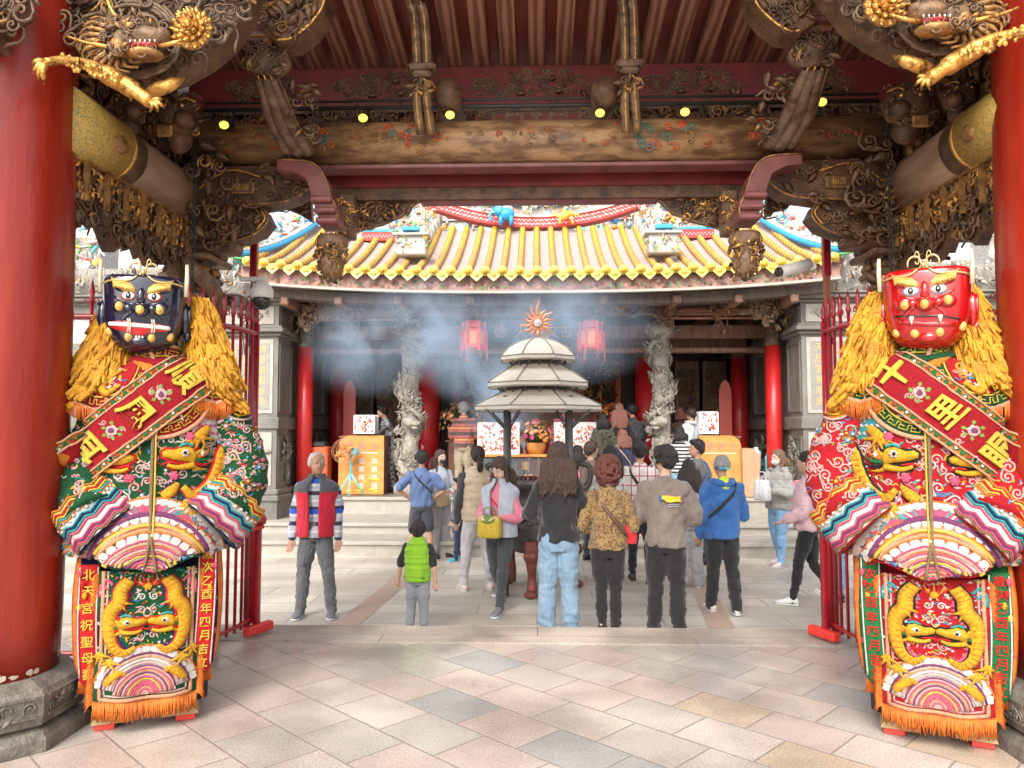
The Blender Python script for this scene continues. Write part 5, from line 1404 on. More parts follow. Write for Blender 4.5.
    for (cx, cy, r_, cols, base) in ((70, 560, .30, ['t_pink', 't_purple', 't_pink', 't_purple', 't_orange'], 't_white'), (212, 560, .28, ['t_teal', 't_navy', 't_teal', 't_blue', 't_teal'], 't_white')):
        waves(e, robeP, tuple(L(cx, cy)), r_, cols, 5, 175, base)
    waves(e, robeP, tuple(L(92, 590)), .30, ['t_teal', 't_teal', 't_green', 't_yellow', 't_teal'], 20, 175, 't_white', off=.009)
    waves(e, robeP, tuple(L(190, 588)), .30, ['t_teal', 't_navy', 't_blue', 't_teal', 't_yellow'], 5, 160, 't_white', off=.009)
    waves(e, robeP, c0, .40, ['t_purple', 't_pink', 't_purple'], 5, 175, 't_pink', off=.014, sx=.92)
    waves(e, robeP, c0, .31, W1, 3, 177, 't_orange', off=.019, sx=1.05)
    waves(e, robeP, c0, .215, ['t_pink', 't_pink', 't_pink', 't_purple', 't_pink', 't_pink'], 2, 178, 't_white', off=.026, sx=1.15)
    # centre cord
    line(e, robeP, [L(140, 430), L(140, 500), L(141, 576)], .010, 't_brown', .022, .8); line(e, robeP, [L(142.5, 430), L(143, 500), L(143, 560)], .005, 't_yellow', .03, .8)
    for px_, d in ((148, 1), (134, -1)): line(e, robeP, [L(141, 540), L((141 + px_) / 2, 560), L(px_, 580)], .008, 't_brown', .038, .8)
    # curls, scallops, dots over the chest
    for k in range(70):
        px_ = rd.uniform(72, 208); py_ = rd.uniform(432, 530)
        curl(e, robeP, tuple(L(px_, py_)), rd.uniform(.018, .03), rd.choice(['t_palepink', 't_palepink', T['curl'], 't_white']), rd.uniform(0, 360), rd.choice((1, -1)), .0045)
    for k in range(34):
        pompom(e, robeP, tuple(L(rd.uniform(70, 210), rd.uniform(425, 540))), .007, 't_white')
    pal = ['t_gold', 't_red', 't_pink', 't_teal', 't_palepink', 't_yellow', T['outl'], 't_blue', 't_leaf', 't_white']
    def fill(mb, P_, n, box, rr=(.007, .014), tf=lambda q: q):
        for k in range(n):
            c = tf(L(rd.uniform(box[0], box[1]), rd.uniform(box[2], box[3]))); q = rd.random(); r_ = rd.uniform(*rr); a = rd.uniform(0, 6.28)
            if q < .55: poly(mb, P_, [(c[0] + r_ * 1.6 * math.cos(a), c[1] + r_ * 1.6 * math.sin(a)), (c[0] - r_ * .6 * math.sin(a), c[1] + r_ * .6 * math.cos(a)), (c[0] - r_ * 1.4 * math.cos(a), c[1] - r_ * 1.4 * math.sin(a)), (c[0] + r_ * .6 * math.sin(a), c[1] - r_ * .6 * math.cos(a))], rd.choice(pal), .004, .003, .05)
            elif q < .8: line(mb, P_, [(c[0] - r_ * 2, c[1]), (c[0], c[1] + r_ * 1.2), (c[0] + r_ * 1.5, c[1] - r_ * .3), (c[0] + r_ * 3, c[1] + r_ * .8)], .0035, rd.choice(pal), sub=2, n=5)
            else: poly(mb, P_, disc(c, r_ * .7, 7), rd.choice(pal), .005, .003, .05)
    fill(e, robeP, 330, (68, 212, 412, 545))
    # shoulder net pattern
    for (x0, x1, y0, y1) in ((72, 108, 402, 440), (172, 206, 398, 440)):
        poly(e, robeP, [L(x0, y0), L(x1, y0), L(x1 - 4, y1), L(x0 + 4, y1)], T['net'][0], .004)
        for k in range(5):
            for j in range(6):
                a = L(x0 + 3 + (x1 - x0 - 6) * (j + .5 * (k % 2)) / 6, y0 + 3 + (y1 - y0 - 6) * k / 4.4)
                leafp = [(a[0] - .012, a[1] - .006), (a[0], a[1] + .012), (a[0] + .012, a[1] + .004), (a[0] + .002, a[1] - .008)]
                poly(e, robeP, leafp, T['net'][1], .008, .003, .02)
    # teal wave tufts above the hem
    for s_, cols in ((-1, ['t_teal', 't_white', 't_blue']), (1, ['t_teal', 't_white', 't_teal'])):
        for k in range(4):
            line(e, robeP, [L(140 + s_ * (6 + k * 5), 528 - k * 3), L(140 + s_ * (14 + k * 5), 512 + k * 2), L(140 + s_ * (26 + k * 4), 508 + k * 5), L(140 + s_ * (34 + k * 3), 520 + k * 4)], .007, cols[k % 3], .012)
    # dragons and pompoms
    dragon(e, robeP, [L(207, 418), L(212, 436), L(204, 456), L(200, 474), L(192, 492), L(178, 500), L(168, 490)], .050, (*L(168, 460), 1), T['dout'], T['din'], [L(182, 438), L(190, 516), L(172, 508)])
    dragon(e, robeP, [L(76, 440), L(70, 458), L(78, 476), L(84, 494), L(96, 504), L(108, 498)], .046, (*L(106, 464), -1), T['dout'], T['din'], [L(96, 518), L(82, 505)], -1)
    for pth in ([(196, 520), (186, 512), (176, 518), (166, 512)], [(84, 520), (96, 512), (106, 520), (116, 514)], [(190, 428), (182, 436), (172, 448)], [(150, 500), (158, 494), (164, 486)]):
        dragon(e, robeP, [L(*q) for q in pth], .03, None, T['dout'], T['din'], ())
    for c_, col in (((173, 437), 't_pink'), ((160, 478), 't_pink'), ((120, 480), 't_pink'), ((184, 455), 't_white')):
        pompom(e, robeP, tuple(L(*c_)), .024 if col == 't_pink' else .018, col)
    put(rb, 'robe', root)

    # ---------------- sleeves with wave cuffs
    for sd_ in (1, -1):
        sl_ = MB().m(G1)
        ax = .90 if sd_ > 0 else .66
        pts = catmull([Vector((sd_ * .26, .02, 1.84)), Vector((sd_ * .40 * ax, -.0, 1.70)), Vector((sd_ * .52 * ax, -.03, 1.45)), Vector((sd_ * .52 * ax, -.10, 1.28)), Vector((sd_ * .42 * ax, -.22, 1.14))], 6)
        k = len(pts); rs = [.105 + .042 * math.sin(PI * .55 * i / k) + .006 * math.sin(i * 1.9) for i in range(k)]
        sl_.tube(pts, rs, 26, cap=True)
        SP_ = P(sl_.bvh())
        fill(sl_, SP_, 170, (195, 262, 385, 510), (.007, .012), lambda q: (q[0] * sd_, q[1]))
        for q in range(64):
            px_ = rd.uniform(200, 262); py_ = rd.uniform(392, 500)
            p2 = L(px_, py_); p2 = (p2[0] * sd_, p2[1])
            if q % 4 == 0: flower(sl_, SP_, p2, .016, rd.choice([('t_pink', 't_white'), ('t_blue', 't_white'), ('t_red', 't_yellow')]))
            elif T['sleeve'] == 'berry' and q % 4 != 1:
                for z_ in range(3):
                    a = (p2[0] + rd.uniform(-.03, .03), p2[1] + rd.uniform(-.03, .03))
                    poly(sl_, SP_, [(a[0] - .014, a[1]), (a[0], a[1] + .011), (a[0] + .014, a[1] + .003), (a[0], a[1] - .008)], 't_white', .004, .001, .03)
                    poly(sl_, SP_, [(a[0] - .009, a[1] + .001), (a[0], a[1] + .007), (a[0] + .009, a[1] + .002), (a[0], a[1] - .005)], 't_pink', .009, .002, .03)
            else: curl(sl_, SP_, p2, rd.uniform(.022, .036), 't_palepink', rd.uniform(0, 6), rd.choice((1, -1)), .005, 1.5)
        # gold shoulder piece
        c_ = L(222, 400); c_ = (c_[0] * sd_, c_[1])
        poly(sl_, SP_, disc(c_, .10), T['key'], .006); line(sl_, SP_, disc(c_, .075), .006, 't_gold', .012, closed=True); line(sl_, SP_, disc(c_, .10), .007, 't_palepink', .012, closed=True)
        flower(sl_, SP_, c_, .03, ('t_orange', 't_red'))
        so2 = put(sl_, 'sleeve', root)
        cf = MB().m('t_white')
        a = pts[-1]; d = (pts[-1] - pts[-4]).normalized(); d = Vector((-sd_ * .66, -.24, -.68)).normalized()
        u_ = d.cross(Vector((0, 1, 0))).normalized(); w_ = d.cross(u_).normalized() * .62
        rings_ = []
        for q, (t_, r_) in enumerate(((-.13, .160), (-.05, .17), (.04, .182), (.11, .192), (.12, .184), (.04, .15), (0, .1))):
            rings_.append([a + d * t_ + (u_ * math.cos(2 * PI * j / 30) + w_ * math.sin(2 * PI * j / 30)) * r_ * (1 + .05 * math.sin(3 * 2 * PI * j / 30 + 1)) for j in range(30)])
        cf.loft(rings_[:4], True, False)
        CPj = P(cf.bvh()); o_ = len(cf.f)
        cf.m(T['under']).loft(rings_[3:], True, True)
        for q, (t_, cc) in enumerate(((-.15, 't_orange'), (-.13, 't_yellow'), (-.115, 't_red'), (-.10, 't_yellow'), (-.08, T['w1']), (-.065, 't_orange'), (-.02, 't_teal'), (-.005, 't_navy'), (.01, 't_teal'), (.03, 't_pink'), (.075, 't_pink'), (.09, 't_purple'), (.105, 't_pink'), (.12, 't_brown'))):
            rr = .164 + .125 * (t_ * .86 + .11)
            pp = [a + d * t_ * .86 + (u_ * math.cos(2 * PI * j / 30) + w_ * math.sin(2 * PI * j / 30)) * (rr * (1 + .05 * math.sin(3 * 2 * PI * j / 30 + 1)) + .006) + d * .012 * math.sin(j * 1.05 * 2) for j in range(30)]
            cf.m(cc).tube(pp, .0062, 6, closed=True)
        for j in range(0, 30):
            cf.m('t_white').ball(a + d * (-.045 + .012 * math.sin(j * 2.1)) + (u_ * math.cos(2 * PI * j / 30) + w_ * math.sin(2 * PI * j / 30)) * .176, (.011, .011, .011), 6, 4)
        put(cf, 'cuff', so2)

    # ---------------- apron
    ap = MB().m(G1)
    AX0, AX1, AZ0, AZ1 = -.245, .245, .225, .98
    def apf(u, v, off=0.0):
        x = AX0 + (AX1 - AX0) * u; z = AZ0 + (AZ1 - AZ0) * v
        return Vector((x * (1 + .03 * (1 - v)), -.385 - .05 * (1 - v) - .09 * math.cos((u - .5) * 2.4) + .09 + .014 * math.sin(u * 13 + 1) * (1.2 - v) - off, z))
    ap.grid(lambda u, v: apf(u, v), 30, 30, True, (0, .01, 0))
    APj = P(ap.bvh())
    def A(px, py): return L(px, py)      # the apron is read off the picture the same way
    fx0, fx1, fz0, fz1 = AX0 + .025, AX1 - .025, AZ0 + .02, AZ1
    for off_, cc in ((0, 't_peach'), (.022, T['outl'])):
        line(ap, APj, [(fx0 + off_, fz1), (fx0 + off_, fz0 + off_)], .011 if not off_ else .006, cc, smooth=False); line(ap, APj, [(fx1 - off_, fz1), (fx1 - off_, fz0 + off_)], .011 if not off_ else .006, cc, smooth=False)
        line(ap, APj, [(fx0 + off_, fz0 + off_), (fx1 - off_, fz0 + off_)], .011 if not off_ else .006, cc, smooth=False)
    cxa = (AX0 + AX1) / 2
    waves(ap, APj, (cxa, fz0 + .03), .25, ['t_purple', 't_white', 't_purple', 't_white', 't_green', 't_purple'], 8, 172, 't_white', .95, off=.005)
    waves(ap, APj, (cxa, fz0 + .02), .165, ['t_pink', 't_purple', 't_pink', 't_pink', 't_pink', 't_pink'], 5, 175, 't_palepink', .9, False, off=.011)
    for d in (-1, 1):
        pth = [(cxa + d * a * .88, z) for a, z in ((.10, .93), (.145, .87), (.155, .80), (.20, .74), (.205, .64), (.18, .55), (.12, .51), (.06, .54))]
        dragon(ap, APj, pth, .040, (cxa + d * .088, .665, d), T['dout'], T['din'], [(cxa + d * .13, .80), (cxa + d * .22, .50), (cxa + d * .17, .46)], -d)
        for k in range(3): line(ap, APj, [(cxa + d * (.17 + .02 * k), .90 - .03 * k), (cxa + d * (.21 + .02 * k), .93 - .03 * k), (cxa + d * (.22 + .015 * k), .86 - .03 * k)], .009, T['feath'])
        fp = [(cxa + d * .19, .33), (cxa + d * .16, .37), (cxa + d * .12, .40), (cxa + d * .09, .385)]
        dragon(ap, APj, fp, .026, None, 't_red', 't_orange', (), d)
        pompom(ap, APj, (cxa + d * .125, .41), .01, 't_white')
        for k in range(12): pompom(ap, APj, (cxa + d * rd.uniform(.02, .25), rd.uniform(.47, .95)), .0075, 't_white')
        for k in range(4): curl(ap, APj, (cxa + d * .03, .60 + k * .075), .02, 't_white' if k % 2 else T['curl'], k, d, .004)
    for k in range(7): line(ap, APj, [(cxa + (k - 3) * .012, .89), (cxa + (k - 3) * .022, .93), (cxa + (k - 3) * .016, .965)], lambda t: .008 * (1.1 - t), 't_orange' if k % 2 else 't_red')
    pompom(ap, APj, (cxa, .885), .02, 't_gold')
    fill(ap, APj, 260, (100, 182, 545, 640), (.006, .011))
    def drop(mb): mb.v = [(v[0], v[1] + .075, .165 + (v[2] - .225) * .90) for v in mb.v]
    drop(ap)
    ao = put(ap, 'apron', root)
    fr = MB().m('fringe_orange')
    for k in range(96):      # fringe at the hem
        u = k / 95; p = apf(u, 0, -.004); ln = .10 + rd.uniform(-.012, .012)
        fr.tube([p + Vector((0, 0, .01)), p + Vector((rd.uniform(-.004, .004), -.008 + rd.uniform(-.006, .006), -ln * .5)), p + Vector((rd.uniform(-.01, .01), -.004 + rd.uniform(-.01, .01), -ln))], [.0045, .0042, .003], 4)
    for e_ in (0, 1):
        for k in range(60):
            p = apf(e_, k / 60, -.004); d = -1 if e_ == 0 else 1; fr.tube([p, p + Vector((d * .022, -.004, -.016)), p + Vector((d * .038 + rd.uniform(-.005, .005), .0, -.05))], [.005, .0045, .003], 4)
    drop(fr); put(fr, 'fringe', ao)

    # ---------------- hanging streamers with writing
    for d, (x0, z1, z0, tx) in ((-1, (-.275, .93, .33, T['txt'][0])), (1, (.275, 1.0, .34, T['txt'][1]))):
        stx = MB().m(T['stream'])
        def sf(u, v): return Vector((x0 + (u - .5) * .10 + .02 * d * math.sin(v * 2), -.31 - .02 * math.sin(v * 5), z0 + (z1 - z0) * v - (.06 * (1 - abs(2 * u - 1)) if v == 0 else 0)))
        stx.grid(sf, 4, 14, True, (0, .008, 0))
        SJ = P(stx.bvh())
        for e_ in (.07, .93): line(stx, SJ, [(sf(e_, v).x, sf(e_, v).z) for v in (.02, .3, .6, .98)], .004, 't_white', .004)
        n_ = len(tx)
        for k, ch_ in enumerate(tx):
            c_ = sf(.5, 1 - (k + .6) / n_)
            vs, fs = text_mesh(ch_, .062, .004, res=1, bold=.012)
            stx.m(T['stxt']).add([c_ + Vector((m * v.x, -.012 - v.z, v.y)) for v in vs], [f if m > 0 else f[::-1] for f in fs])
        stx.v = [(v[0], v[1] + .05, v[2] - .05) for v in stx.v]
        put(stx, 'streamer', root)
    for d in (-1, 1):         # orange sash tails at the sides
        ot = MB().m('fringe_orange')
        pts = catmull([Vector((d * .32, -.14, .95)), Vector((d * .335, -.18, .7)), Vector((d * .32, -.2, .42)), Vector((d * .29, -.22, .3))], 5)
        ot.tube(pts, .045, 8, flat=.25, fu=Vector((0, 1, 0)))
        for k in range(14): ot.tube([pts[-1] + Vector((-.035 + .005 * k, 0, 0)), pts[-1] + Vector((-.04 + .006 * k, 0, -.1))], .004, 4)
        ot.m('t_peach').tube([p + Vector((d * -.03, -.012, 0)) for p in pts], .008, 6)
        put(ot, 'sash_tail', root)
        nt2 = MB().m(T['tailc']); nt2.tube(catmull([Vector((d * .29, -.16, .9)), Vector((d * .30, -.2, .6)), Vector((d * .28, -.22, .3))], 5), .055, 10, flat=.3, fu=Vector((0, 1, 0)))
        for k in range(9): nt2.m(pal[k % 6]).ball((d * (.31 + .012 * (k % 3)), -.26, .36 + k * .06), (.014, .006, .02), 6, 4)
        put(nt2, 'side_panel', root)

    # ---------------- collar with fringes
    cb = MB(); BJ = P((lambda q: (q.loft(rings, True, False), q.tube(pts, rs, 20), q)[-1])(MB()).bvh()) if False else robeP
    both = MB().m(G1); both.loft(rings, True, False)
    for sd_ in (1, -1):
        pp = catmull([Vector((sd_ * .2, .02, 1.86)), Vector((sd_ * .40, -.0, 1.70)), Vector((sd_ * .53, -.05, 1.45))], 6); both.tube(pp, [.11 + .05 * i / 12 for i in range(len(pp))], 20)
    BP = P(both.bvh())
    def key(mb, c, r, col, off, a0=0, a1=360):
        n_ = max(6, int(abs(a1 - a0) / 360 * 2 * PI * r / .055)); h = .03; pts_ = []
        for k in range(n_):
            for du, dr in ((0, 0), (0, 1), (.72, 1), (.72, .35), (.38, .35), (.38, .62), (.38, .35), (.72, .35), (.72, 0)):
                a = R(a0 + (a1 - a0) * (k + du) / n_); pts_.append((c[0] + (r - h / 2 + h * dr) * math.cos(a), c[1] + (r - h / 2 + h * dr) * math.sin(a)))
        line(mb, BP, pts_, .0038, col, off, .8, smooth=False, n=4)
    lobes = [((144, 388), .265, .012), ((92, 362), .25, .02), ((196, 374), .14, .022)]
    for (c, r_, off_) in lobes:
        c = tuple(L(*c))
        poly(cb, BP, disc(c, r_, 28), T['keybg'], off_, 0, .03)
        line(cb, BP, disc(c, r_, 28), .012, 't_peach', off_ + .004, closed=True)
        key(cb, c, r_ - .042, T['keyc'], off_ + .005)
        line(cb, BP, disc(c, r_ - .07, 24), .005, T['keyc'], off_ + .005, closed=True)
        poly(cb, BP, disc(c, r_ - .08, 22), T['lobein'], off_ + .004, 0, .03)
        if r_ > .2:
            BL = lambda q, off=.004, o2=off_: BP(q, off + o2 + .005)
            fill(cb, BL, 70, (0, 1, 0, 1), (.008, .014), lambda q, c=c, r_=r_: (c[0] + rd.uniform(-.7, .7) * (r_ - .09), c[1] + rd.uniform(-.9, .3) * (r_ - .09)))
            for k in range(9):
                a = (c[0] + rd.uniform(-.11, .11), c[1] + rd.uniform(-.13, .04)); curl(cb, BL, a, .026, rd.choice(['t_gold', 't_orange', 't_white', 't_palepink']), k, 1, .007)
            for z_ in (-.04, -.12): dragon(cb, BL, [(c[0] - .1, c[1] + z_ - .03), (c[0] - .03, c[1] + z_ + .02), (c[0] + .03, c[1] + z_ - .04), (c[0] + .1, c[1] + z_)], .024, None, 't_orange', 't_white', [])
    # neck band
    line(cb, BP, [L(106, 352), L(122, 356), L(140, 359), L(160, 355), L(176, 348)], .028, T['keybg'], .02, .6); line(cb, BP, [L(122, 356), L(140, 372), L(146, 385)], .03, 't_orange', .022, .4)
    co = put(cb, 'collar', root)
    fr = MB().m('fringe_orange')
    for (c, r_, off_, a0, a1, ln) in ((lobes[1][0], .25, .03, 205, 318, .085), (lobes[2][0], .14, .03, 190, 350, .10)):
        c = L(*c); n_ = int((a1 - a0) / 360 * 2 * PI * r_ / .0075)
        for k in range(n_):
            a = R(a0 + (a1 - a0) * k / n_); h = BP((c[0] + r_ * math.cos(a), c[1] + r_ * math.sin(a)), off_)
            if h is None: continue
            h2 = BP((c[0] + r_ * math.cos(a) + rd.uniform(-.004, .004), c[1] + r_ * math.sin(a) - ln), .012)
            e2_ = h2[0] if h2 and (h2[0] - h[0]).length < .16 else h[0] + Vector((0, 0, -ln))
            fr.tube([h[0], e2_], [.0042, .003], 4)
    put(fr, 'fringe', co)

    # ---------------- sash with the big gold characters
    sh_ = MB()
    a = L(208, 336); b_ = L(50, 484); d = (b_ - a); ln = d.length; d.normalize(); n_ = Vector((-d.y, d.x))
    if n_.y < 0: n_ = -n_
    def S_(t, w): return a + d * (ln * t) + n_ * w
    def spoly(w0, w1, col, off, t0=0, t1=1):
        k = 12; pts_ = [S_(t0 + (t1 - t0) * i / k, w0) for i in range(k + 1)] + [S_(t0 + (t1 - t0) * i / k, w1) for i in range(k, -1, -1)]
        poly(sh_, BP, [tuple(p) for p in pts_], col, off, 0, .03)
    spoly(-.135, .135, 't_orange', .034); spoly(-.098, .098, 'v_crimson', .039)
    for w_ in (-.137, -.1, .1, .137): line(sh_, BP, [tuple(S_(i / 10, w_)) for i in range(11)], .006, 't_peach', .042)
    for e_ in (-1, 1):
        for k in range(34):
            c_ = S_(k / 34, e_ * .118); poly(sh_, BP, disc(tuple(c_), .012, 6), ['t_red', 't_green', 't_white', 't_green'][k % 4], .041, .004, .03)
            line(sh_, BP, [tuple(S_((k - .4) / 34, e_ * .110)), tuple(S_(k / 34, e_ * .126)), tuple(S_((k + .4) / 34, e_ * .110))], .0035, 't_green', .042, sub=2)
    for k, (ch_, c_) in enumerate(zip(T['chars'], (.27, .52, .77))):
        c_ = S_(c_, 0); up_ = (-d).copy(); rt = Vector((up_.y, -up_.x))    # reading up along the sash
        vs, fs = text_mesh(ch_, .155, .01, bevel=.0, res=3, bold=.022)
        out = []
        for v in vs:
            q = c_ + rt * (v.x * m) + up_ * v.y if m > 0 else c_ + rt * (-v.x) + up_ * v.y
            h = BP((q.x, q.y), .046 + (.012 if v.z > 0 else 0) - 0); out.append(h[0] if h else Vector((q.x, -.3, q.y)))
        sh_.m('t_yellow').add(out, fs if m > 0 else [f[::-1] for f in fs])
        sh_.m('t_gold')
    for t_, c_ in ((.395, 0), (.645, 0)):
        c_ = S_(t_, 0)
        P2 = lambda q, off=.004: BP(q, off + .038)
        flower(sh_, P2, tuple(c_), .029, ('t_palepink', 't_purple'))
        for q in range(3): curl(sh_, P2, (c_[0] + rd.uniform(-.07, .07), c_[1] + rd.uniform(-.06, .06)), .014, 't_palepink', q * 2, 1, .0035)
    put(sh_, 'sash', root)

    # ---------------- head
    hr = empty('head_pivot', (0, 0, 0)); C.objects.unlink(hr); bpy.data.objects.remove(hr)
    hx, hz, hy = T.get('hx', -.075), 2.25, -.04
    HR = Matrix.Rotation(T['head'], 3, 'Z')
    def sup(a, b_, z, n=40, ex=2.7):
        out = []
        for j in range(n):
            t = 2 * PI * j / n; c_, s_ = math.cos(t), math.sin(t)
            k = (abs(c_) ** ex + abs(s_) ** ex) ** (-1 / ex)
            out.append((a * k * c_, b_ * k * s_, z))
        return out
    hm = MB().m(T['mask'])
    hp_ = [(-.185, .04, .05), (-.18, .09, .09), (-.165, .13, .13), (-.13, .175, .165), (-.07, .21, .19), (0, .225, .20), (.06, .228, .2), (.12, .232, .2), (.165, .235, .2), (.185, .228, .192), (.19, .19, .16), (.19, .05, .05)]
    hm.loft([sup(a, b_, z) for z, a, b_ in hp_])
    HP = P(hm.bvh())
    def H(px, py): return ((px - 139) / 187.0, (310 - py) / 187.0)
    def hb(px, py, r, col, off=0.0, rr=None):
        h = HP(H(px, py), off)
        if h: hm.m(col).ball(h[0], rr or (r, r * .55, r), 12, 8)
    # nose, cheeks, brow ridge, chin
    hb(138, 307, .045, T['mask'], .0, (.05, .05, .036)); hb(126, 306, .03, T['mask'], 0, (.03, .03, .022)); hb(150, 306, .03, T['mask'], 0, (.03, .03, .022))
    hb(138, 296, .03, T['mask'], 0, (.026, .035, .05)); hb(118, 305, .05, T['mask'], -.01, (.05, .035, .035)); hb(158, 305, .05, T['mask'], -.01, (.05, .035, .035))
    hb(137, 336, .05, T['mask'], -.01, (.06, .04, .03)); hb(122, 288, .05, T['mask'], -.012, (.06, .03, .022)); hb(156, 288, .05, T['mask'], -.012, (.06, .03, .022))
    HP = P(hm.bvh())
    for px_, py_ in ((117, 305), (138, 308), (157, 307), (106, 326), (126, 331), (149, 331), (167, 329)):
        h = HP(H(px_, py_), .0)
        if h: hm.m('m_gold').ball(h[0], (.023, .012, .023), 14, 6); hm.ball(h[0] + h[1] * .008, (.012, .008, .012), 8, 4)
    for e_, ex_ in ((-1, 125.5), (1, 151)):
        hp2 = HP(H(ex_, 295), 0)
        if hp2:
            p = hp2[0]; hm.m('m_red' if T['mask'] == 'mask_black' else 'm_blue').ball(p, (.042, .014, .024), 16, 8); hm.m('m_white').ball(p + Vector((0, -.006, 0)), (.035, .017, .019), 16, 8)
            hm.m('m_black').ball(p + Vector((0, -.016, .0)), (.016, .012, .016), 12, 8); hm.m('m_white').ball(p + Vector((0, -.026, .001)), (.0055, .005, .0055), 6, 4)
        for k in range(9):     # flame-shaped eyebrows
            x_ = ex_ + e_ * (-5 + k * 2.3); line(hm, HP, [H(x_, 291 - .5 * k), H(x_ + e_ * 2, 287 - .6 * k), H(x_ + e_ * 5, 283 - .6 * k)], lambda t: .013 * (1.15 - t), 'm_gold', .004, .7, n=6)
        poly(hm, HP, [H(ex_ - e_ * 7, 292), H(ex_ - e_ * 6, 287), H(ex_ + e_ * 6, 283), H(ex_ + e_ * 16, 281), H(ex_ + e_ * 13, 286), H(ex_ + e_ * 4, 291)], 'm_gold', .006, .005, .02)
        line(hm, HP, [H(ex_ - e_ * 12, 303), H(ex_ + e_ * 2, 301), H(ex_ + e_ * 14, 296)], .006, T['mask'], .002)
        # creases
        line(hm, HP, [H(139 + e_ * 10, 309), H(139 + e_ * 17, 314), H(139 + e_ * 20, 318)], .009, T['mask'], .002)
    if T['mask'] == 'mask_black':
        poly(hm, HP, [H(106, 318), H(120, 317), H(138, 319), H(156, 319), H(167, 321), H(164, 325), H(150, 326), H(138, 330), (H(124, 327)), H(108, 323)], 'm_red', .004, .006, .02)
        line(hm, HP, [H(108, 319.5), H(124, 320.5), H(138, 321), H(152, 321.5), H(166, 322)], .010, 'm_white', .012, .8)
        for q in (126, 128, 149, 151): line(hm, HP, [H(q, 315), H(q + 1, 321), H(q, 326)], .004, 'bone', .022)
        poly(hm, HP, [H(131, 323), H(145, 323), H(142, 327), H(138, 328.5), H(134, 327)], 'm_red', .014, .006, .02)
        for q in (134, 137, 140): hb(q, 331.5, .006, 'm_white', .004)
    else:
        line(hm, HP, [H(108, 321), H(122, 318), H(138, 317), H(154, 316), H(168, 315)], .0045, 'm_black', .005)
        for q in (125, 151):
            h = HP(H(q, 319), .01)
            if h: hm.m('m_white').lathe([(.0125, .012), (.011, 0), (.002, -.024)], h[0], 8)
        hm.m(T['mask']); line(hm, HP, [H(112, 325), H(138, 324), H(164, 320)], .012, T['mask'], .0)
    # brass trim along the top
    for e_ in (-1, 1):
        line(hm, HP, [H(139 + e_ * 44, 283), H(139 + e_ * 28, 281), H(139 + e_ * 14, 281), H(139 + e_ * 5, 277)], .0055, 'brass', .006, 1)
        hm.m('brass').tube([Vector((e_ * (.045 + .035 * math.cos(t)), -.17, .20 + .035 * math.sin(t) + .01)) for t in [i * PI / 8 - .4 for i in range(13)]], .0055, 6)
        hm.tube([Vector((e_ * (.03 + .012 * math.cos(t)), -.18, .235 + .03 * math.sin(t))) for t in [i * PI / 6 for i in range(12)]], .003, 6)
    hm.ball((0, -.18, .20), .014, 8, 6)
    MH = Matrix.Translation((hx, hy, hz)) @ HR.to_4x4() @ Matrix.Diagonal((.95, .98, 1.17, 1))
    # skull cap
    hm.m('t_leaf' if T['mask'] == 'mask_red' else 'm_black').ball((0, .02, .175), (.2, .17, .04), 18, 6)
    hm.xf(MH); ho = put(hm, 'head', root)
    for e_ in (-1, 1):
        b = MB().m(T['mask']); b.ball((e_ * .228, -.02, -.005), (.032, .05, .085), 14, 10); b.ball((e_ * .24, -.01, -.085), (.026, .035, .035), 10, 8); b.tube([Vector((e_ * (.25), -.03 + .03 * math.cos(t), .0 + .06 * math.sin(t))) for t in [i * PI / 6 for i in range(-2, 8)]], .008, 6)
        b.xf(MH); put(b, 'ear', ho)
        b = MB().m('bone'); b.tube([Vector((e_ * .232, -.12, .10)), Vector((e_ * .236, -.12, .19)), Vector((e_ * .233, -.12, .26))], [.013, .013, .009], 8)
        b.xf(MH); put(b, 'upright_pin', ho)
    # yarn hair in overlapping flat tufts
    for sd_ in (1, -1):
        hb_ = MB().m('yarn')
        hb_.loft([ring(.04, .05, 2.36, 12, cy=.06), ring(.10, .12, 2.2, 12, cy=.07), ring(.16, .16, 2.0, 12, cy=.07), ring(.16, .15, 1.85, 12, cy=.05)])
        hb_.v = [(v[0] + sd_ * (.20 + max(0, 2.36 - v[2]) * .14), v[1], v[2]) for v in hb_.v]
        for k in range(700):
            t = rd.random() ** .8; v = rd.uniform(-1, 1)
            z = 2.40 - .48 * t; cx_ = sd_ * (.215 + .15 * (2.40 - z)); hw = .05 + .23 * (2.40 - z)
            hw = min(hw, .17)
            x = cx_ + hw * v * (1 if sd_ > 0 else 1); y_ = .05 - .17 * math.sqrt(max(0, 1 - v * v)) * (.4 + .6 * t) - rd.uniform(0, .04)
            if sd_ * x < .19 and z < 2.35: y_ = max(y_, -.08)
            ln = rd.uniform(.07, .14); dx = sd_ * ln * rd.uniform(.05, .55); wd = rd.uniform(.006, .014)
            p0 = Vector((x, y_, z)); p1 = p0 + Vector((dx * .5, -.02, -ln * .45)); p2 = p0 + Vector((dx + rd.uniform(-.02, .02), -.02 + rd.uniform(-.02, .02), -ln))
            hb_.tube([p0, p1, p2], [wd * .8, wd, wd * .85], 4, rd.random() < .4, flat=.28, fu=Vector((rd.uniform(-.5, .5), 1, rd.uniform(-.2, .4))).normalized())
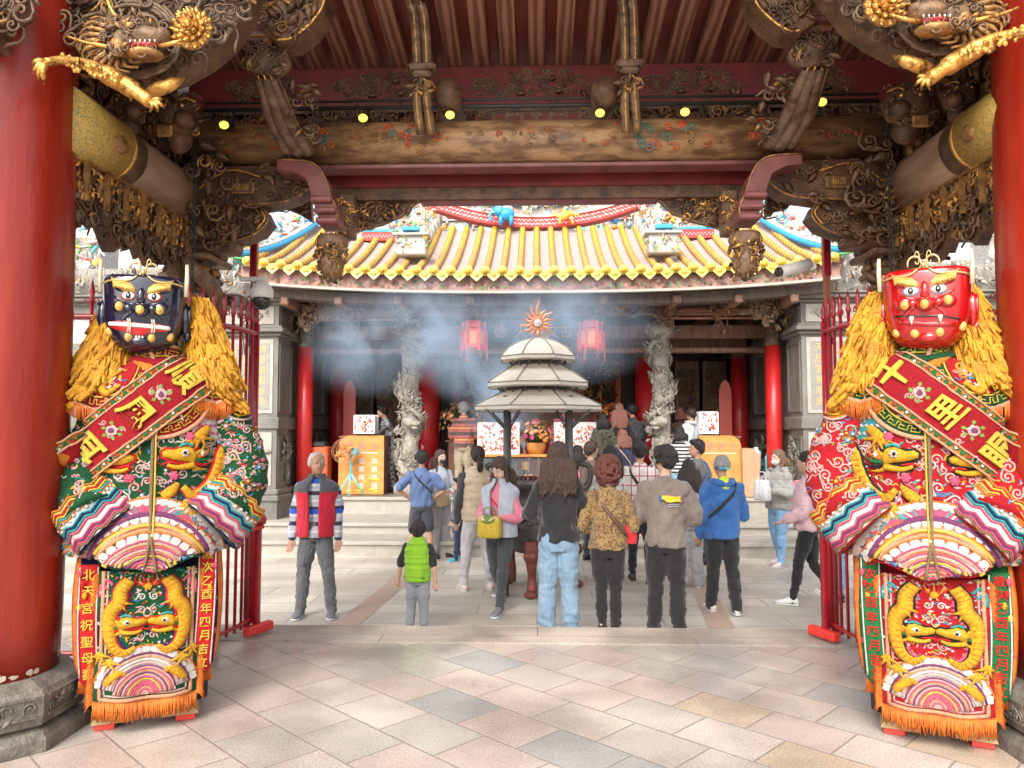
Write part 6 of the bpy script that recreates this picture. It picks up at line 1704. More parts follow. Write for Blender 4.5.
        if sd_ > 0 or True:
            pp = catmull([Vector((sd_ * .28, -.1, 1.95)), Vector((sd_ * .34, -.12, 1.86)), Vector((sd_ * .42, -.1, 1.76))], 8)
            for p in pp:
                for q in range(3):
                    w_ = Vector((rd.uniform(-.04, .04), rd.uniform(-.04, .02), rd.uniform(-.03, .03)))
                    hb_.tube([p + w_, p + w_ + Vector((sd_ * .06, -.03, -.06))], [.014, .011], 6, flat=.35, fu=Vector((0, 1, .3)).normalized())
        put(hb_, 'yarn_hair', root)
    return root

statue(-1, dict(loc=(-2.22, 4.38, 0), label='giant black-faced guardian figure in green embroidered robe with yellow yarn hair', cloth='v_green', accent='v_red', under='v_navy', w1='t_teal',
    curl='t_palepink', net=('t_white', 't_pink'), dout='t_red', din='t_navy', sleeve='berry', key='v_green', outl='t_palepink', feath='t_pink',
    txt=('北天宮祝聖母壽', '歲次乙酉年四月吉立'), stream='t_red', stxt='t_yellow', tailc='v_navy', keybg='v_crimson', keyc='t_yellow', lobein='v_red', chars='順風耳', mask='mask_black', head=R(-1)))
statue(1, dict(loc=(2.15, 4.30, 0), hx=-.03, label='giant red-faced guardian figure in red embroidered robe with yellow yarn hair', cloth='v_red', accent='v_green', under='v_red', w1='t_orange',
    curl='t_palepink', net=('t_teal', 't_white'), dout='t_black', din='t_pink', sleeve='cloud', key='t_orange', outl='t_palepink', feath='t_teal',
    txt=('歲次乙酉年四月吉立', '歲次乙酉年四月吉立'), stream='t_green', stxt='t_red', tailc='t_green', keybg='v_green', keyc='t_yellow', lobein='v_red', chars='千里眼', mask='mask_red', head=R(8)))
# ================================================================ gates beside the figures
def gate(s):
    nm = 'black' if s < 0 else 'red'
    g_ = empty('barred_gate', (s * 2.25, 5.5, 0), 0, 'curved dark red barred gate with spear finials behind the %s-faced figure' % nm, 'gate', 'barred gates folded back')
    path = catmull([Vector((s * 3.3, 4.95, 0)), Vector((s * 2.85, 5.0, 0)), Vector((s * 2.5, 5.12, 0)), Vector((s * 2.32, 5.35, 0)), Vector((s * 2.24, 5.65, 0)), Vector((s * 2.23, 5.95, 0))], 3)
    for z_, r_ in ((.14, .016), (.86, .02), (1.02, .014), (2.36, .022)):
        b = MB().m('gate_red'); b.tube([p + Z * z_ for p in path], r_, 8); part(b, 'rail', g_)
    for i, p in enumerate(path):
        b = MB().m('gate_red'); th = i in (0, 9, len(path) - 1)
        b.tube([p + Z * .1, p + Z * 2.44], .024 if th else .0125, 8)
        b.m('gate_red').lathe([(.012, 0), (.022, .03), (.012, .06), (.02, .09), (.001, .18)], p + Z * 2.44, 8)
        if i % 2 == 0:
            for e in (-1, 1):
                t = (path[min(i + 1, len(path) - 1)] - path[max(i - 1, 0)]).normalized()
                scroll(b, p + Z * 2.47 + t * e * .03, t * e, Z, .028, 1.2, .005, 1, PI, 5, 10)
        part(b, 'bar', g_)
    b = MB().m('gate_red'); p = path[9]
    b.tube([p + Vector((-s * .03, -.02, .03)), p + Vector((-s * .03, -.02, .14))], .022, 8); part(b, 'gate_foot', g_)
    # scroll wheel ornament
    b = MB().m('black_iron'); c_ = Vector((s * 2.4, 5.3, 2.15)); u_ = Vector((0, 1, 0))
    for a in range(6): scroll(b, c_ + (u_ * math.cos(a) + Z * math.sin(a)) * .07, u_, Z, .04, 1.2, .006, 1, a, 5, 10)
    b.tube([c_ + (u_ * math.cos(t) + Z * math.sin(t)) * .12 for t in [i * PI / 10 for i in range(20)]], .009, 6, closed=True)
    part(b, 'scroll_ornament', g_)
gate(-1); gate(1)
for s in (-1, 1):
    nm = 'black' if s < 0 else 'red'
    b = MB().m('plum_paint' if s < 0 else mat('post_brown', (.3, .1, .05), .45)); b.box((s * 2.3, 6.05, 1.6), (.05, .05, 3.2), bev=.008)
    b.m('gate_red').box((s * 2.3, 6.045, 3.0), (.06, .06, .36), bev=.008)
    for z_ in (.9, 2.3): b.m('black_iron').box((s * 2.3, 6.02, z_), (.075, .06, .05), bev=.006)
    tag(b.obj('door_post'), 'tall slim painted post rising to the eave beside the %s-faced figure' % nm, 'post', 'tall slim posts')
    # red stand with a long foot and little wheels
    st = empty('red_stand', (s * 2.16, 6.0, 0), 0, 'bright red wooden stand on a long foot beside the gate of the %s-faced figure' % nm, 'stand', 'red stands by the gates')
    b = MB().m('gate_red'); b.box((s * 2.2, 5.98, .45), (.05, .06, .86), bev=.01); b.lathe([(.05, .86), (.06, .9), (.03, .95)], (s * 2.19, 5.98, 0), 10); part(b, 'upright', st)
    b = MB().m('red_bright'); b.box((s * 2.17, 5.95, .06), (.07, .28, .07), Matrix.Rotation(s * R(22), 3, 'Z'), bev=.012); part(b, 'foot_board', st)
    b = MB().m('red_bright'); b.tube([Vector((s * 2.16, 5.98, .84)), Vector((s * 2.3, 5.75, .82)), Vector((s * 2.36, 5.5, .82))], .018, 8); part(b, 'handle_bar', st)
# security cameras
r_ = empty('dome_camera', W(262, 296, 5.9), 0, 'white dome security camera with dark glass hanging by the yellow roof corner', 'camera')
b = MB().m('white_plastic'); b.lathe([(.02, .14), (.045, .13), (.075, .10), (.105, .05), (.108, .0), (.1, -.02)], (0, 0, 0), 24); b.box((-.1, .03, .155), (.26, .05, .04), bev=.008); b.obj('camera_shell', r_); r_.scale = (.82, .82, .9)
b = MB().m('dark_plastic'); b.ball((0, 0, -.04), (.088, .088, .085), 22, 14); b.obj('camera_glass', r_)
b = MB().m('m_white'); [b.ball((.055 * math.cos(a), -.06 - .01 * math.sin(a), -.05 + .05 * math.sin(a)), .007, 6, 4) for a in [i * .7 for i in range(9)]]; b.obj('lamp_dots', r_)
r_ = empty('box_camera', W(235, 303, 5.85), 0, 'small grey box security camera on the slim post beside the dome camera', 'camera')
b = MB().m(mat('grey_plastic', (.22, .21, .2), .4)); b.box((0, 0, 0), (.13, .2, .10), bev=.012); b.m('white_plastic').box((0, -.0, .055), (.15, .24, .012), bev=.004); b.obj('camera_body', r_)
b = MB().m('dark_plastic'); b.tube([(0, -.09, 0), (0, -.115, 0)], .035, 16); b.obj('camera_lens', r_)
r_ = empty('bullet_camera', W(792, 270, 5.9), 0, 'beige bullet camera on a short arm by the right roof corner', 'camera')
b = MB().m('white_plastic'); b.tube([(-.12, -.08, -.03), (.14, .02, .05)], .045, 16); b.box((.14, .02, .03), (.1, .06, .05), bev=.01); b.obj('camera_body', r_)
b = MB().m('dark_plastic'); b.tube([(-.118, -.085, -.03), (-.14, -.095, -.037)], .036, 14); b.obj('camera_lens', r_)
rd = random.Random(8)
for k in range(4):
    b = MB().m('cable'); x_ = W(250, 300, 5.95).x
    b.tube(catmull([Vector((x_ - .04 + .02 * k, 5.96, 2.78)), Vector((x_ + rd.uniform(-.05, .04), 5.94, 2.6)), Vector((x_ + rd.uniform(-.08, .02), 5.95, 2.42)), Vector((x_ - .02 * k, 5.97, 2.2))], 6), .006, 6)
    tag(b.obj('camera_cable'), 'loose pale cable dangling from the cameras by the roof corner', 'cable', 'cables under the cameras')

# ================================================================ incense burner with its three-tier roof
px0 = W(538, 400, 9.2).x
pv = empty('incense_pavilion', (px0, 9.2, -.3), 0, 'three-tier beige octagonal roof on iron posts over the incense burner', 'pavilion')
mat('roof_beige', (.74, .68, .58), .6, col2=(.62, .56, .47), nscale=5); mat('roof_edge', (.3, .28, .25), .5, metal=.3); mat('post_iron', (.12, .125, .13), .45, metal=.4)
mat('copper', (.62, .26, .14), .4, metal=.5); mat('silver', (.75, .74, .72), .2, metal=.7)
def tier(prof, nm):
    b = MB().m('roof_beige'); b.lathe(prof, (px0, 9.2, 0), 8, False, ph=R(22.5)); b.m('roof_edge')
    ez, er = prof[0][1], prof[0][0]
    for k in range(8):
        a = R(22.5) + k * PI / 4; b.tube([Vector((px0 + r_ * 1.005 * math.cos(a), 9.2 + r_ * 1.005 * math.sin(a), z_ + .004)) for r_, z_ in prof[1:]], .009, 6)
        a2 = a + PI / 4; p = Vector((px0 + er * math.cos(a), 9.2 + er * math.sin(a), ez)); q = Vector((px0 + er * math.cos(a2), 9.2 + er * math.sin(a2), ez))
        b.tube([p, q], .010, 6); b.tube([p + Z * .05, q + Z * .05], .008, 6)
    part(b, nm, pv)
tier([(.80, 1.83), (.80, 1.885), (.6, 1.98), (.42, 2.07)], 'lower_roof')
tier([(.635, 2.11), (.635, 2.165), (.46, 2.28), (.30, 2.38)], 'middle_roof')
tier([(.475, 2.43), (.475, 2.48), (.38, 2.58), (.24, 2.66), (.08, 2.71), (.02, 2.72)], 'top_roof')
for e in (-1, 1):
    for f in (-1, 1):
        b = MB().m('post_iron'); b.tube([(px0 + e * .37, 9.2 + f * .37, -.3), (px0 + e * .37, 9.2 + f * .37, 2.0)], .033, 12)
        b.tube([(px0 + e * .37, 9.2 + f * .37, 1.6), (px0 + e * .6, 9.2 + f * .5, 1.84)], .012, 6); b.tube([(px0 + e * .37, 9.2 + f * .37, 1.6), (px0 + e * .2, 9.2 + f * .37, 1.86)], .012, 6)
        part(b, 'post', pv)
b = MB().m('post_iron')
for z0, z1, r0, r1 in ((2.0, 2.13, .4, .5), (2.33, 2.45, .28, .36)):
    for k in range(16):
        a = k * PI / 8; b.tube([(px0 + r0 * math.cos(a), 9.2 + r0 * math.sin(a), z0), (px0 + r1 * math.cos(a + .1), 9.2 + r1 * math.sin(a + .1), z1)], .01, 5)
b.lathe([(.4, 2.0), (.4, 2.1)], (px0, 9.2, 0), 16); b.lathe([(.28, 2.3), (.28, 2.44)], (px0, 9.2, 0), 16)
part(b, 'struts', pv)
b = MB().m('copper'); fc = Vector((px0, 9.2, 2.90))
for k in range(13):
    a = R(-60 + k * 25); ln = .22 if k == 6 else .13 + .03 * math.sin(k * 2)
    n_ = Vector((math.cos(a), 0, math.sin(a))); t_ = Vector((-n_.z, 0, n_.x))
    b.tube(catmull([fc + n_ * .075, fc + n_ * (.075 + ln * .4) + t_ * .012, fc + n_ * (.075 + ln * .75) - t_ * .01, fc + n_ * (.075 + ln)], 4), [.022, .021, .02, .019, .018, .017, .015, .013, .01, .008, .006, .004, .002], 7, flat=.5, fu=Vector((0, 1, 0)))
b.tube([fc + Vector((.07 * math.cos(t), 0, .07 * math.sin(t))) for t in [i * PI / 10 for i in range(20)]], .014, 8, closed=True); b.tube([fc - Z * .08, fc - Z * .2], [.02, .03], 8)
part(b, 'flame_finial', pv)
b = MB().m('silver'); b.ball(fc, .056, 20, 12); part(b, 'finial_ball', pv)
cz_ = empty('incense_censer', (px0 + .0, 9.2, -.3), 0, 'large round dark bronze censer on three lion-headed legs under the tiered roof', 'censer')
mat('bronze', (.12, .11, .1), .4, metal=.5, col2=(.06, .055, .05), nscale=7, bump=.2); mat('red_bronze', (.28, .06, .045), .5, metal=.2, col2=(.12, .05, .04), nscale=16, bump=.4)
b = MB().m('bronze'); b.lathe([(.05, .12), (.28, .16), (.42, .32), (.46, .5), (.42, .68), (.36, .78), (.37, .84), (.46, .92), (.5, .96), (.5, 1.02), (.45, 1.02), (.4, .9)], (px0, 9.2, 0), 36)
carve_area(b, lambda u, v: (Vector((px0 + .46 * math.cos(-PI * u), 9.2 + .46 * math.sin(-PI * u), .4 + .25 * v)), Vector((-math.sin(-PI * u), math.cos(-PI * u), 0)), Z), lambda u, v: True, 60, (.03, .06), [('bronze', 1)], 5, .3, .1, .3)
part(b, 'bowl', cz_)
b = MB().m('sole_wood'); b.lathe([(.4, .9), (.39, .97), (.01, .99)], (px0, 9.2, 0), 24); part(b, 'ash_bed', cz_)
for k in range(3):
    a = R(-100 + k * 120); n_ = Vector((math.cos(a), math.sin(a), 0))
    b = MB().m('red_bronze'); o_ = Vector((px0, 9.2, 0))
    b.tube(catmull([o_ + n_ * .36 + Z * .28, o_ + n_ * .46 + Z * .12, o_ + n_ * .42 - Z * .08, o_ + n_ * .44 - Z * .25], 5), [.10, .10, .095, .09, .085, .075, .065, .06, .055, .05, .05, .052, .055, .06, .062, .065], 12)
    b.ball(o_ + n_ * .48 + Z * .16, (.09, .09, .08), 12, 8); b.ball(o_ + n_ * .5 - Z * .26, (.08, .08, .045), 10, 6)
    for e in (-1, 1): b.m('gold_dull').ball(o_ + n_ * .55 + Vector((-n_.y, n_.x, 0)) * e * .035 + Z * .18, .016, 6, 4)
    part(b, 'leg', cz_)
for e in (-1, 1):
    b = MB().m('bronze'); b.tube(catmull([Vector((px0 + e * .44, 9.2, .85)), Vector((px0 + e * .6, 9.2, .95)), Vector((px0 + e * .62, 9.2, 1.15)), Vector((px0 + e * .5, 9.2, 1.2))], 5), .035, 10); part(b, 'handle', cz_)
rd = random.Random(12)
for k in range(26):
    b = MB().m(rd.choice(['c_red', 'c_pink', 'sole_wood'])); x_, y_ = px0 + rd.uniform(-.28, .28), 9.2 + rd.uniform(-.28, .28)
    b.tube([(x_, y_, .97), (x_ + rd.uniform(-.03, .03), y_ + rd.uniform(-.03, .03), 1.2 + rd.uniform(0, .12))], .0035, 5)
    tag(b.obj('incense_stick'), 'thin burning incense stick standing in the ash of the censer', 'incense stick', 'incense sticks in the censer')

# ================================================================ furniture on the terrace
mat('table_front', (.1, .13, .135), .5, col2=(.06, .08, .085), nscale=6); mat('wood_orange', (.72, .34, .09), .45, col2=(.6, .24, .05), nscale=3, stretch=(1, 1, 3)); mat('wood_counter', (.26, .1, .065), .35, col2=(.16, .06, .04), nscale=3, stretch=(2, 2, 1), coat=.2)
mat('wood_pale', (.55, .37, .22), .5, col2=(.42, .27, .15), nscale=4, stretch=(5, 5, .6)); mat('gold_paint', (.65, .45, .15), .5)
XT = lambda px, D: W(px, 430, D).x
ZT = lambda py, D: W(537, py, D).z
t = empty('offering_table', (XT(537, 14.1), 14.1, .4), 0, 'long dark offering table with gold writing on its front behind the burner', 'table')
x0, x1 = XT(474, 14.0), XT(601, 14.0)
b = MB().m('wood_orange'); b.box(((x0 + x1) / 2, 14.25, 1.13), (x1 - x0 + .06, .66, .05), bev=.01); part(b, 'table_top', t)
b = MB().m('table_front'); b.box(((x0 + x1) / 2, 14.25, .75), (x1 - x0, .56, .70)); part(b, 'table_body', t)
b = MB().m('gold_paint')
for k, ch_ in enumerate('點燈祈福'): put_text(b, ch_, (x0 + .45 + k * .5, 13.966, .95), X, Z, .16, .003)
for k in range(4): carve_area(b, lambda u, v: (Vector((x0 + .2 + 2.0 * u, 13.968, .55 + .2 * v)), X, Z), lambda u, v: True, 8, (.04, .06), [('gold_paint', 1)], k, .3, 0, .1)
part(b, 'gold_writing', t)
def paper_box(x, y, z, w_, h_, d_, label, grp='clear boxes of red and white slips'):
    r_ = empty('slip_box', (x, y, z), 0, label, 'box', grp); rd = random.Random(int(x * 100))
    b = MB().m(mat('slip_white', (.82, .74, .7), .5)); b.box((0, 0, h_ / 2), (w_ - .02, d_ - .02, h_ - .02)); b.obj('slip_stack', r_)
    b = MB()
    for k in range(int(170 * w_ * h_ / .4)):
        b.m(rd.choice(['c_red', 'c_pink', 'c_red', 'm_white', 'c_orange']))
        a = rd.uniform(0, 3); cx_, cz2 = rd.uniform(-.45, .45) * w_, rd.uniform(.08, .92) * h_
        b.box((cx_, -d_ / 2 + .008, cz2), (rd.uniform(.02, .07), .006, rd.uniform(.008, .03)), Matrix.Rotation(a, 3, 'Y'))
    b.obj('slips', r_)
    b = MB().m('m_white')
    for sx in (-1, 1): b.box((sx * w_ / 2, -d_ / 2, h_ / 2), (.015, .015, h_)); b.box((sx * w_ / 2, d_ / 2, h_ / 2), (.015, .015, h_))
    for zz in (0.008, h_): b.box((0, -d_ / 2, zz), (w_, .015, .016)); b.box((0, d_ / 2, zz), (w_, .015, .016))
    b.obj('box_frame', r_)
paper_box(XT(499, 14.2), 14.2, 1.155, .76, .58, .4, 'wide clear box of red and white slips on the left end of the offering table')
paper_box(XT(575, 14.2), 14.2, 1.155, .76, .58, .4, 'wide clear box of red and white slips on the right end of the offering table')
paper_box(XT(366, 14.05), 14.05, 1.53, .38, .34, .3, 'small box of red and white slips on top of the left counter')
paper_box(XT(707, 14.1), 14.1, 1.53, .34, .40, .3, 'small box of red and white slips on top of the right counter')
mat('petal_orange', (.85, .32, .05), .6); mat('petal_pink', (.8, .12, .35), .6); mat('petal_peach', (.85, .5, .3), .6); mat('leaf_green', (.06, .14, .04), .6); mat('petal_red', (.65, .04, .04), .6)
def bouquet(x, y, z, r, n, cols, label, pot=True, hgt=1.0):
    t_ = empty('flower_arrangement', (x, y, z), 0, label, 'flowers', 'flower arrangements on the terrace'); rd = random.Random(int(x * 77))
    if pot: b = MB().m('wood_orange'); b.lathe([(.13, 0), (.17, .1), (.19, .2), (.18, .21)], (0, 0, 0), 14); b.obj('tub', t_)
    b = MB().m('leaf_green')
    for k in range(50):
        a, e = rd.uniform(0, 6.28), rd.uniform(.1, 1.4); d = Vector((math.cos(a) * math.cos(e), math.sin(a) * math.cos(e), math.sin(e))); b.tube([(0, 0, .18), tuple(Vector((0, 0, .2)) + d * r * .8)], .005, 4); leaf(b, Vector((0, 0, .25)) + d * r * .6, d, frame(d)[0], r * .4, .025, .2, .003)
    b.obj('foliage', t_)
    b = MB()
    for k in range(n):
        a, e = rd.uniform(0, 6.28), rd.uniform(-.1, 1.5); d = Vector((math.cos(a) * math.cos(e), math.sin(a) * math.cos(e), math.sin(e) * hgt)); c_ = Vector((0, 0, .25)) + d * r * rd.uniform(.65, 1); b.m(rd.choice(cols)); q = rd.uniform(.022, .045)
        for j in range(6):
            a2 = j * PI / 3; u_, w_ = frame(d); leaf(b, c_, (u_ * math.cos(a2) + w_ * math.sin(a2) + d * .4).normalized(), (w_ * math.cos(a2) - u_ * math.sin(a2)), q * 1.5, q * .5, .2, .003)
    b.obj('blossoms', t_)
bouquet(XT(536, 14.15), 14.15, 1.155, .38, 150, ['petal_orange', 'petal_orange', 'petal_peach', 'petal_pink'], 'orange and magenta flowers in a wooden tub in the middle of the offering table')
bouquet(XT(462, 15.2), 15.2, 1.4, .52, 110, ['petal_orange', 'petal_peach', 'petal_peach'], 'big loose orange flower arrangement above the person in the striped sweater')
bouquet(XT(612, 15.2), 15.2, 1.45, .42, 120, ['petal_orange', 'petal_red', 'petal_orange'], 'orange and red flower arrangement beside the red column behind the crowd')
for px_, lb in ((462, 'left'), (612, 'right')):
    b = MB().m('wood_counter'); b.box((XT(px_, 15.2), 15.2, .9), (.5, .5, 1.0), bev=.02); b.box((XT(px_, 15.2), 15.2, 1.385), (.6, .6, .03), bev=.006)
    tag(b.obj('flower_stand'), 'dark wooden plinth under the %s' % ('loose orange flowers left of the burner' if lb == 'left' else 'orange and red flowers right of the burner'), 'stand')

def counter(pxa, pxb, D, pxs, label, sgn, back):
    x0, x1 = XT(pxa, D), XT(pxb, D); t_ = empty('service_counter', ((x0 + x1) / 2, D, .4), 0, label, 'counter', 'orange fronted service counters')
    zt = 1.50; rr = .22; b = MB().m('wood_orange'); pts = []
    corner = x0 if sgn < 0 else x1
    arc_ = [Vector((corner - sgn * rr + sgn * rr * math.sin(a), D, zt - rr + rr * math.cos(a))) for a in [i * PI / 16 for i in range(9)]]
    inner = x1 if sgn < 0 else x0
    pts = [Vector((inner, D, .42)), Vector((inner, D, zt))] + arc_ + [Vector((corner, D, .42))]
    b.prism(pts, (0, .05, 0)); part(b, 'front_panel', t_)
    b = MB().m('wood_counter'); b.box(((x0 + x1) / 2, (D + .05 + back) / 2, .93), (abs(x1 - x0) - .02, back - D - .05, 1.02)); b.box(((x0 + x1) / 2, (D + .05 + back) / 2, 1.47), (abs(x1 - x0) + .03, back - D - .05, .05), bev=.01); part(b, 'counter_body', t_)
    b = MB().m(mat('sign_pink', (.85, .2, .22), .5))
    for k, ch_ in enumerate('服務台'): put_text(b, ch_, (x0 + (x1 - x0) * (.25 + .27 * k), D - .003, 1.30), X, Z, .15, .003)
    b.m('m_white').box(((x0 + x1) / 2, D - .004, 1.18), ((x1 - x0) * .75, .006, .012))
    if sgn < 0:
        for c_, col in enumerate(('功德祈福', '勸募捐香')):
            for k, ch_ in enumerate(col): put_text(b, ch_, (x1 - .17 - c_ * .24, D - .003, 1.03 - k * .15), X, Z, .12, .003)
    else:
        b.m(mat('ring_tan', (.62, .28, .12), .5)); b.tube([Vector(((x0 + x1) / 2 + .24 * math.cos(t2), D - .003, .85 + .26 * math.sin(t2))) for t2 in [i * PI / 12 for i in range(24)]], .01, 6, closed=True)
    rd = random.Random(4); b.m(mat('sign_gold', (.85, .5, .05), .5))
    for k in range(16): b.ball((rd.uniform(x0 + .05, x1 - .05), D - .004, rd.uniform(.45, .75)), (.05, .004, .02), 8, 4)
    part(b, 'sign_writing', t_)
    return t_
counter(339, 384, 13.95, 420, 'orange front counter with a rounded corner and pink sign, behind the turquoise fan', -1, 16.6)
counter(699, 741, 13.95, 660, 'orange front counter with a rounded corner behind the man in the blue hoodie', 1, 16.0)
b = MB().m('wood_pale'); x0, x1 = XT(742, 13.8), XT(759, 13.8)
b.prism([Vector((x0, 13.8, .41)), Vector((x1, 13.8, .41)), Vector((x1, 13.8, 1.15)), Vector((x1 - .1, 13.8, 1.27)), Vector((x0, 13.8, 1.27))], (0, .5, 0)); tag(b.obj('wooden_board'), 'pale plank board leaning beside the right service counter', 'board')
# the fan
fx = XT(351, 13.7); fn = empty('pedestal_fan', (fx, 13.72, .4), 0, 'turquoise pedestal fan with orange blades standing before the left counter', 'fan')
mat('turq', (.15, .62, .62), .4); mat('fan_orange', (.85, .3, .06), .4)
b = MB().m('turq'); b.tube([(0, 0, .3), (0, 0, .8)], .02, 8)
for a in (-90, 20, 160): b.tube([(0, 0, .42), (.26 * math.cos(R(a)), .12 * math.sin(R(a)), .01)], .016, 7)
b.obj('tripod', fn)
b = MB().m('turq'); b.ball((.05, .03, .8), (.1, .1, .08), 12, 8); b.obj('motor', fn)
b = MB().m('fan_orange'); fc = Vector((-.1, -.06, .82))
for k in range(4):
    a = k * PI / 2 + .5; u_ = Vector((math.cos(a), -.1, math.sin(a))); leaf(b, fc, u_, Vector((-math.sin(a), .35, math.cos(a))).normalized(), .19, .08, .1, .004)
b.ball(fc, .04, 10, 6); b.obj('blades', fn)
b = MB().m(mat('wire_orange', (.6, .3, .18), .4))
for r2 in (.08, .14, .19, .22): b.tube([fc + Vector((r2 * math.cos(t2), -.05 - .02 * (1 - r2 / .22), r2 * math.sin(t2))) for t2 in [i * PI / 14 for i in range(28)]], .0045, 5, closed=True)
for k in range(16): a = k * PI / 8; b.tube([fc + Vector((0, -.07, 0)), fc + Vector((.22 * math.cos(a), -.04, .22 * math.sin(a)))], .003, 4)
b.obj('cage', fn)
b = MB().m(mat('box_orange', (.75, .14, .05), .5)); x0 = XT(318, 13.9); b.box((x0, 13.95, .85), (.42, .35, .9), bev=.03); b.m('dark_plastic').box((x0 + .02, 13.9, 1.34), (.3, .25, .1), bev=.02)
tag(b.obj('red_cabinet'), 'orange-red box with a dark lid beside the red column behind the old man', 'cabinet')
# rack of odds and ends on the right
rk = empty('utility_rack', (XT(766, 14.0), 14.0, .4), 0, 'low metal rack of bottles and boxes at the foot of the right red column', 'rack')
b = MB().m('post_iron'); xr = XT(766, 14)
for sx in (-.28, .28):
    for sy in (-.15, .15): b.box((xr + sx, 14 + sy, .8), (.03, .03, .8))
b.m('post_iron')
for z_ in (.55, .85): b.box((xr, 14, z_), (.58, .34, .03))
part(b, 'rack_frame', rk)
for k, (dx, z_, w_, h_, m_, nm_, lb) in enumerate(((-.2, .87, .16, .42, 'cable', 'grey_canister', 'tall pale grey canister on the rack shelf'), (.0, .87, .1, .3, 'c_teal', 'blue_bottle', 'light blue bottle in the middle of the rack'), (.16, .87, .14, .5, 'dark_plastic', 'black_container', 'black upright container on the rack'), (-.08, .57, .3, .24, 'c_grey', 'grey_box', 'grey box on the lower rack shelf'), (.2, 1.4 - .53, .12, .56, 'leaf_green', 'green_box', 'green box against the column behind the rack'))):
    b = MB().m(m_); b.lathe([(w_ * .45, 0), (w_ * .5, .02), (w_ * .5, h_ * .8), (w_ * .25, h_ * .9), (w_ * .25, h_)], (xr + dx, 13.95 + .1 * (k == 4), z_), 12 if k < 3 else 4, k < 3)
    tag(b.obj(nm_), lb, nm_.split('_')[1])

# ================================================================ smoke from the burner
sm, N, L_, bs_ = nodes_mat('smoke_volume'); nt = sm.node_tree
N.remove(bs_); ou = [n for n in N if n.type == 'OUTPUT_MATERIAL'][0]
pvn = N.new('ShaderNodeVolumePrincipled'); pvn.inputs['Color'].default_value = (.62, .80, 1, 1); pvn.inputs['Anisotropy'].default_value = .0
L_.new(pvn.outputs[0], ou.inputs['Volume'])
tc = N.new('ShaderNodeTexCoord'); nz = N.new('ShaderNodeTexNoise'); nz.inputs['Scale'].default_value = 1.5; nz.inputs['Detail'].default_value = 5; nz.inputs['Roughness'].default_value = .6; nz.inputs['Distortion'].default_value = .7
L_.new(tc.outputs['Object'], nz.inputs['Vector'])
tot = None
for (c_, r3, wgt) in (((XT(500, 11), 11.2, 2.15), (.75, .9, .95), 1.35), ((XT(470, 11), 11.3, 2.6), (.8, .9, .75), 1.15), ((XT(430, 11), 11.4, 3.1), (1.4, .9, .9), .95), ((XT(360, 11), 11.4, 2.9), (1.1, .8, .9), .8), ((XT(545, 11), 11.4, 3.1), (1.9, .9, .95), .9)):
    mp = N.new('ShaderNodeMapping'); mp.vector_type = 'TEXTURE'; mp.inputs['Location'].default_value = c_; mp.inputs['Scale'].default_value = r3
    L_.new(tc.outputs['Object'], mp.inputs['Vector']); ln = N.new('ShaderNodeVectorMath'); ln.operation = 'LENGTH'; L_.new(mp.outputs[0], ln.inputs[0])
    q = mnode(nt, 'MULTIPLY', mnode(nt, 'POWER', mnode(nt, 'MAXIMUM', mnode(nt, 'SUBTRACT', 1, ln.outputs['Value']), 0), 1.3), wgt)
    tot = q if tot is None else mnode(nt, 'MAXIMUM', tot, q)
mr = N.new('ShaderNodeMapRange'); mr.inputs['From Min'].default_value = .38; mr.inputs['From Max'].default_value = .72; L_.new(nz.outputs['Fac'], mr.inputs['Value'])
dn = mnode(nt, 'MULTIPLY', mnode(nt, 'MULTIPLY', tot, mr.outputs[0]), 2.8)
L_.new(dn, pvn.inputs['Density'])
b = MB().m(sm); b.box((-.8, 11.05, 2.85), (6.2, 1.9, 2.5)); tag(b.obj('smoke'), kind='stuff')
# ================================================================ people
def fabric(name, c, c2=None, rough=.85, bump=.7, bscale=9, sheen=.25, fine=True):
    """plain cloth with creases"""
    if name in MATS: return MATS[name]
    m, N, L, b = nodes_mat(name); nt = m.node_tree
    b.inputs['Roughness'].default_value = rough; b.inputs['Sheen Weight'].default_value = sheen; b.inputs['Specular IOR Level'].default_value = .25
    tc = N.new('ShaderNodeTexCoord')
    n1 = N.new('ShaderNodeTexNoise'); n1.inputs['Scale'].default_value = 5; n1.inputs['Detail'].default_value = 5; L.new(tc.outputs['Object'], n1.inputs['Vector'])
    r = N.new('ShaderNodeValToRGB'); r.color_ramp.elements[0].position = .3; r.color_ramp.elements[1].position = .7
    c2 = c2 or tuple(x * .72 for x in c)
    r.color_ramp.elements[0].color = (*c2, 1); r.color_ramp.elements[1].color = (*c, 1)
    L.new(n1.outputs['Fac'], r.inputs['Fac']); L.new(r.outputs['Color'], b.inputs['Base Color'])
    mp = N.new('ShaderNodeMapping'); mp.inputs['Rotation'].default_value = (.4, .5, .3); mp.inputs['Scale'].default_value = (1, 1, .45); L.new(tc.outputs['Object'], mp.inputs['Vector'])
    n2 = N.new('ShaderNodeTexNoise'); n2.inputs['Scale'].default_value = bscale; n2.inputs['Detail'].default_value = 3; n2.inputs['Distortion'].default_value = 1.5; L.new(mp.outputs[0], n2.inputs['Vector'])
    bp = N.new('ShaderNodeBump'); bp.inputs['Strength'].default_value = bump; bp.inputs['Distance'].default_value = .05
    L.new(n2.outputs['Fac'], bp.inputs['Height']); L.new(bp.outputs['Normal'], b.inputs['Normal'])
    m['base_out'] = 1
    return m
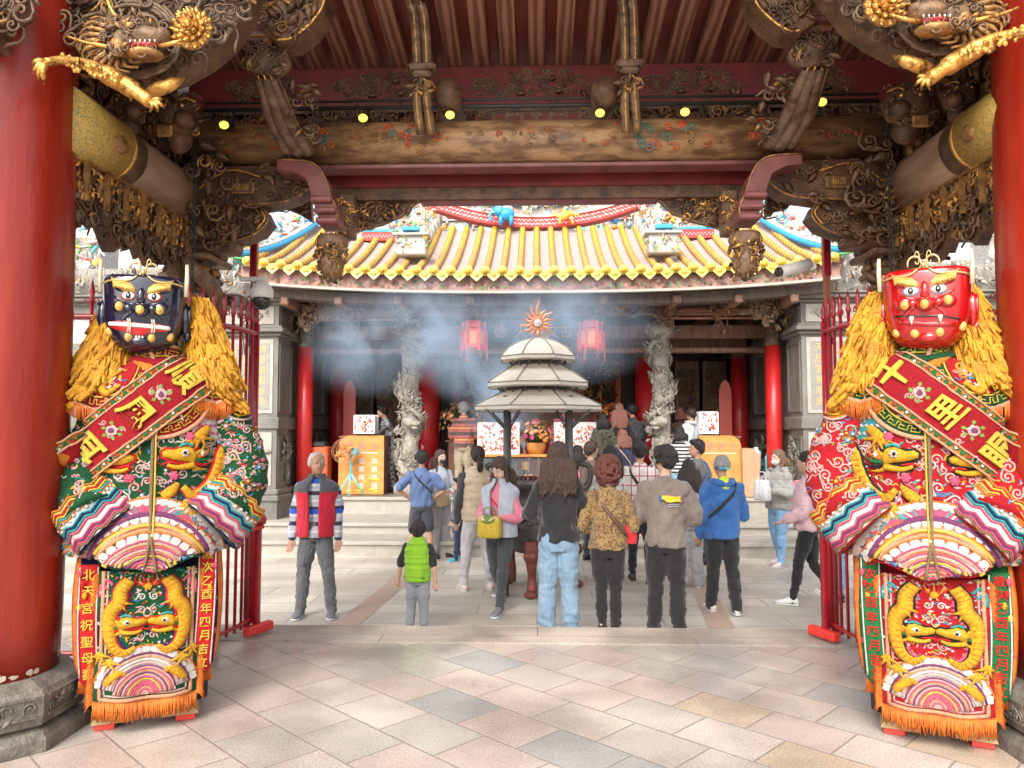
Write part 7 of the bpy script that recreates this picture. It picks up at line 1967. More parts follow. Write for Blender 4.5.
def pattern(name, c, fn, **k):
    """cloth whose colour comes from fn(nt, x, y, z) -> list of (mask socket, colour)"""
    if name in MATS: return MATS[name]
    m = fabric(name, c, **k); nt = m.node_tree; N, L = nt.nodes, nt.links; b = N['Principled BSDF']
    tc = [n for n in N if n.type == 'TEX_COORD'][0]; sx = N.new('ShaderNodeSeparateXYZ'); L.new(tc.outputs['Object'], sx.inputs[0])
    cur = b.inputs['Base Color'].links[0].from_socket
    for mask, col in fn(nt, sx.outputs[0], sx.outputs[1], sx.outputs[2]):
        mx = N.new('ShaderNodeMix'); mx.data_type = 'RGBA'; L.new(mask, mx.inputs[0]); L.new(cur, mx.inputs[6]); mx.inputs[7].default_value = (*col, 1); cur = mx.outputs[2]
    L.new(cur, b.inputs['Base Color']); return m
def stripes(nt, s, period, duty, phase=0.0):
    f = mnode(nt, 'FRACT', mnode(nt, 'ADD', mnode(nt, 'DIVIDE', s, period), 10 + phase)); return mnode(nt, 'LESS_THAN', f, duty)
fabric('f_black', (.028, .028, .03)); fabric('f_charcoal', (.075, .075, .08)); fabric('f_blackpants', (.022, .021, .023), bump=.3); fabric('f_greyjeans', (.17, .175, .18), (.10, .10, .11))
fabric('f_palejeans', (.24, .35, .45), (.16, .25, .35)); fabric('f_jeans', (.24, .42, .62), (.15, .30, .5)); fabric('f_greypants', (.42, .42, .43), (.33, .33, .34)); fabric('f_darkjeans', (.06, .065, .075))
fabric('f_sweatgrey', (.28, .30, .33)); fabric('f_blue', (.05, .17, .48)); fabric('f_navytee', (.13, .19, .36), (.09, .14, .28)); fabric('f_shorts', (.07, .075, .09)); fabric('f_cream', (.72, .58, .42)); fabric('f_pink', (.78, .24, .32))
fabric('f_palepink', (.78, .56, .55)); fabric('f_greyzip', (.48, .52, .6)); fabric('f_taupe', (.23, .19, .165), (.17, .14, .12)); fabric('f_khaki', (.5, .42, .3)); fabric('f_navy', (.035, .04, .09)); fabric('f_dgrey', (.15, .15, .165))
fabric('f_white', (.75, .76, .76)); fabric('f_neon', (.7, .85, .05)); fabric('f_green', (.1, .55, .12)); fabric('f_teal', (.1, .4, .4)); fabric('f_brownj', (.16, .1, .08)); fabric('f_joggers', (.62, .6, .6)); fabric('f_red', (.7, .03, .04))
pattern('f_quiltgreen', (.27, .52, .03), lambda nt, x, y, z: [(stripes(nt, z, .085, .1), (.15, .33, .02))], c2=(.2, .42, .02))
pattern('f_puffgrey', (.4, .39, .36), lambda nt, x, y, z: [(stripes(nt, z, .11, .08), (.26, .25, .23))], c2=(.33, .32, .3))
pattern('f_puffpink', (.74, .5, .53), lambda nt, x, y, z: [(stripes(nt, z, .10, .07), (.55, .35, .38))], c2=(.62, .4, .43))
pattern('f_polo', (.5, .53, .58), lambda nt, x, y, z: [(stripes(nt, z, .155, .26), (.035, .04, .07)), (stripes(nt, z, .31, .16, .62), (.03, .12, .62)), (stripes(nt, z, .155, .08, .4), (.75, .76, .78))])
pattern('f_redvest', (.62, .025, .05), lambda nt, x, y, z: [(mnode(nt, 'GREATER_THAN', z, 1.27), (.09, .09, .10))], c2=(.5, .015, .035))
pattern('f_bwstripe', (.75, .74, .72), lambda nt, x, y, z: [(stripes(nt, z, .06, .5), (.03, .03, .035))])
pattern('f_redstripe', (.55, .12, .11), lambda nt, x, y, z: [(stripes(nt, z, .22, .28), (.1, .09, .09)), (stripes(nt, z, .22, .12, .45), (.6, .4, .15)), (stripes(nt, z, .11, .14, .3), (.4, .2, .2))])
pattern('f_plaid', (.76, .7, .68), lambda nt, x, y, z: [(stripes(nt, x, .10, .13), (.42, .08, .1)), (stripes(nt, z, .12, .12), (.42, .08, .1))])
pattern('f_trackpants', (.03, .03, .032), lambda nt, x, y, z: [(mnode(nt, 'GREATER_THAN', mnode(nt, 'MULTIPLY', x, 1), .192), (.75, .75, .75))])
def spots(nt, scale, thr, dark):
    def f(nt, x, y, z):
        N, L = nt.nodes, nt.links; v = N.new('ShaderNodeTexVoronoi'); v.inputs['Scale'].default_value = scale; v.feature = 'F1'
        tc = [n for n in N if n.type == 'TEX_COORD'][0]; L.new(tc.outputs['Object'], v.inputs['Vector'])
        return [(mnode(nt, 'LESS_THAN', v.outputs['Distance'], thr), dark)]
    return f
pattern('f_leopard', (.34, .22, .09), spots(None, 52, .42, (.1, .06, .03)), c2=(.27, .17, .07))
pattern('f_camo', (.3, .31, .32), spots(None, 16, .42, (.09, .09, .1)), c2=(.5, .5, .5))
pattern('f_darkcamo', (.1, .1, .07), spots(None, 18, .4, (.03, .03, .025)))
def hairmat(name, c, c2=None):
    m = mat(name, c, .42, col2=c2 or tuple(x * .45 for x in c), nscale=16, stretch=(5, 5, .35), sharp=(.25, .75), bump=.8, bscale=34, spec=.5); return m
hairmat('h_black', (.022, .018, .017)); hairmat('h_brown', (.085, .045, .032)); hairmat('h_auburn', (.2, .06, .04)); hairmat('h_light', (.3, .17, .1)); hairmat('h_white', (.72, .7, .68), (.5, .48, .46)); hairmat('h_grey', (.4, .39, .38), (.22, .21, .2)); hairmat('h_redbrown', (.34, .13, .09)); hairmat('h_dark', (.05, .032, .027))
def skinmat(name, c):
    m = mat(name, c, .55, col2=tuple(x * .88 for x in c), nscale=6, bump=.08, bscale=40); m.node_tree.nodes['Principled BSDF'].inputs['Subsurface Weight'].default_value = .08; m.node_tree.nodes['Principled BSDF'].inputs['Subsurface Radius'].default_value = (.02, .008, .004)
    return m
skinmat('skin', (.62, .37, .26)); skinmat('skin_tan', (.5, .27, .18)); skinmat('skin_pale', (.7, .46, .36))
mat('shoe_black', (.03, .03, .033), .5); mat('shoe_white', (.72, .7, .68), .5); mat('shoe_sole', (.6, .6, .6), .6); mat('shoe_blue', (.05, .4, .55), .5); mat('shoe_grey', (.17, .17, .18), .5); mat('shoe_pink', (.75, .6, .55), .5)
mat('eye_dark', (.02, .015, .012), .25); mat('lip', (.45, .16, .13), .5); mat('mask_cloth', (.04, .04, .045), .8); mat('mask_pale', (.72, .7, .68), .8); mat('leather_brown', (.13, .07, .055), .5); mat('leather_tan', (.5, .36, .2), .5)

ARM = {
    'down': ((.128, .012, .640), (.138, -.03, .500)),
    'front': ((.138, -.012, .655), (.045, -.15, .665)),
    'pray': ((.135, -.03, .665), (.022, -.155, .735)),
    'hold': ((.135, .0, .645), (.05, -.145, .625)),
    'hips': ((.20, .035, .665), (.105, -.02, .565)),
    'fold': ((.142, -.02, .645), (-.03, -.115, .655)),
    'up': ((.13, -.07, .69), (.04, -.13, .80)),
    'reach': ((.13, -.12, .70), (.10, -.26, .70)),
    'bag': ((.14, .0, .645), (.13, -.10, .57)),
}
LEG = {
    'stand': (((.055, -.004, .275), (.062, .012, .05)), ((.055, -.004, .275), (.062, .012, .05))),
    'wide': (((.075, -.01, .275), (.098, .01, .05)), ((.072, -.006, .275), (.092, .012, .05))),
    'walk': (((.05, -.055, .285), (.045, -.10, .05)), ((.055, .02, .27), (.045, .135, .085))),
    'step': (((.055, -.03, .28), (.06, -.06, .05)), ((.055, .01, .275), (.06, .07, .055))),
    'together': (((.040, -.004, .275), (.038, .012, .05)), ((.040, -.004, .275), (.038, .012, .05))),
}
def limb(mb, pts, rs, n=12, sub=5):
    q = catmull(pts, sub); k = len(q); r = []
    for i in range(k):
        t = i / (k - 1) * (len(rs) - 1); j = min(int(t), len(rs) - 2); f_ = t - j; f_ = f_ * f_ * (3 - 2 * f_); r.append(rs[j] * (1 - f_) + rs[j + 1] * f_)
    mb.tube(q, r, n); mb.ball(q[0], r[0], n, 8); mb.ball(q[-1], r[-1], n, 8)
def person(px, Yd=None, fy=None, top=450, gz=-.3, yaw=180, label='', H=None, arms=('down', 'down'), legs='stand', fem=False, bulk=1.0, skin='skin', topm='f_black', botm='f_blackpants', hair=('short', 'h_black'), shoes='shoe_black',
           sleeve='long', bottom='long', near=False, head_turn=0, head_tilt=0, fit=1.0, flare=0.0, face=False, jacket=None, extras=(), cat='person', lean=0.0, child=False, hood=None, hem=.49, skip_legs=False, open_vest=None, seed=0):
    if fy is not None: P0 = G(px, fy, gz)
    else: P0 = W(px, 400, Yd); P0.z = gz
    Yd = P0.y
    if H is None: H = W(px, top, Yd).z - gz
    vox = H * (.0042 if near else .0085); hk = 1.24 if child else 1.10     # a child has a bigger head for its height
    wsh = (.088 if fem else .100) * (1.0 if not child else 1.0)
    def V(a): return Vector((a[0] * H, (a[1] + lean * max(0, a[2] - .5)) * H, a[2] * H))
    HT = Matrix.Rotation(R(head_turn), 3, 'Z') @ Matrix.Rotation(R(head_tilt), 3, 'X')
    hc = Vector((0, -.006, .930 if not child else .918))
    def HV(a):  # head-local, scaled
        q = hc + HT @ (Vector(a) * hk); return V((q.x, q.y, q.z))
    hs = H * hk
    b = MB().m(skin)
    # head: skull, jaw, nose, ears, neck
    def hball(c, r, n=14, k=10): b.ball(HV(c), (r[0] * hs, r[1] * hs, r[2] * hs), n, k, HT)
    hball((0, .008, .012), (.042, .052, .052), 20, 14); hball((0, -.012, -.022), (.034, .037, .042), 16, 12); hball((0, -.022, -.045), (.020, .022, .018))
    hball((0, -.051, -.013), (.0065, .010, .008), 8, 6); hball((0, -.047, -.003), (.005, .006, .014), 8, 6)
    for e in (-1, 1): hball((e * .042, .004, -.008), (.006, .011, .017), 8, 6); hball((e * .017, -.043, .006), (.013, .006, .006), 8, 6)
    limb(b, [HV((0, .012, -.03)), V((0, .008, .83)), V((0, .008, .79))], [.027 * H, .027 * H, .036 * H], 12, 3)
    # trunk
    def tring(z, a, bb, cy=0, n=20): return [V((a * math.cos(2 * PI * j / n), cy + bb * math.sin(2 * PI * j / n), z)) for j in range(n)]
    b.loft([tring(.81, .05, .035), tring(.78, .085, .045), tring(.70, .08, .05), tring(.60, .064, .045), tring(.53, .072, .05), tring(.48, .06, .045)])
    sides = []
    for i, e in enumerate((1, -1)):
        if isinstance(arms[i], str): E, Wr = ARM[arms[i]]
        else: E, Wr = arms[i]
        S = Vector((e * wsh, .004, .780)); E = Vector((e * E[0], E[1], E[2])); Wr = Vector((e * Wr[0], Wr[1], Wr[2]))
        # keep real bone lengths
        E = S + (E - S).normalized() * .170; Wr = E + (Wr - E).normalized() * .145
        sides.append((e, S, E, Wr))
        limb(b, [V(S), V((S + E) / 2), V(E), V((E + Wr) / 2), V(Wr)], [q * H * (.82 if sleeve == 'long' else 1) for q in (.030, .026, .022, .021)] + [.0155 * H], 10, 3)
        # hand: palm, four fingers, thumb
        d = (Wr - E).normalized(); up = Vector((0, 0, 1)); sd_ = d.cross(Vector((0, 1, 0)) if abs(d.z) > .7 else up).normalized()
        pn = d.cross(sd_).normalized()
        if pn.x * e > 0: pn = -pn
        pc = Wr + d * .026
        Mx = Matrix((sd_, pn, d)).transposed()
        b.ball(V(pc), (.0215 * H, .0105 * H, .03 * H), 10, 8, Mx)
        for k, (o_, l_) in enumerate(((-.0155, .036), (-.0053, .042), (.005, .040), (.0148, .032))):
            a0 = pc + d * .022 + sd_ * o_; a1 = a0 + d * l_ * .5 + pn * .004; a2 = a1 + d * l_ * .42 + pn * .014
            b.tube([V(pc + sd_ * o_ * .7), V(a0), V(a1), V(a2)], [.0052 * H, .0050 * H, .0048 * H, .0040 * H], 7); b.ball(V(a2), .0042 * H, 6, 4)
        th = -1 if (sd_.y > 0) else 1
        t0 = Wr + d * .012 + sd_ * th * .014; b.tube([V(t0), V(t0 + d * .016 + sd_ * th * .012 + pn * .004), V(t0 + d * .034 + sd_ * th * .013 + pn * .010)], [.0068 * H, .006 * H, .0046 * H], 7); b.ball(V(t0 + d * .034 + sd_ * th * .013 + pn * .010), .0046 * H, 6, 4)
    LG = []
    for i, e in enumerate((1, -1)):
        K, A = LEG[legs][i]; Hp = Vector((e * .045, .0, .49)); K = Vector((e * K[0], K[1], K[2])); A = Vector((e * A[0], A[1], A[2])); LG.append((e, Hp, K, A))
        limb(b, [V(Hp), V((Hp + K) / 2), V(K), V((K + A) / 2 + Vector((0, .008, .01))), V(A)], [q * H * (.72 if bottom == 'long' else 1) for q in (.046, .042, .030, .030, .018)], 10, 3)
        b.ball(V(A + Vector((0, -.02, -.025))), (.018 * H, .045 * H, .016 * H), 10, 6)
    nm = 'person'
    body = remeshed(b, nm, vox, 2 if near else 1); tag(body, label, cat)
    body.location = P0; body.rotation_euler = (0, 0, R(yaw))
    # face details
    if face:
        f_ = MB()
        for e in (-1, 1):
            f_.m('m_white').ball(HV((e * .0165, -.0475, .0015)), (.0065 * hs, .003 * hs, .0032 * hs), 8, 6, HT); f_.m('eye_dark').ball(HV((e * .0165, -.0500, .0015)), (.0032 * hs, .002 * hs, .0032 * hs), 8, 6, HT)
            f_.m(hair[1]).tube([HV((e * .008, -.0495, .0115)), HV((e * .017, -.0495, .0138)), HV((e * .027, -.0445, .0115))], [.0016 * hs, .0022 * hs, .0012 * hs], 6)
        f_.m('lip').tube([HV((-.012, -.0475, -.031)), HV((-.004, -.0500, -.0297)), HV((.004, -.0500, -.0297)), HV((.012, -.0475, -.031))], [.001 * hs, .0026 * hs, .0026 * hs, .001 * hs], 6)
        f_.obj('face_features', body)
    # top garment
    if topm:
        t = MB().m(topm); k_ = bulk
        a_h, a_w, a_c = (.088, .072, .088) if fem else (.090, .083, .098)
        hx_ = max(a_h * k_ * 1.05, .088 * fit + .007); hy_ = max(.066 * k_, .066 * fit + .008)
        t.loft([tring(hem, hx_, hy_), tring(hem + .035, hx_ * 1.03, hy_ * 1.02), tring(.60, a_w * k_ * 1.12, .062 * k_), tring(.68, a_c * k_, .067 * k_, 0), tring(.745, a_c * k_ * 1.02, .066 * k_), tring(.785, a_c * k_ * .98, .058 * k_, .004), tring(.812, a_c * .78, .047, .006), tring(.832, .050, .040, .008), tring(.850, .036, .034, .010)])
        for (e, S, E, Wr) in sides:
            if sleeve == 'none': t.ball(V(S), .036 * H * k_, 12, 8); continue
            r0, r1, r2 = .038 * k_, .032 * k_, .026 * k_
            if sleeve == 'long': limb(t, [V(S), V((S + E) / 2), V(E), V((E + Wr) / 2), V(Wr - (Wr - E) * .05)], [r0 * H, r0 * .93 * H, r1 * H, r1 * .92 * H, r2 * H], 12, 4)
            else: limb(t, [V(S), V((S * .45 + E * .55)), V(S * .15 + E * .85)], [r0 * H, r0 * H, r0 * .97 * H], 12, 3)
        o = remeshed(t, 'jacket' if jacket or bulk > 1.12 else 'shirt', vox * 1.2, 3, body, disp=.014 * H, dscale=7, dstretch=(1.2, 1.2, .8), seed=seed + px)
        push(o.data, lambda c: .0095 * H * noise.noise(Vector((c[0] * 13 + c[2] * 8, c[1] * 13, c[2] * 9 - c[0] * 5 + seed))))
    if open_vest:      # sleeveless vest over the shirt, open at the front
        t = MB().m(open_vest); n = 28
        def vr(z, a, bb, cy=0):
            g0 = R(250); g1 = R(650 - 0) - R(0)
            out = []
            for j in range(n + 1):
                ang = R(285) + (R(615) - R(285)) * j / n; out.append(V((a * math.cos(ang), cy + bb * math.sin(ang), z)))
            return out
        rows_ = [vr(.49, .122, .094), vr(.50, .124, .096), vr(.56, .120, .094), (vr(.64, .118, .093)), vr(.72, .126, .094), vr(.775, .142, .090), vr(.803, .136, .078), vr(.825, .092, .064, .006), vr(.845, .056, .054, .006), vr(.868, .050, .050, .004)]
        vs = [p for r_ in rows_ for p in r_]; fs = [(i * (n + 1) + j, i * (n + 1) + j + 1, (i + 1) * (n + 1) + j + 1, (i + 1) * (n + 1) + j) for i in range(len(rows_) - 1) for j in range(n)]
        t.add(vs, fs, True); o = t.obj('vest', body); sd2 = o.modifiers.new('s', 'SUBSURF'); sd2.levels = 1; sd2.render_levels = 1; so3 = o.modifiers.new('t', 'SOLIDIFY'); so3.thickness = .012 * H
    # trousers
    if botm and not skip_legs:
        t = MB().m(botm); ft = fit
        t.loft([tring(.575, .076 * ft, .056 * ft), tring(.54, .084 * ft, .062 * ft), tring(.49, .088 * ft, .066 * ft, .003), tring(.46, .075 * ft, .058 * ft, .003)])
        for (e, Hp, K, A) in LG:
            if bottom == 'long': limb(t, [V(Hp), V((Hp + K) / 2), V(K), V((K + A) / 2 + Vector((0, .006, 0))), V(A + Vector((0, 0, -.012)))], [.052 * ft * H, .050 * ft * H, (.036 * ft + flare * .4) * H, (.033 * ft + flare * .8) * H, (.025 * ft + flare) * H], 14, 5)
            else: limb(t, [V(Hp), V((Hp + K) / 2), V(Hp * .18 + K * .82)], [.056 * ft * H, .056 * ft * H, .054 * ft * H], 14, 4)
        o = remeshed(t, 'trousers' if bottom == 'long' else 'shorts', vox * 1.2, 3, body, disp=.006 * H, dscale=9, dstretch=(1, 1, .8), seed=seed + px + 9)
        push(o.data, lambda c: .0048 * (1 + 2.0 * max(0, 1 - abs(c[2] / H - .09) / .09) + max(0, 1 - abs(c[2] / H - .28) / .05)) * H * noise.noise(Vector((c[0] * 11, c[1] * 11, c[2] * 22 + seed))))
    if not skip_legs:
        for (e, Hp, K, A) in LG:
            s_ = MB().m(shoes)
            tilt = Matrix.Rotation(R(-25 if A.z > .07 else 0), 3, 'X'); c_ = V(A) + Vector((0, 0, 0))
            def SVp(x, y, z): return c_ + tilt @ Vector((x * H, y * H, (z - .05) * H))
            ang = e * .18
            def prf(y, w_, z0, z1, n=12): return [SVp(w_ * math.cos(2 * PI * j / n) + ang * (-y) * .6, y, (z0 + z1) / 2 + (z1 - z0) / 2 * math.sin(2 * PI * j / n)) for j in range(n)]
            s_.loft([prf(.036, .010, .014, .035), prf(.028, .021, .010, .05), prf(.005, .024, .010, .062), prf(-.03, .025, .010, .052), prf(-.065, .028, .010, .036), prf(-.09, .026, .010, .030), prf(-.108, .014, .012, .024)])
            s_.m('shoe_sole' if shoes != 'shoe_black' or near else 'shoe_black'); s_.loft([prf(.037, .013, .0, .012), prf(.03, .024, .0, .013), prf(-.03, .0265, .0, .013), prf(-.068, .030, .0, .013), prf(-.095, .028, .0, .013), prf(-.112, .015, .0, .012)])
            s_.obj('shoe', body)
    # hair
    hk_, hm_ = hair[0], hair[1]
    if hk_ != 'none':
        h = MB().m(hm_)
        def hb2(c, r, n=16, k=12): h.ball(HV(c), (r[0] * hs, r[1] * hs, r[2] * hs), n, k, HT)
        rd = random.Random(px)
        if hk_ == 'short':
            hb2((0, .014, .024), (.0475, .054, .050), 20, 14); hb2((0, .035, -.005), (.040, .030, .040)); hb2((0, -.022, .052), (.036, .030, .018))
            for e in (-1, 1): hb2((e * .042, .010, .008), (.007, .022, .026))
            for k in range(110):      # tousled locks
                a, ph = rd.uniform(-.5, PI + .5), rd.uniform(-.5, 1.5); n_ = Vector((math.cos(a) * math.cos(ph), math.sin(a) * math.cos(ph) * .9, math.sin(ph))); c_ = Vector((0, .014, .022)) + Vector((n_.x * .046, n_.y * .053, n_.z * .050))
                if c_.y < -.03 and c_.z < .05: continue
                d_ = Vector((rd.uniform(-.4, .4) + n_.x * .3, -.35 + rd.uniform(-.4, .4), -.9 + .4 * n_.z)).normalized() * rd.uniform(.018, .034)
                h.tube([HV(c_), HV(c_ + d_ * .5 + n_ * .004), HV(c_ + d_ + n_ * .003)], [.0055 * hs, .006 * hs, .0025 * hs], 5)
        elif hk_ == 'balding':
            hb2((0, .022, .010), (.0465, .046, .040)); hb2((0, .012, .035), (.042, .044, .030)); 
            for e in (-1, 1): hb2((e * .040, .010, .006), (.008, .024, .026))
        elif hk_ == 'curly':
            hb2((0, .016, .02), (.052, .056, .054)); hb2((0, .034, -.02), (.050, .034, .045))
            for k in range(240):
                a, z_ = rd.uniform(0, 6.28), rd.uniform(-.07, .078); rr = .062 * math.sqrt(max(.05, 1 - (z_ / .085) ** 2)); x_, y_ = rr * math.cos(a), .02 + rr * 1.02 * math.sin(a)
                if y_ < -.028 and z_ < .035: continue
                hb2((x_, y_, z_), (.0105, .0105, .0105), 7, 5)
        else:      # long styles
            hb2((0, .014, .022), (.0485, .056, .052), 20, 14)
            if hk_ in ('long', 'bob', 'half'):
                zl = hair[2] if len(hair) > 2 else .72
                hb2((0, .036, -.01), (.046, .030, .045))
                z0 = .925; n_ = 8; rr_ = []; vw = 1.38 if hk_ == 'long' else 1.15
                for i in range(n_ + 1):
                    t_ = i / n_; z_ = z0 + (zl - z0) * t_; w_ = .046 + .020 * math.sin(PI * min(1, t_ * .75)) - (.012 * t_ if hk_ != 'bob' else 0); w_ *= 1 + (vw - 1) * min(1, t_ * 3)
                    rr_.append([V((w_ * math.cos(2 * PI * j / 18), .040 + .014 * t_ + lean * 0 + .024 * math.sin(2 * PI * j / 18), z_)) for j in range(18)])
                h.loft(rr_)
                if hk_ != 'half':
                    for e in (-1, 1): limb(h, [HV((e * .042, .0, .0)), V((e * .05, .0, .86)), V((e * .055, .01 if yaw > 90 else -.03, max(zl, .78)))], [.014 * hs, .016 * H, .010 * H], 8, 3)
                for k in range(70):
                    a = rd.uniform(-.15, PI + .15); w_ = .052 * vw; x_ = w_ * math.cos(a); y_ = .042 + .026 * math.sin(a); zz = zl + rd.uniform(-.025, .06); pts = []
                    ph = rd.uniform(0, 6)
                    for i in range(7):
                        t_ = i / 6; z_ = .93 + (zz - .93) * t_; k2 = 1 + .22 * math.sin(PI * min(1, t_ * .75)); wv = .011 * t_ * math.sin(t_ * 13 + ph); pts.append(V((x_ * k2 + wv, y_ + .014 * t_ + wv * .6, z_)))
                    h.tube(pts, [.006 * H, .008 * H, .0085 * H, .0085 * H, .008 * H, .006 * H, .003 * H], 6)
            elif hk_ == 'pony':
                hb2((0, .034, .0), (.044, .026, .036))
                c_ = HV((0, .06, .01)); 
                for k in range(22):
                    q = Vector((rd.uniform(-.018, .018), rd.uniform(.0, .02), 0)) * H; h.tube(catmull([c_, c_ + Vector((q.x, .03 * H, -.02 * H)), c_ + Vector((q.x * 1.6, .03 * H + q.y, -.06 * H)), c_ + Vector((q.x, .02 * H, -(.09 + .03 * rd.random()) * H))], 3), .007 * H, 6)
        ho = remeshed(h, 'hair', vox * 1.0, 1, body, disp=.004 * H, dscale=26, dstretch=(1.6, 1.6, .35), seed=px)
    ctx = dict(V=V, HV=HV, H=H, hs=hs, HT=HT, body=body, P0=P0, yaw=R(yaw), sides=sides, LG=LG, tring=tring)
    for f in extras: f(ctx)
    return body
def wpos(c, q):      # person-local point to the world
    return c['P0'] + Matrix.Rotation(c['yaw'], 3, 'Z') @ q
def x_mask(m='mask_cloth'):
    def f(c):
        b = MB().m(m); b.ball(c['HV']((0, -.030, -.030)), (.031 * c['hs'], .027 * c['hs'], .024 * c['hs']), 14, 10, c['HT'])
        for e in (-1, 1): b.tube([c['HV']((e * .028, -.038, -.02)), c['HV']((e * .044, .0, -.004))], .0012 * c['hs'], 5)
        b.obj('face_mask', c['body'])
    return f
def x_strap(m, s0, s1, wd=.012, zt=.80, zb=.55, name='bag_strap', r=1.09):
    """a strap across the body from one shoulder to the other hip"""
    def f(c):
        V = c['V']; n = 40; b = MB().m(m); pts = []
        for j in range(n):
            a = 2 * PI * j / n; k = (1 - math.cos(a)) / 2     # 0 at the shoulder side
            z = zt + .025 - (zt + .025 - zb) * k; aa = .104 * r * (1 if z < .76 else 1 - (z - .76) * 4.5); x = s0 * math.cos(a) * aa * .92
            y = .074 * r * math.sin(a) * (1 if z < .77 else .9); pts.append(V((x, y, z)))
        b.tube(pts, wd * c['H'] * .7, 6, flat=.25, fu=[Vector((p.x, p.y, 0)).normalized() if Vector((p.x, p.y, 0)).length > 0 else X for p in pts], closed=True)
        b.obj(name, c['body'])
    return f
def x_bag(m, off, size, label, cat='bag', shape='tote', m2=None, name='handbag'):
    def f(c):
        H = c['H']; q = wpos(c, c['V'](off)); r_ = empty(name, q, c['yaw'], label, cat); w_, d_, h_ = size
        b = MB().m(m)
        if shape == 'round':
            b.ball((0, 0, 0), (w_ / 2, d_ / 2, h_ / 2), 18, 12)
            for k in range(9): a = -.8 + k * .2; b.tube(catmull([Vector((a * w_ * .3, -d_ * .42, h_ * .42)), Vector((a * w_ * .5, -d_ * .52, 0)), Vector((a * w_ * .35, -d_ * .35, -h_ * .42))], 3), .006, 5)
        else:
            rr = [[Vector((w_ / 2 * k * math.copysign(abs(math.cos(t)) ** .5, math.cos(t)), d_ / 2 * k2 * math.copysign(abs(math.sin(t)) ** .5, math.sin(t)), z_)) for t in [i * PI / 10 for i in range(20)]] for z_, k, k2 in ((-h_ / 2, .92, .9), (-h_ / 2 + .02, 1, 1), (0, 1.02, 1.05), (h_ / 2 - .02, .95, .6), (h_ / 2, .93, .3))]
            b.loft(rr)
        b.obj('bag_body', r_)
        if m2: b = MB().m(m2); b.ball((0, -.0, h_ * .3), (w_ * .40, d_ * .55, h_ * .24), 16, 10); b.obj('bag_flap', r_)
        b = MB().m(m2 or m); b.tube(catmull([Vector((-w_ * .3, 0, h_ * .45)), Vector((-w_ * .2, 0, h_ * .85)), Vector((w_ * .2, 0, h_ * .85)), Vector((w_ * .3, 0, h_ * .45))], 5), .007, 6); b.obj('handle', r_)
    return f
def x_pack(m, size=(.28, .14, .4), y=.13, z=.69, name='backpack', label='', cat='backpack'):
    def f(c):
        q = wpos(c, c['V']((0, y, z))); r_ = empty(name, q, c['yaw'], label, cat); w_, d_, h_ = size
        b = MB().m(m); b.ball((0, 0, 0), (w_ / 2, d_ / 2, h_ / 2), 16, 12); b.ball((0, .03, -h_ * .15), (w_ * .38, d_ * .5, h_ * .28), 14, 8); b.obj('bag_body', r_)
        b = MB().m('f_dgrey')
        for e in (-1, 1): b.tube(catmull([Vector((e * .07, -.02, h_ * .42)), Vector((e * .09, -.12, h_ * .5)), Vector((e * .1, -.2, h_ * .3))], 4), .014, 6, flat=.4)
        b.obj('strap', r_)
    return f
def x_hood(m, m2=None):
    def f(c):
        H = c['H']; V = c['V']; b = MB().m(m)
        b.tube(catmull([V((-.055, -.03, .83)), V((-.062, .025, .835)), V((-.035, .065, .825)), V((0, .075, .815)), V((.035, .065, .825)), V((.062, .025, .835)), V((.055, -.03, .83))], 5), .022 * H, 10)
        b.ball(V((0, .062, .785)), (.052 * H, .022 * H, .035 * H), 14, 10); b.obj('hood', c['body'])
        if m2:
            b = MB().m(m2); b.ball(V((0, .068, .815)), (.034 * H, .026 * H, .036 * H), 14, 10); b.ball(V((0, .05, .845)), (.034 * H, .03 * H, .024 * H), 14, 8); b.obj('hood_lining', c['body'])
    return f
def x_rib(m, z0=.49, a=.094, bb=.07):
    def f(c):
        b = MB().m(m); b.loft([c['tring'](z0 - .008, a, bb), c['tring'](z0 + .018, a * 1.01, bb * 1.01)], True, False); b.obj('waistband', c['body'])
    return f

def _vest(c, m='f_quiltgreen', k=1.0):
    t = MB().m(m); tr = c['tring']
    t.loft([tr(.49, .106 * k, .088 * k), tr(.53, .114 * k, .094 * k), tr(.60, .110 * k, .09 * k), tr(.70, .116 * k, .092 * k), tr(.765, .114 * k, .084 * k), tr(.80, .098 * k, .07 * k), tr(.825, .07 * k, .056 * k), tr(.86, .05 * k, .05 * k)])
    o = remeshed(t, 'vest', c['H'] * .008, 2, c['body'], disp=.006 * c['H'], dscale=9, seed=3)
    push(o.data, lambda q: .008 * c['H'] * abs(math.sin(q[2] / c['H'] * 2 * PI / .105)) ** .6)
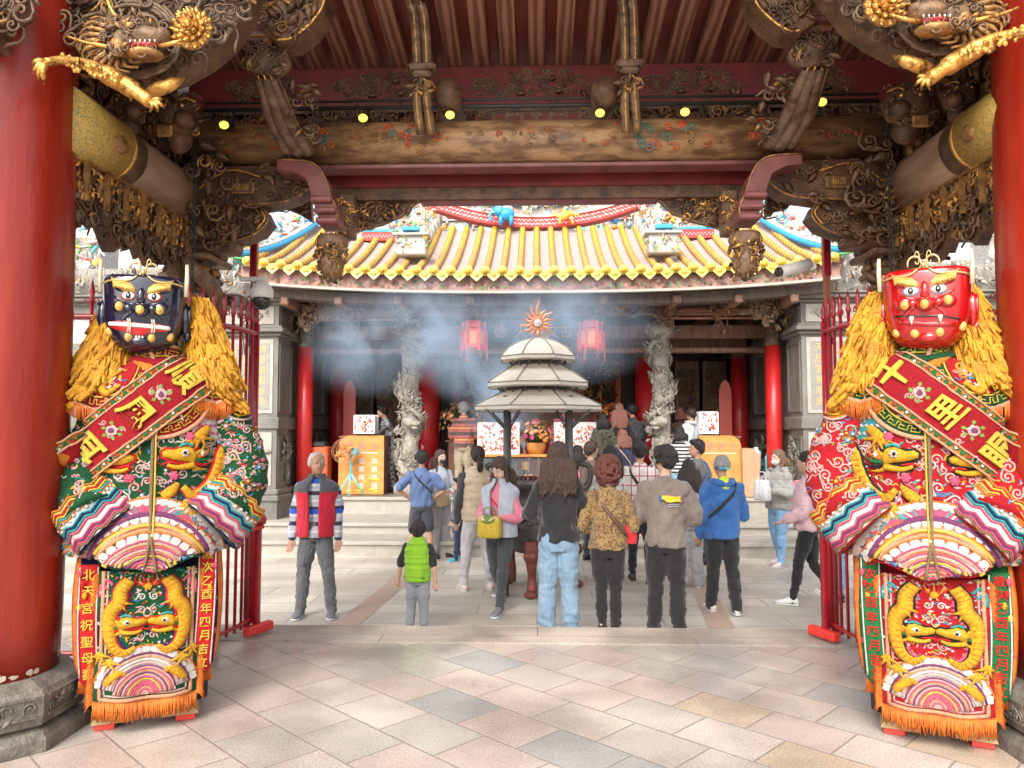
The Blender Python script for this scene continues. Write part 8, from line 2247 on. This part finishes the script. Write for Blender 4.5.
# ---- nearest row, standing just beyond the kerb
person(558, Yd=6.95, top=443, yaw=180, near=True, fem=True, topm='f_black', botm='f_palejeans', hair=('long', 'h_brown', .745), arms=('pray', 'pray'), fit=1.12, flare=.012, shoes='shoe_white', bulk=1.12, hem=.505, jacket=True,
       label='woman with long wavy brown hair, black sweatshirt and pale wide jeans, seen from behind', seed=1)
person(607, Yd=7.0, top=458, yaw=184, near=True, fem=True, topm='f_leopard', botm='f_blackpants', hair=('curly', 'h_auburn'), arms=('hold', 'hold'), fit=.98, bulk=1.1, hem=.50, legs='together',
       label='woman with short auburn curls, leopard print top and brown strap, seen from behind', extras=(x_strap('leather_brown', 1, -1, .016, .80, .57, r=1.13),
       x_bag('f_red', (-.115, -.02, .60), (.16, .1, .24), 'red cloth bag at the hip of the woman in leopard print')), seed=2)
def yellow_print(c):
    b = MB().m(mat('print_yellow', (.85, .5, .03), .6)); V = c['V']
    vs, fs = text_mesh('Demon', .11 * c['H'] / 1.75, .002, bold=.012)
    vs2, fs2 = text_mesh('SPORT CLUB', .028, .001)
    def put2(vs, fs, dx, dz):
        out = []
        for v in vs:
            x = v.x + dx; y = .071 * c['H'] * 1.08 * math.sqrt(max(0, 1 - (x / (.115 * c['H'])) ** 2)); out.append(Vector((-x, y + .014 + v.z, .715 * c['H'] + v.y + dz + x * .12)))
        b.add(out, fs)
    # a worn yellow badge shape with two pale lines under it, as far as it can be made out
    q = [Vector((x * .001, 0, z * .001)) for x, z in ((-20, 25), (30, 32), (85, 28), (140, 34), (135, 8), (150, -12), (95, -14), (60, -26), (10, -24), (5, -8), (-25, -6))]
    out = []
    for v in q:
        x = v.x; y = .0735 * c['H'] * 1.1 * math.sqrt(max(0, 1 - (x / (.125 * c['H'])) ** 2)); out.append(Vector((-x, y + .006, .735 * c['H'] + v.z - x * .1)))
    k = len(out); b.add(out + [p + Vector((0, .005, 0)) for p in out], [tuple(range(k)), tuple(range(k, 2 * k))[::-1]] + [(i, (i + 1) % k, (i + 1) % k + k, i + k) for i in range(k)])
    b.m('f_blue').ball(Vector((.035, .078 * c['H'], .735 * c['H'])), (.016, .01, .03), 8, 6)
    b.m('f_joggers')
    for dz in (-.05, -.068): b.tube([Vector((-.03 - .012 * i, .0735 * c['H'] * 1.1 * math.sqrt(1 - ((.03 + .012 * i) / (.125 * c['H'])) ** 2) + .006, .735 * c['H'] + dz)) for i in range(9)], .003, 5)
    b.obj('back_print', c['body'])
person(664, Yd=7.0, top=446, yaw=168, near=True, topm='f_taupe', botm='f_blackpants', hair=('short', 'h_black'), arms=('fold', 'fold'), fit=1.1, flare=.006, bulk=1.07, hem=.485, head_turn=35,
       label='tall young man in grey-brown sweatshirt with a yellow mark on the back, arms folded', extras=(yellow_print, x_mask()), seed=3)
person(419, Yd=7.05, top=521, yaw=176, near=True, child=True, topm='f_black', botm='f_sweatgrey', hair=('short', 'h_black'), arms=(((.14, .02, .64), (.17, -.02, .52)), ((.14, .02, .64), (.15, -.0, .5))), sleeve='short', fit=1.2, cat='child',
       label='small boy in a bright green quilted vest with grey trousers, seen from behind', extras=(lambda c: _vest(c),), seed=4)

# ---- the courtyard crowd
person(315, fy=617, top=452, yaw=4, near=True, topm='f_polo', botm='f_greyjeans', hair=('balding', 'h_white'), arms=('down', 'down'), legs='wide', fit=1.06, flare=.004, face=True, head_turn=28, head_tilt=-4, skin='skin_tan', open_vest='f_redvest', shoes='shoe_grey', hem=.48, bulk=.98,
       label='white-haired man in red and charcoal vest over a striped shirt, hands at his sides', seed=5)
person(421, fy=562, top=451, yaw=186, topm='f_navytee', botm='f_shorts', hair=('short', 'h_black'), arms=('hips', 'hips'), sleeve='short', bottom='short', legs='wide', bulk=1.08, skin='skin_tan', label='man in blue t-shirt and dark shorts with hands on hips, seen from behind', extras=(x_strap('f_black', 1, -1, .010, .8, .62, r=1.12),), seed=6)
person(440, fy=557, top=450, yaw=38, fem=True, topm='f_greyzip', botm='f_greypants', hair=('long', 'h_brown', .74), arms=('hold', 'down'), fit=1.2, flare=.012, face=True, skin='skin_pale', label='masked woman with long brown hair, grey cardigan and wide grey trousers', extras=(x_mask(), x_bag('leather_tan', (-.06, -.14, .56), (.2, .1, .24), 'beige handbag held by the masked woman in the grey cardigan')), seed=7)
person(458, fy=561, H=1.2, yaw=-62, child=True, topm='f_dgrey', botm='f_navy', hair=('short', 'h_black'), arms=('down', 'down'), legs='step', fit=1.15, shoes='shoe_blue', face=True, cat='child', label='boy in grey sweater, navy track trousers and bright blue shoes', seed=8)
person(477, fy=590, top=447, yaw=196, topm='f_charcoal', botm='f_joggers', hair=('pony', 'h_dark'), arms=('down', ((.16, -.06, .70), (.26, -.14, .715))), legs='wide', fit=1.12, shoes='shoe_pink', label='person in cream vest over grey sleeves and pale joggers, hair tied back', extras=(lambda c: _vest(c, 'f_cream', .98),), seed=9)
person(500, fy=611, H=1.6, yaw=-24, near=True, fem=True, topm='f_pink', botm='f_darkjeans', hair=('long', 'h_brown', .80), arms=('hold', 'hold'), legs='walk', fit=1.0, face=True, head_tilt=26, head_turn=-10, skin='skin_pale', shoes='shoe_grey', open_vest='f_greyzip',
       label='woman in pink top and pale grey jacket walking, looking down at her yellow bag', extras=(x_strap('f_red', -1, 1, .008, .8, .6), x_bag('petal_orange' if False else 't_yellow', (.0, -.15, .565), (.26, .13, .22), 'yellow and lime gathered handbag held by the woman in pink', shape='tote', m2='t_leaf')), seed=10)
person(592, fy=561, top=442, yaw=120, topm='f_brownj', botm='f_darkjeans', hair=('short', 'h_brown'), arms=('front', 'front'), label='person with short brown hair, black face mask and dark brown jacket', extras=(x_mask(),), bulk=1.1, seed=11)
person(577, Yd=11.7, top=446, yaw=185, fem=True, topm='f_pink', botm='f_greyjeans', hair=('half', 'h_black', .8), arms=('hold', 'hold'), label='person in a bright pink top half hidden by the woman in black', extras=(x_strap('f_white', 1, -1, .01),), seed=12)
person(609, Yd=9.7, top=447, yaw=188, fem=True, topm='f_white', botm='f_blackpants', hair=('long', 'h_black', .78), arms=('hold', 'hold'), label='black-haired woman in a pale blouse behind the woman in leopard print', extras=(x_strap('f_black', -1, 1, .012),), seed=13)
person(641, fy=582, top=442, yaw=172, topm='f_plaid', botm='f_blackpants', hair=('short', 'h_black'), arms=('front', 'front'), bulk=1.08, legs='step', hem=.47, label='man in white and red plaid shirt with a dark strap, seen from behind', extras=(x_strap('f_black', 1, -1, .016),), seed=14)
person(690, fy=587, top=460, yaw=176, fem=True, topm='f_palepink', botm='f_greypants', hair=('long', 'h_dark', .755), arms=('hold', 'hold'), fit=1.22, flare=.014, shoes='shoe_pink', bulk=1.08, label='woman with long dark hair, pale pink top and wide grey trousers', extras=(x_bag('f_red', (-.10, -.06, .60), (.24, .14, .28), 'puffy red bag held between the pale pink top and the blue hoodie', shape='round'),), seed=15)
person(696, Yd=10.9, top=440, yaw=222, topm='f_dgrey', botm='f_darkjeans', hair=('short', 'h_black'), arms=('down', 'down'), sleeve='short', bulk=1.08, head_turn=55, face=True, skin='skin_tan', label='dark-haired man in grey t-shirt with a blue strap, looking left', extras=(x_strap('f_blue', -1, 1, .014, r=1.14),), seed=16)
def wrap_glasses(c):
    b = MB().m(mat('lens_rainbow', (.03, .12, .7), .15, col2=(.05, .7, .35), nscale=9, coat=1)); HV = c['HV']
    b.tube([HV((x, .064 - abs(x) * .35, -.012)) for x in (-.034, -.02, -.006, .006, .02, .034)], [.010, .014, .010, .010, .014, .010], 10, flat=.5, fu=Vector((0, 1, 0)))
    b.m('f_black').tube([HV((-.047, .0, .0)), HV((-.044, .04, -.006)), HV((-.034, .056, -.010))], .003, 6); b.tube([HV((.047, .0, .0)), HV((.044, .04, -.006)), HV((.034, .056, -.010))], .003, 6)
    b.obj('sunglasses', c['body'])
person(724, fy=613, top=455, yaw=184, near=True, topm='f_blue', botm='f_trackpants', hair=('balding', 'h_grey'), arms=('down', 'front'), legs='step', fit=1.12, flare=.006, bulk=1.15, shoes='shoe_white', skin='skin_tan', hem=.475,
       label='older man in a blue hoodie with neon hood lining and bright glasses worn backwards', extras=(x_hood('f_blue', 'f_neon'), x_strap('f_black', -1, 1, .014, .8, .6, r=1.24), wrap_glasses), seed=17)
person(780, fy=566, top=450, yaw=-58, fem=True, topm='f_puffgrey', botm='f_jeans', hair=('bob', 'h_light', .85), arms=('front', 'front'), legs='step', bulk=1.28, fit=1.12, shoes='shoe_pink', face=True, skin='skin_pale', label='woman in grey puffer jacket and blue jeans holding a plastic bag to her chest', jacket=True,
       extras=(x_mask('mask_pale'), x_hood('f_puffgrey'), x_bag('f_white', (.0, -.20, .66), (.24, .14, .28), 'pale plastic bag hugged by the woman in the grey puffer jacket')), seed=18)
person(810, fy=606, H=1.66, yaw=-118, fem=True, topm='f_puffpink', botm='f_blackpants', hair=('half', 'h_black', .8), arms=('bag', 'bag'), legs='walk', bulk=1.3, shoes='shoe_white', jacket=True, label='person in pale pink padded jacket and black trousers beside the red-faced figure', seed=19)
person(805, Yd=11.4, top=462, yaw=160, topm='f_pink', botm='f_jeans', hair=('short', 'h_dark'), arms=('down', 'down'), label='person in a pink top farther back beside the pale pink padded jacket', seed=20)
person(853, fy=603, H=1.68, yaw=190, topm='f_navy', botm='f_jeans', hair=('short', 'h_black'), legs='step', label='person in blue jeans behind the bars of the right-hand gate'.replace('right-hand ', '') + ' by the red-faced figure', seed=21)
# ---- on the steps and the terrace
person(622, Yd=12.85, top=430, gz=.1, yaw=205, fem=True, topm='f_navy', botm='f_darkjeans', hair=('long', 'h_redbrown', .80), arms=('hold', 'hold'), bulk=1.2, label='woman with reddish hair and navy padded jacket on the steps, tan strap', extras=(x_strap('leather_tan', 1, -1, .01, r=1.22),), seed=22)
person(679, Yd=12.9, top=427, gz=.1, yaw=186, fem=True, topm='f_bwstripe', botm='f_jeans', hair=('bob', 'h_black', .86), arms=('hold', 'hold'), label='person in black and white striped top at the foot of the right dragon column', seed=23)
T_ = dict(gz=.4)
person(619, Yd=14.0, top=404, gz=.4, yaw=178, fem=True, topm='f_black', botm='f_blackpants', hair=('long', 'h_redbrown', .74), arms=('pray', 'pray'), label='woman with very long auburn hair on the terrace beside the red column', seed=24)
person(632, Yd=14.4, top=404, gz=.4, yaw=190, topm='f_charcoal', botm='f_blackpants', hair=('short', 'h_black'), arms=('pray', 'pray'), bulk=1.12, label='short-haired man in charcoal jacket on the terrace left of the right dragon column', seed=25)
person(603, Yd=13.9, top=413, gz=.4, yaw=170, fem=True, topm='f_darkcamo', botm='f_blackpants', hair=('half', 'h_black', .82), arms=('hold', 'hold'), bulk=1.1, label='woman in dark mottled jacket at the right end of the offering table', seed=26)
person(691, Yd=14.3, top=408, gz=.4, yaw=215, topm='f_white', botm='f_greypants', hair=('short', 'h_dark'), arms=('front', 'front'), bulk=1.25, label='person in white hooded jacket with a pale backpack by the right counter', extras=(x_hood('f_white'), x_pack('f_greyzip', label='pale grey backpack on the person in the white hooded jacket')), seed=27)
person(679, Yd=15.0, top=408, gz=.4, yaw=195, fem=True, topm='f_brownj', botm='f_blackpants', hair=('bob', 'h_redbrown', .86), label='brown-haired woman deep in the hall right of the right dragon column', seed=28)
person(392, Yd=14.7, top=406, gz=.4, yaw=-75, topm='f_camo', botm='f_camo', hair=('short', 'h_black'), arms=('reach', 'reach'), bulk=1.14, face=True, label='person in mottled grey jacket and trousers leaning over the left counter', extras=(lambda c: (lambda b: (b.box(c['V']((.08, -.03, .62)), (.03, .13, .34), bev=.01), b.obj('green_patch', c['body'])))(MB().m('f_green')),), lean=-.25, seed=29)
person(464, Yd=14.6, top=402, gz=.4, yaw=178, topm='f_redstripe', botm='f_khaki', hair=('short', 'h_grey'), arms=('front', 'front'), bulk=1.12, fit=1.2, flare=.01, label='person in red and grey striped sweater and khaki trousers before the orange flowers', seed=30)
person(512, Yd=15.4, top=404, gz=.4, yaw=4, topm='f_greyzip', botm='f_blackpants', hair=('short', 'h_black'), face=True, label='person in pale blue-grey behind the left slip box on the offering table', seed=31)
person(564, Yd=15.4, top=402, gz=.4, yaw=-6, fem=True, topm='f_pink', botm='f_blackpants', hair=('bob', 'h_black', .86), face=True, label='person in magenta behind the right slip box on the offering table', seed=32)
bpy.context.view_layer.update()
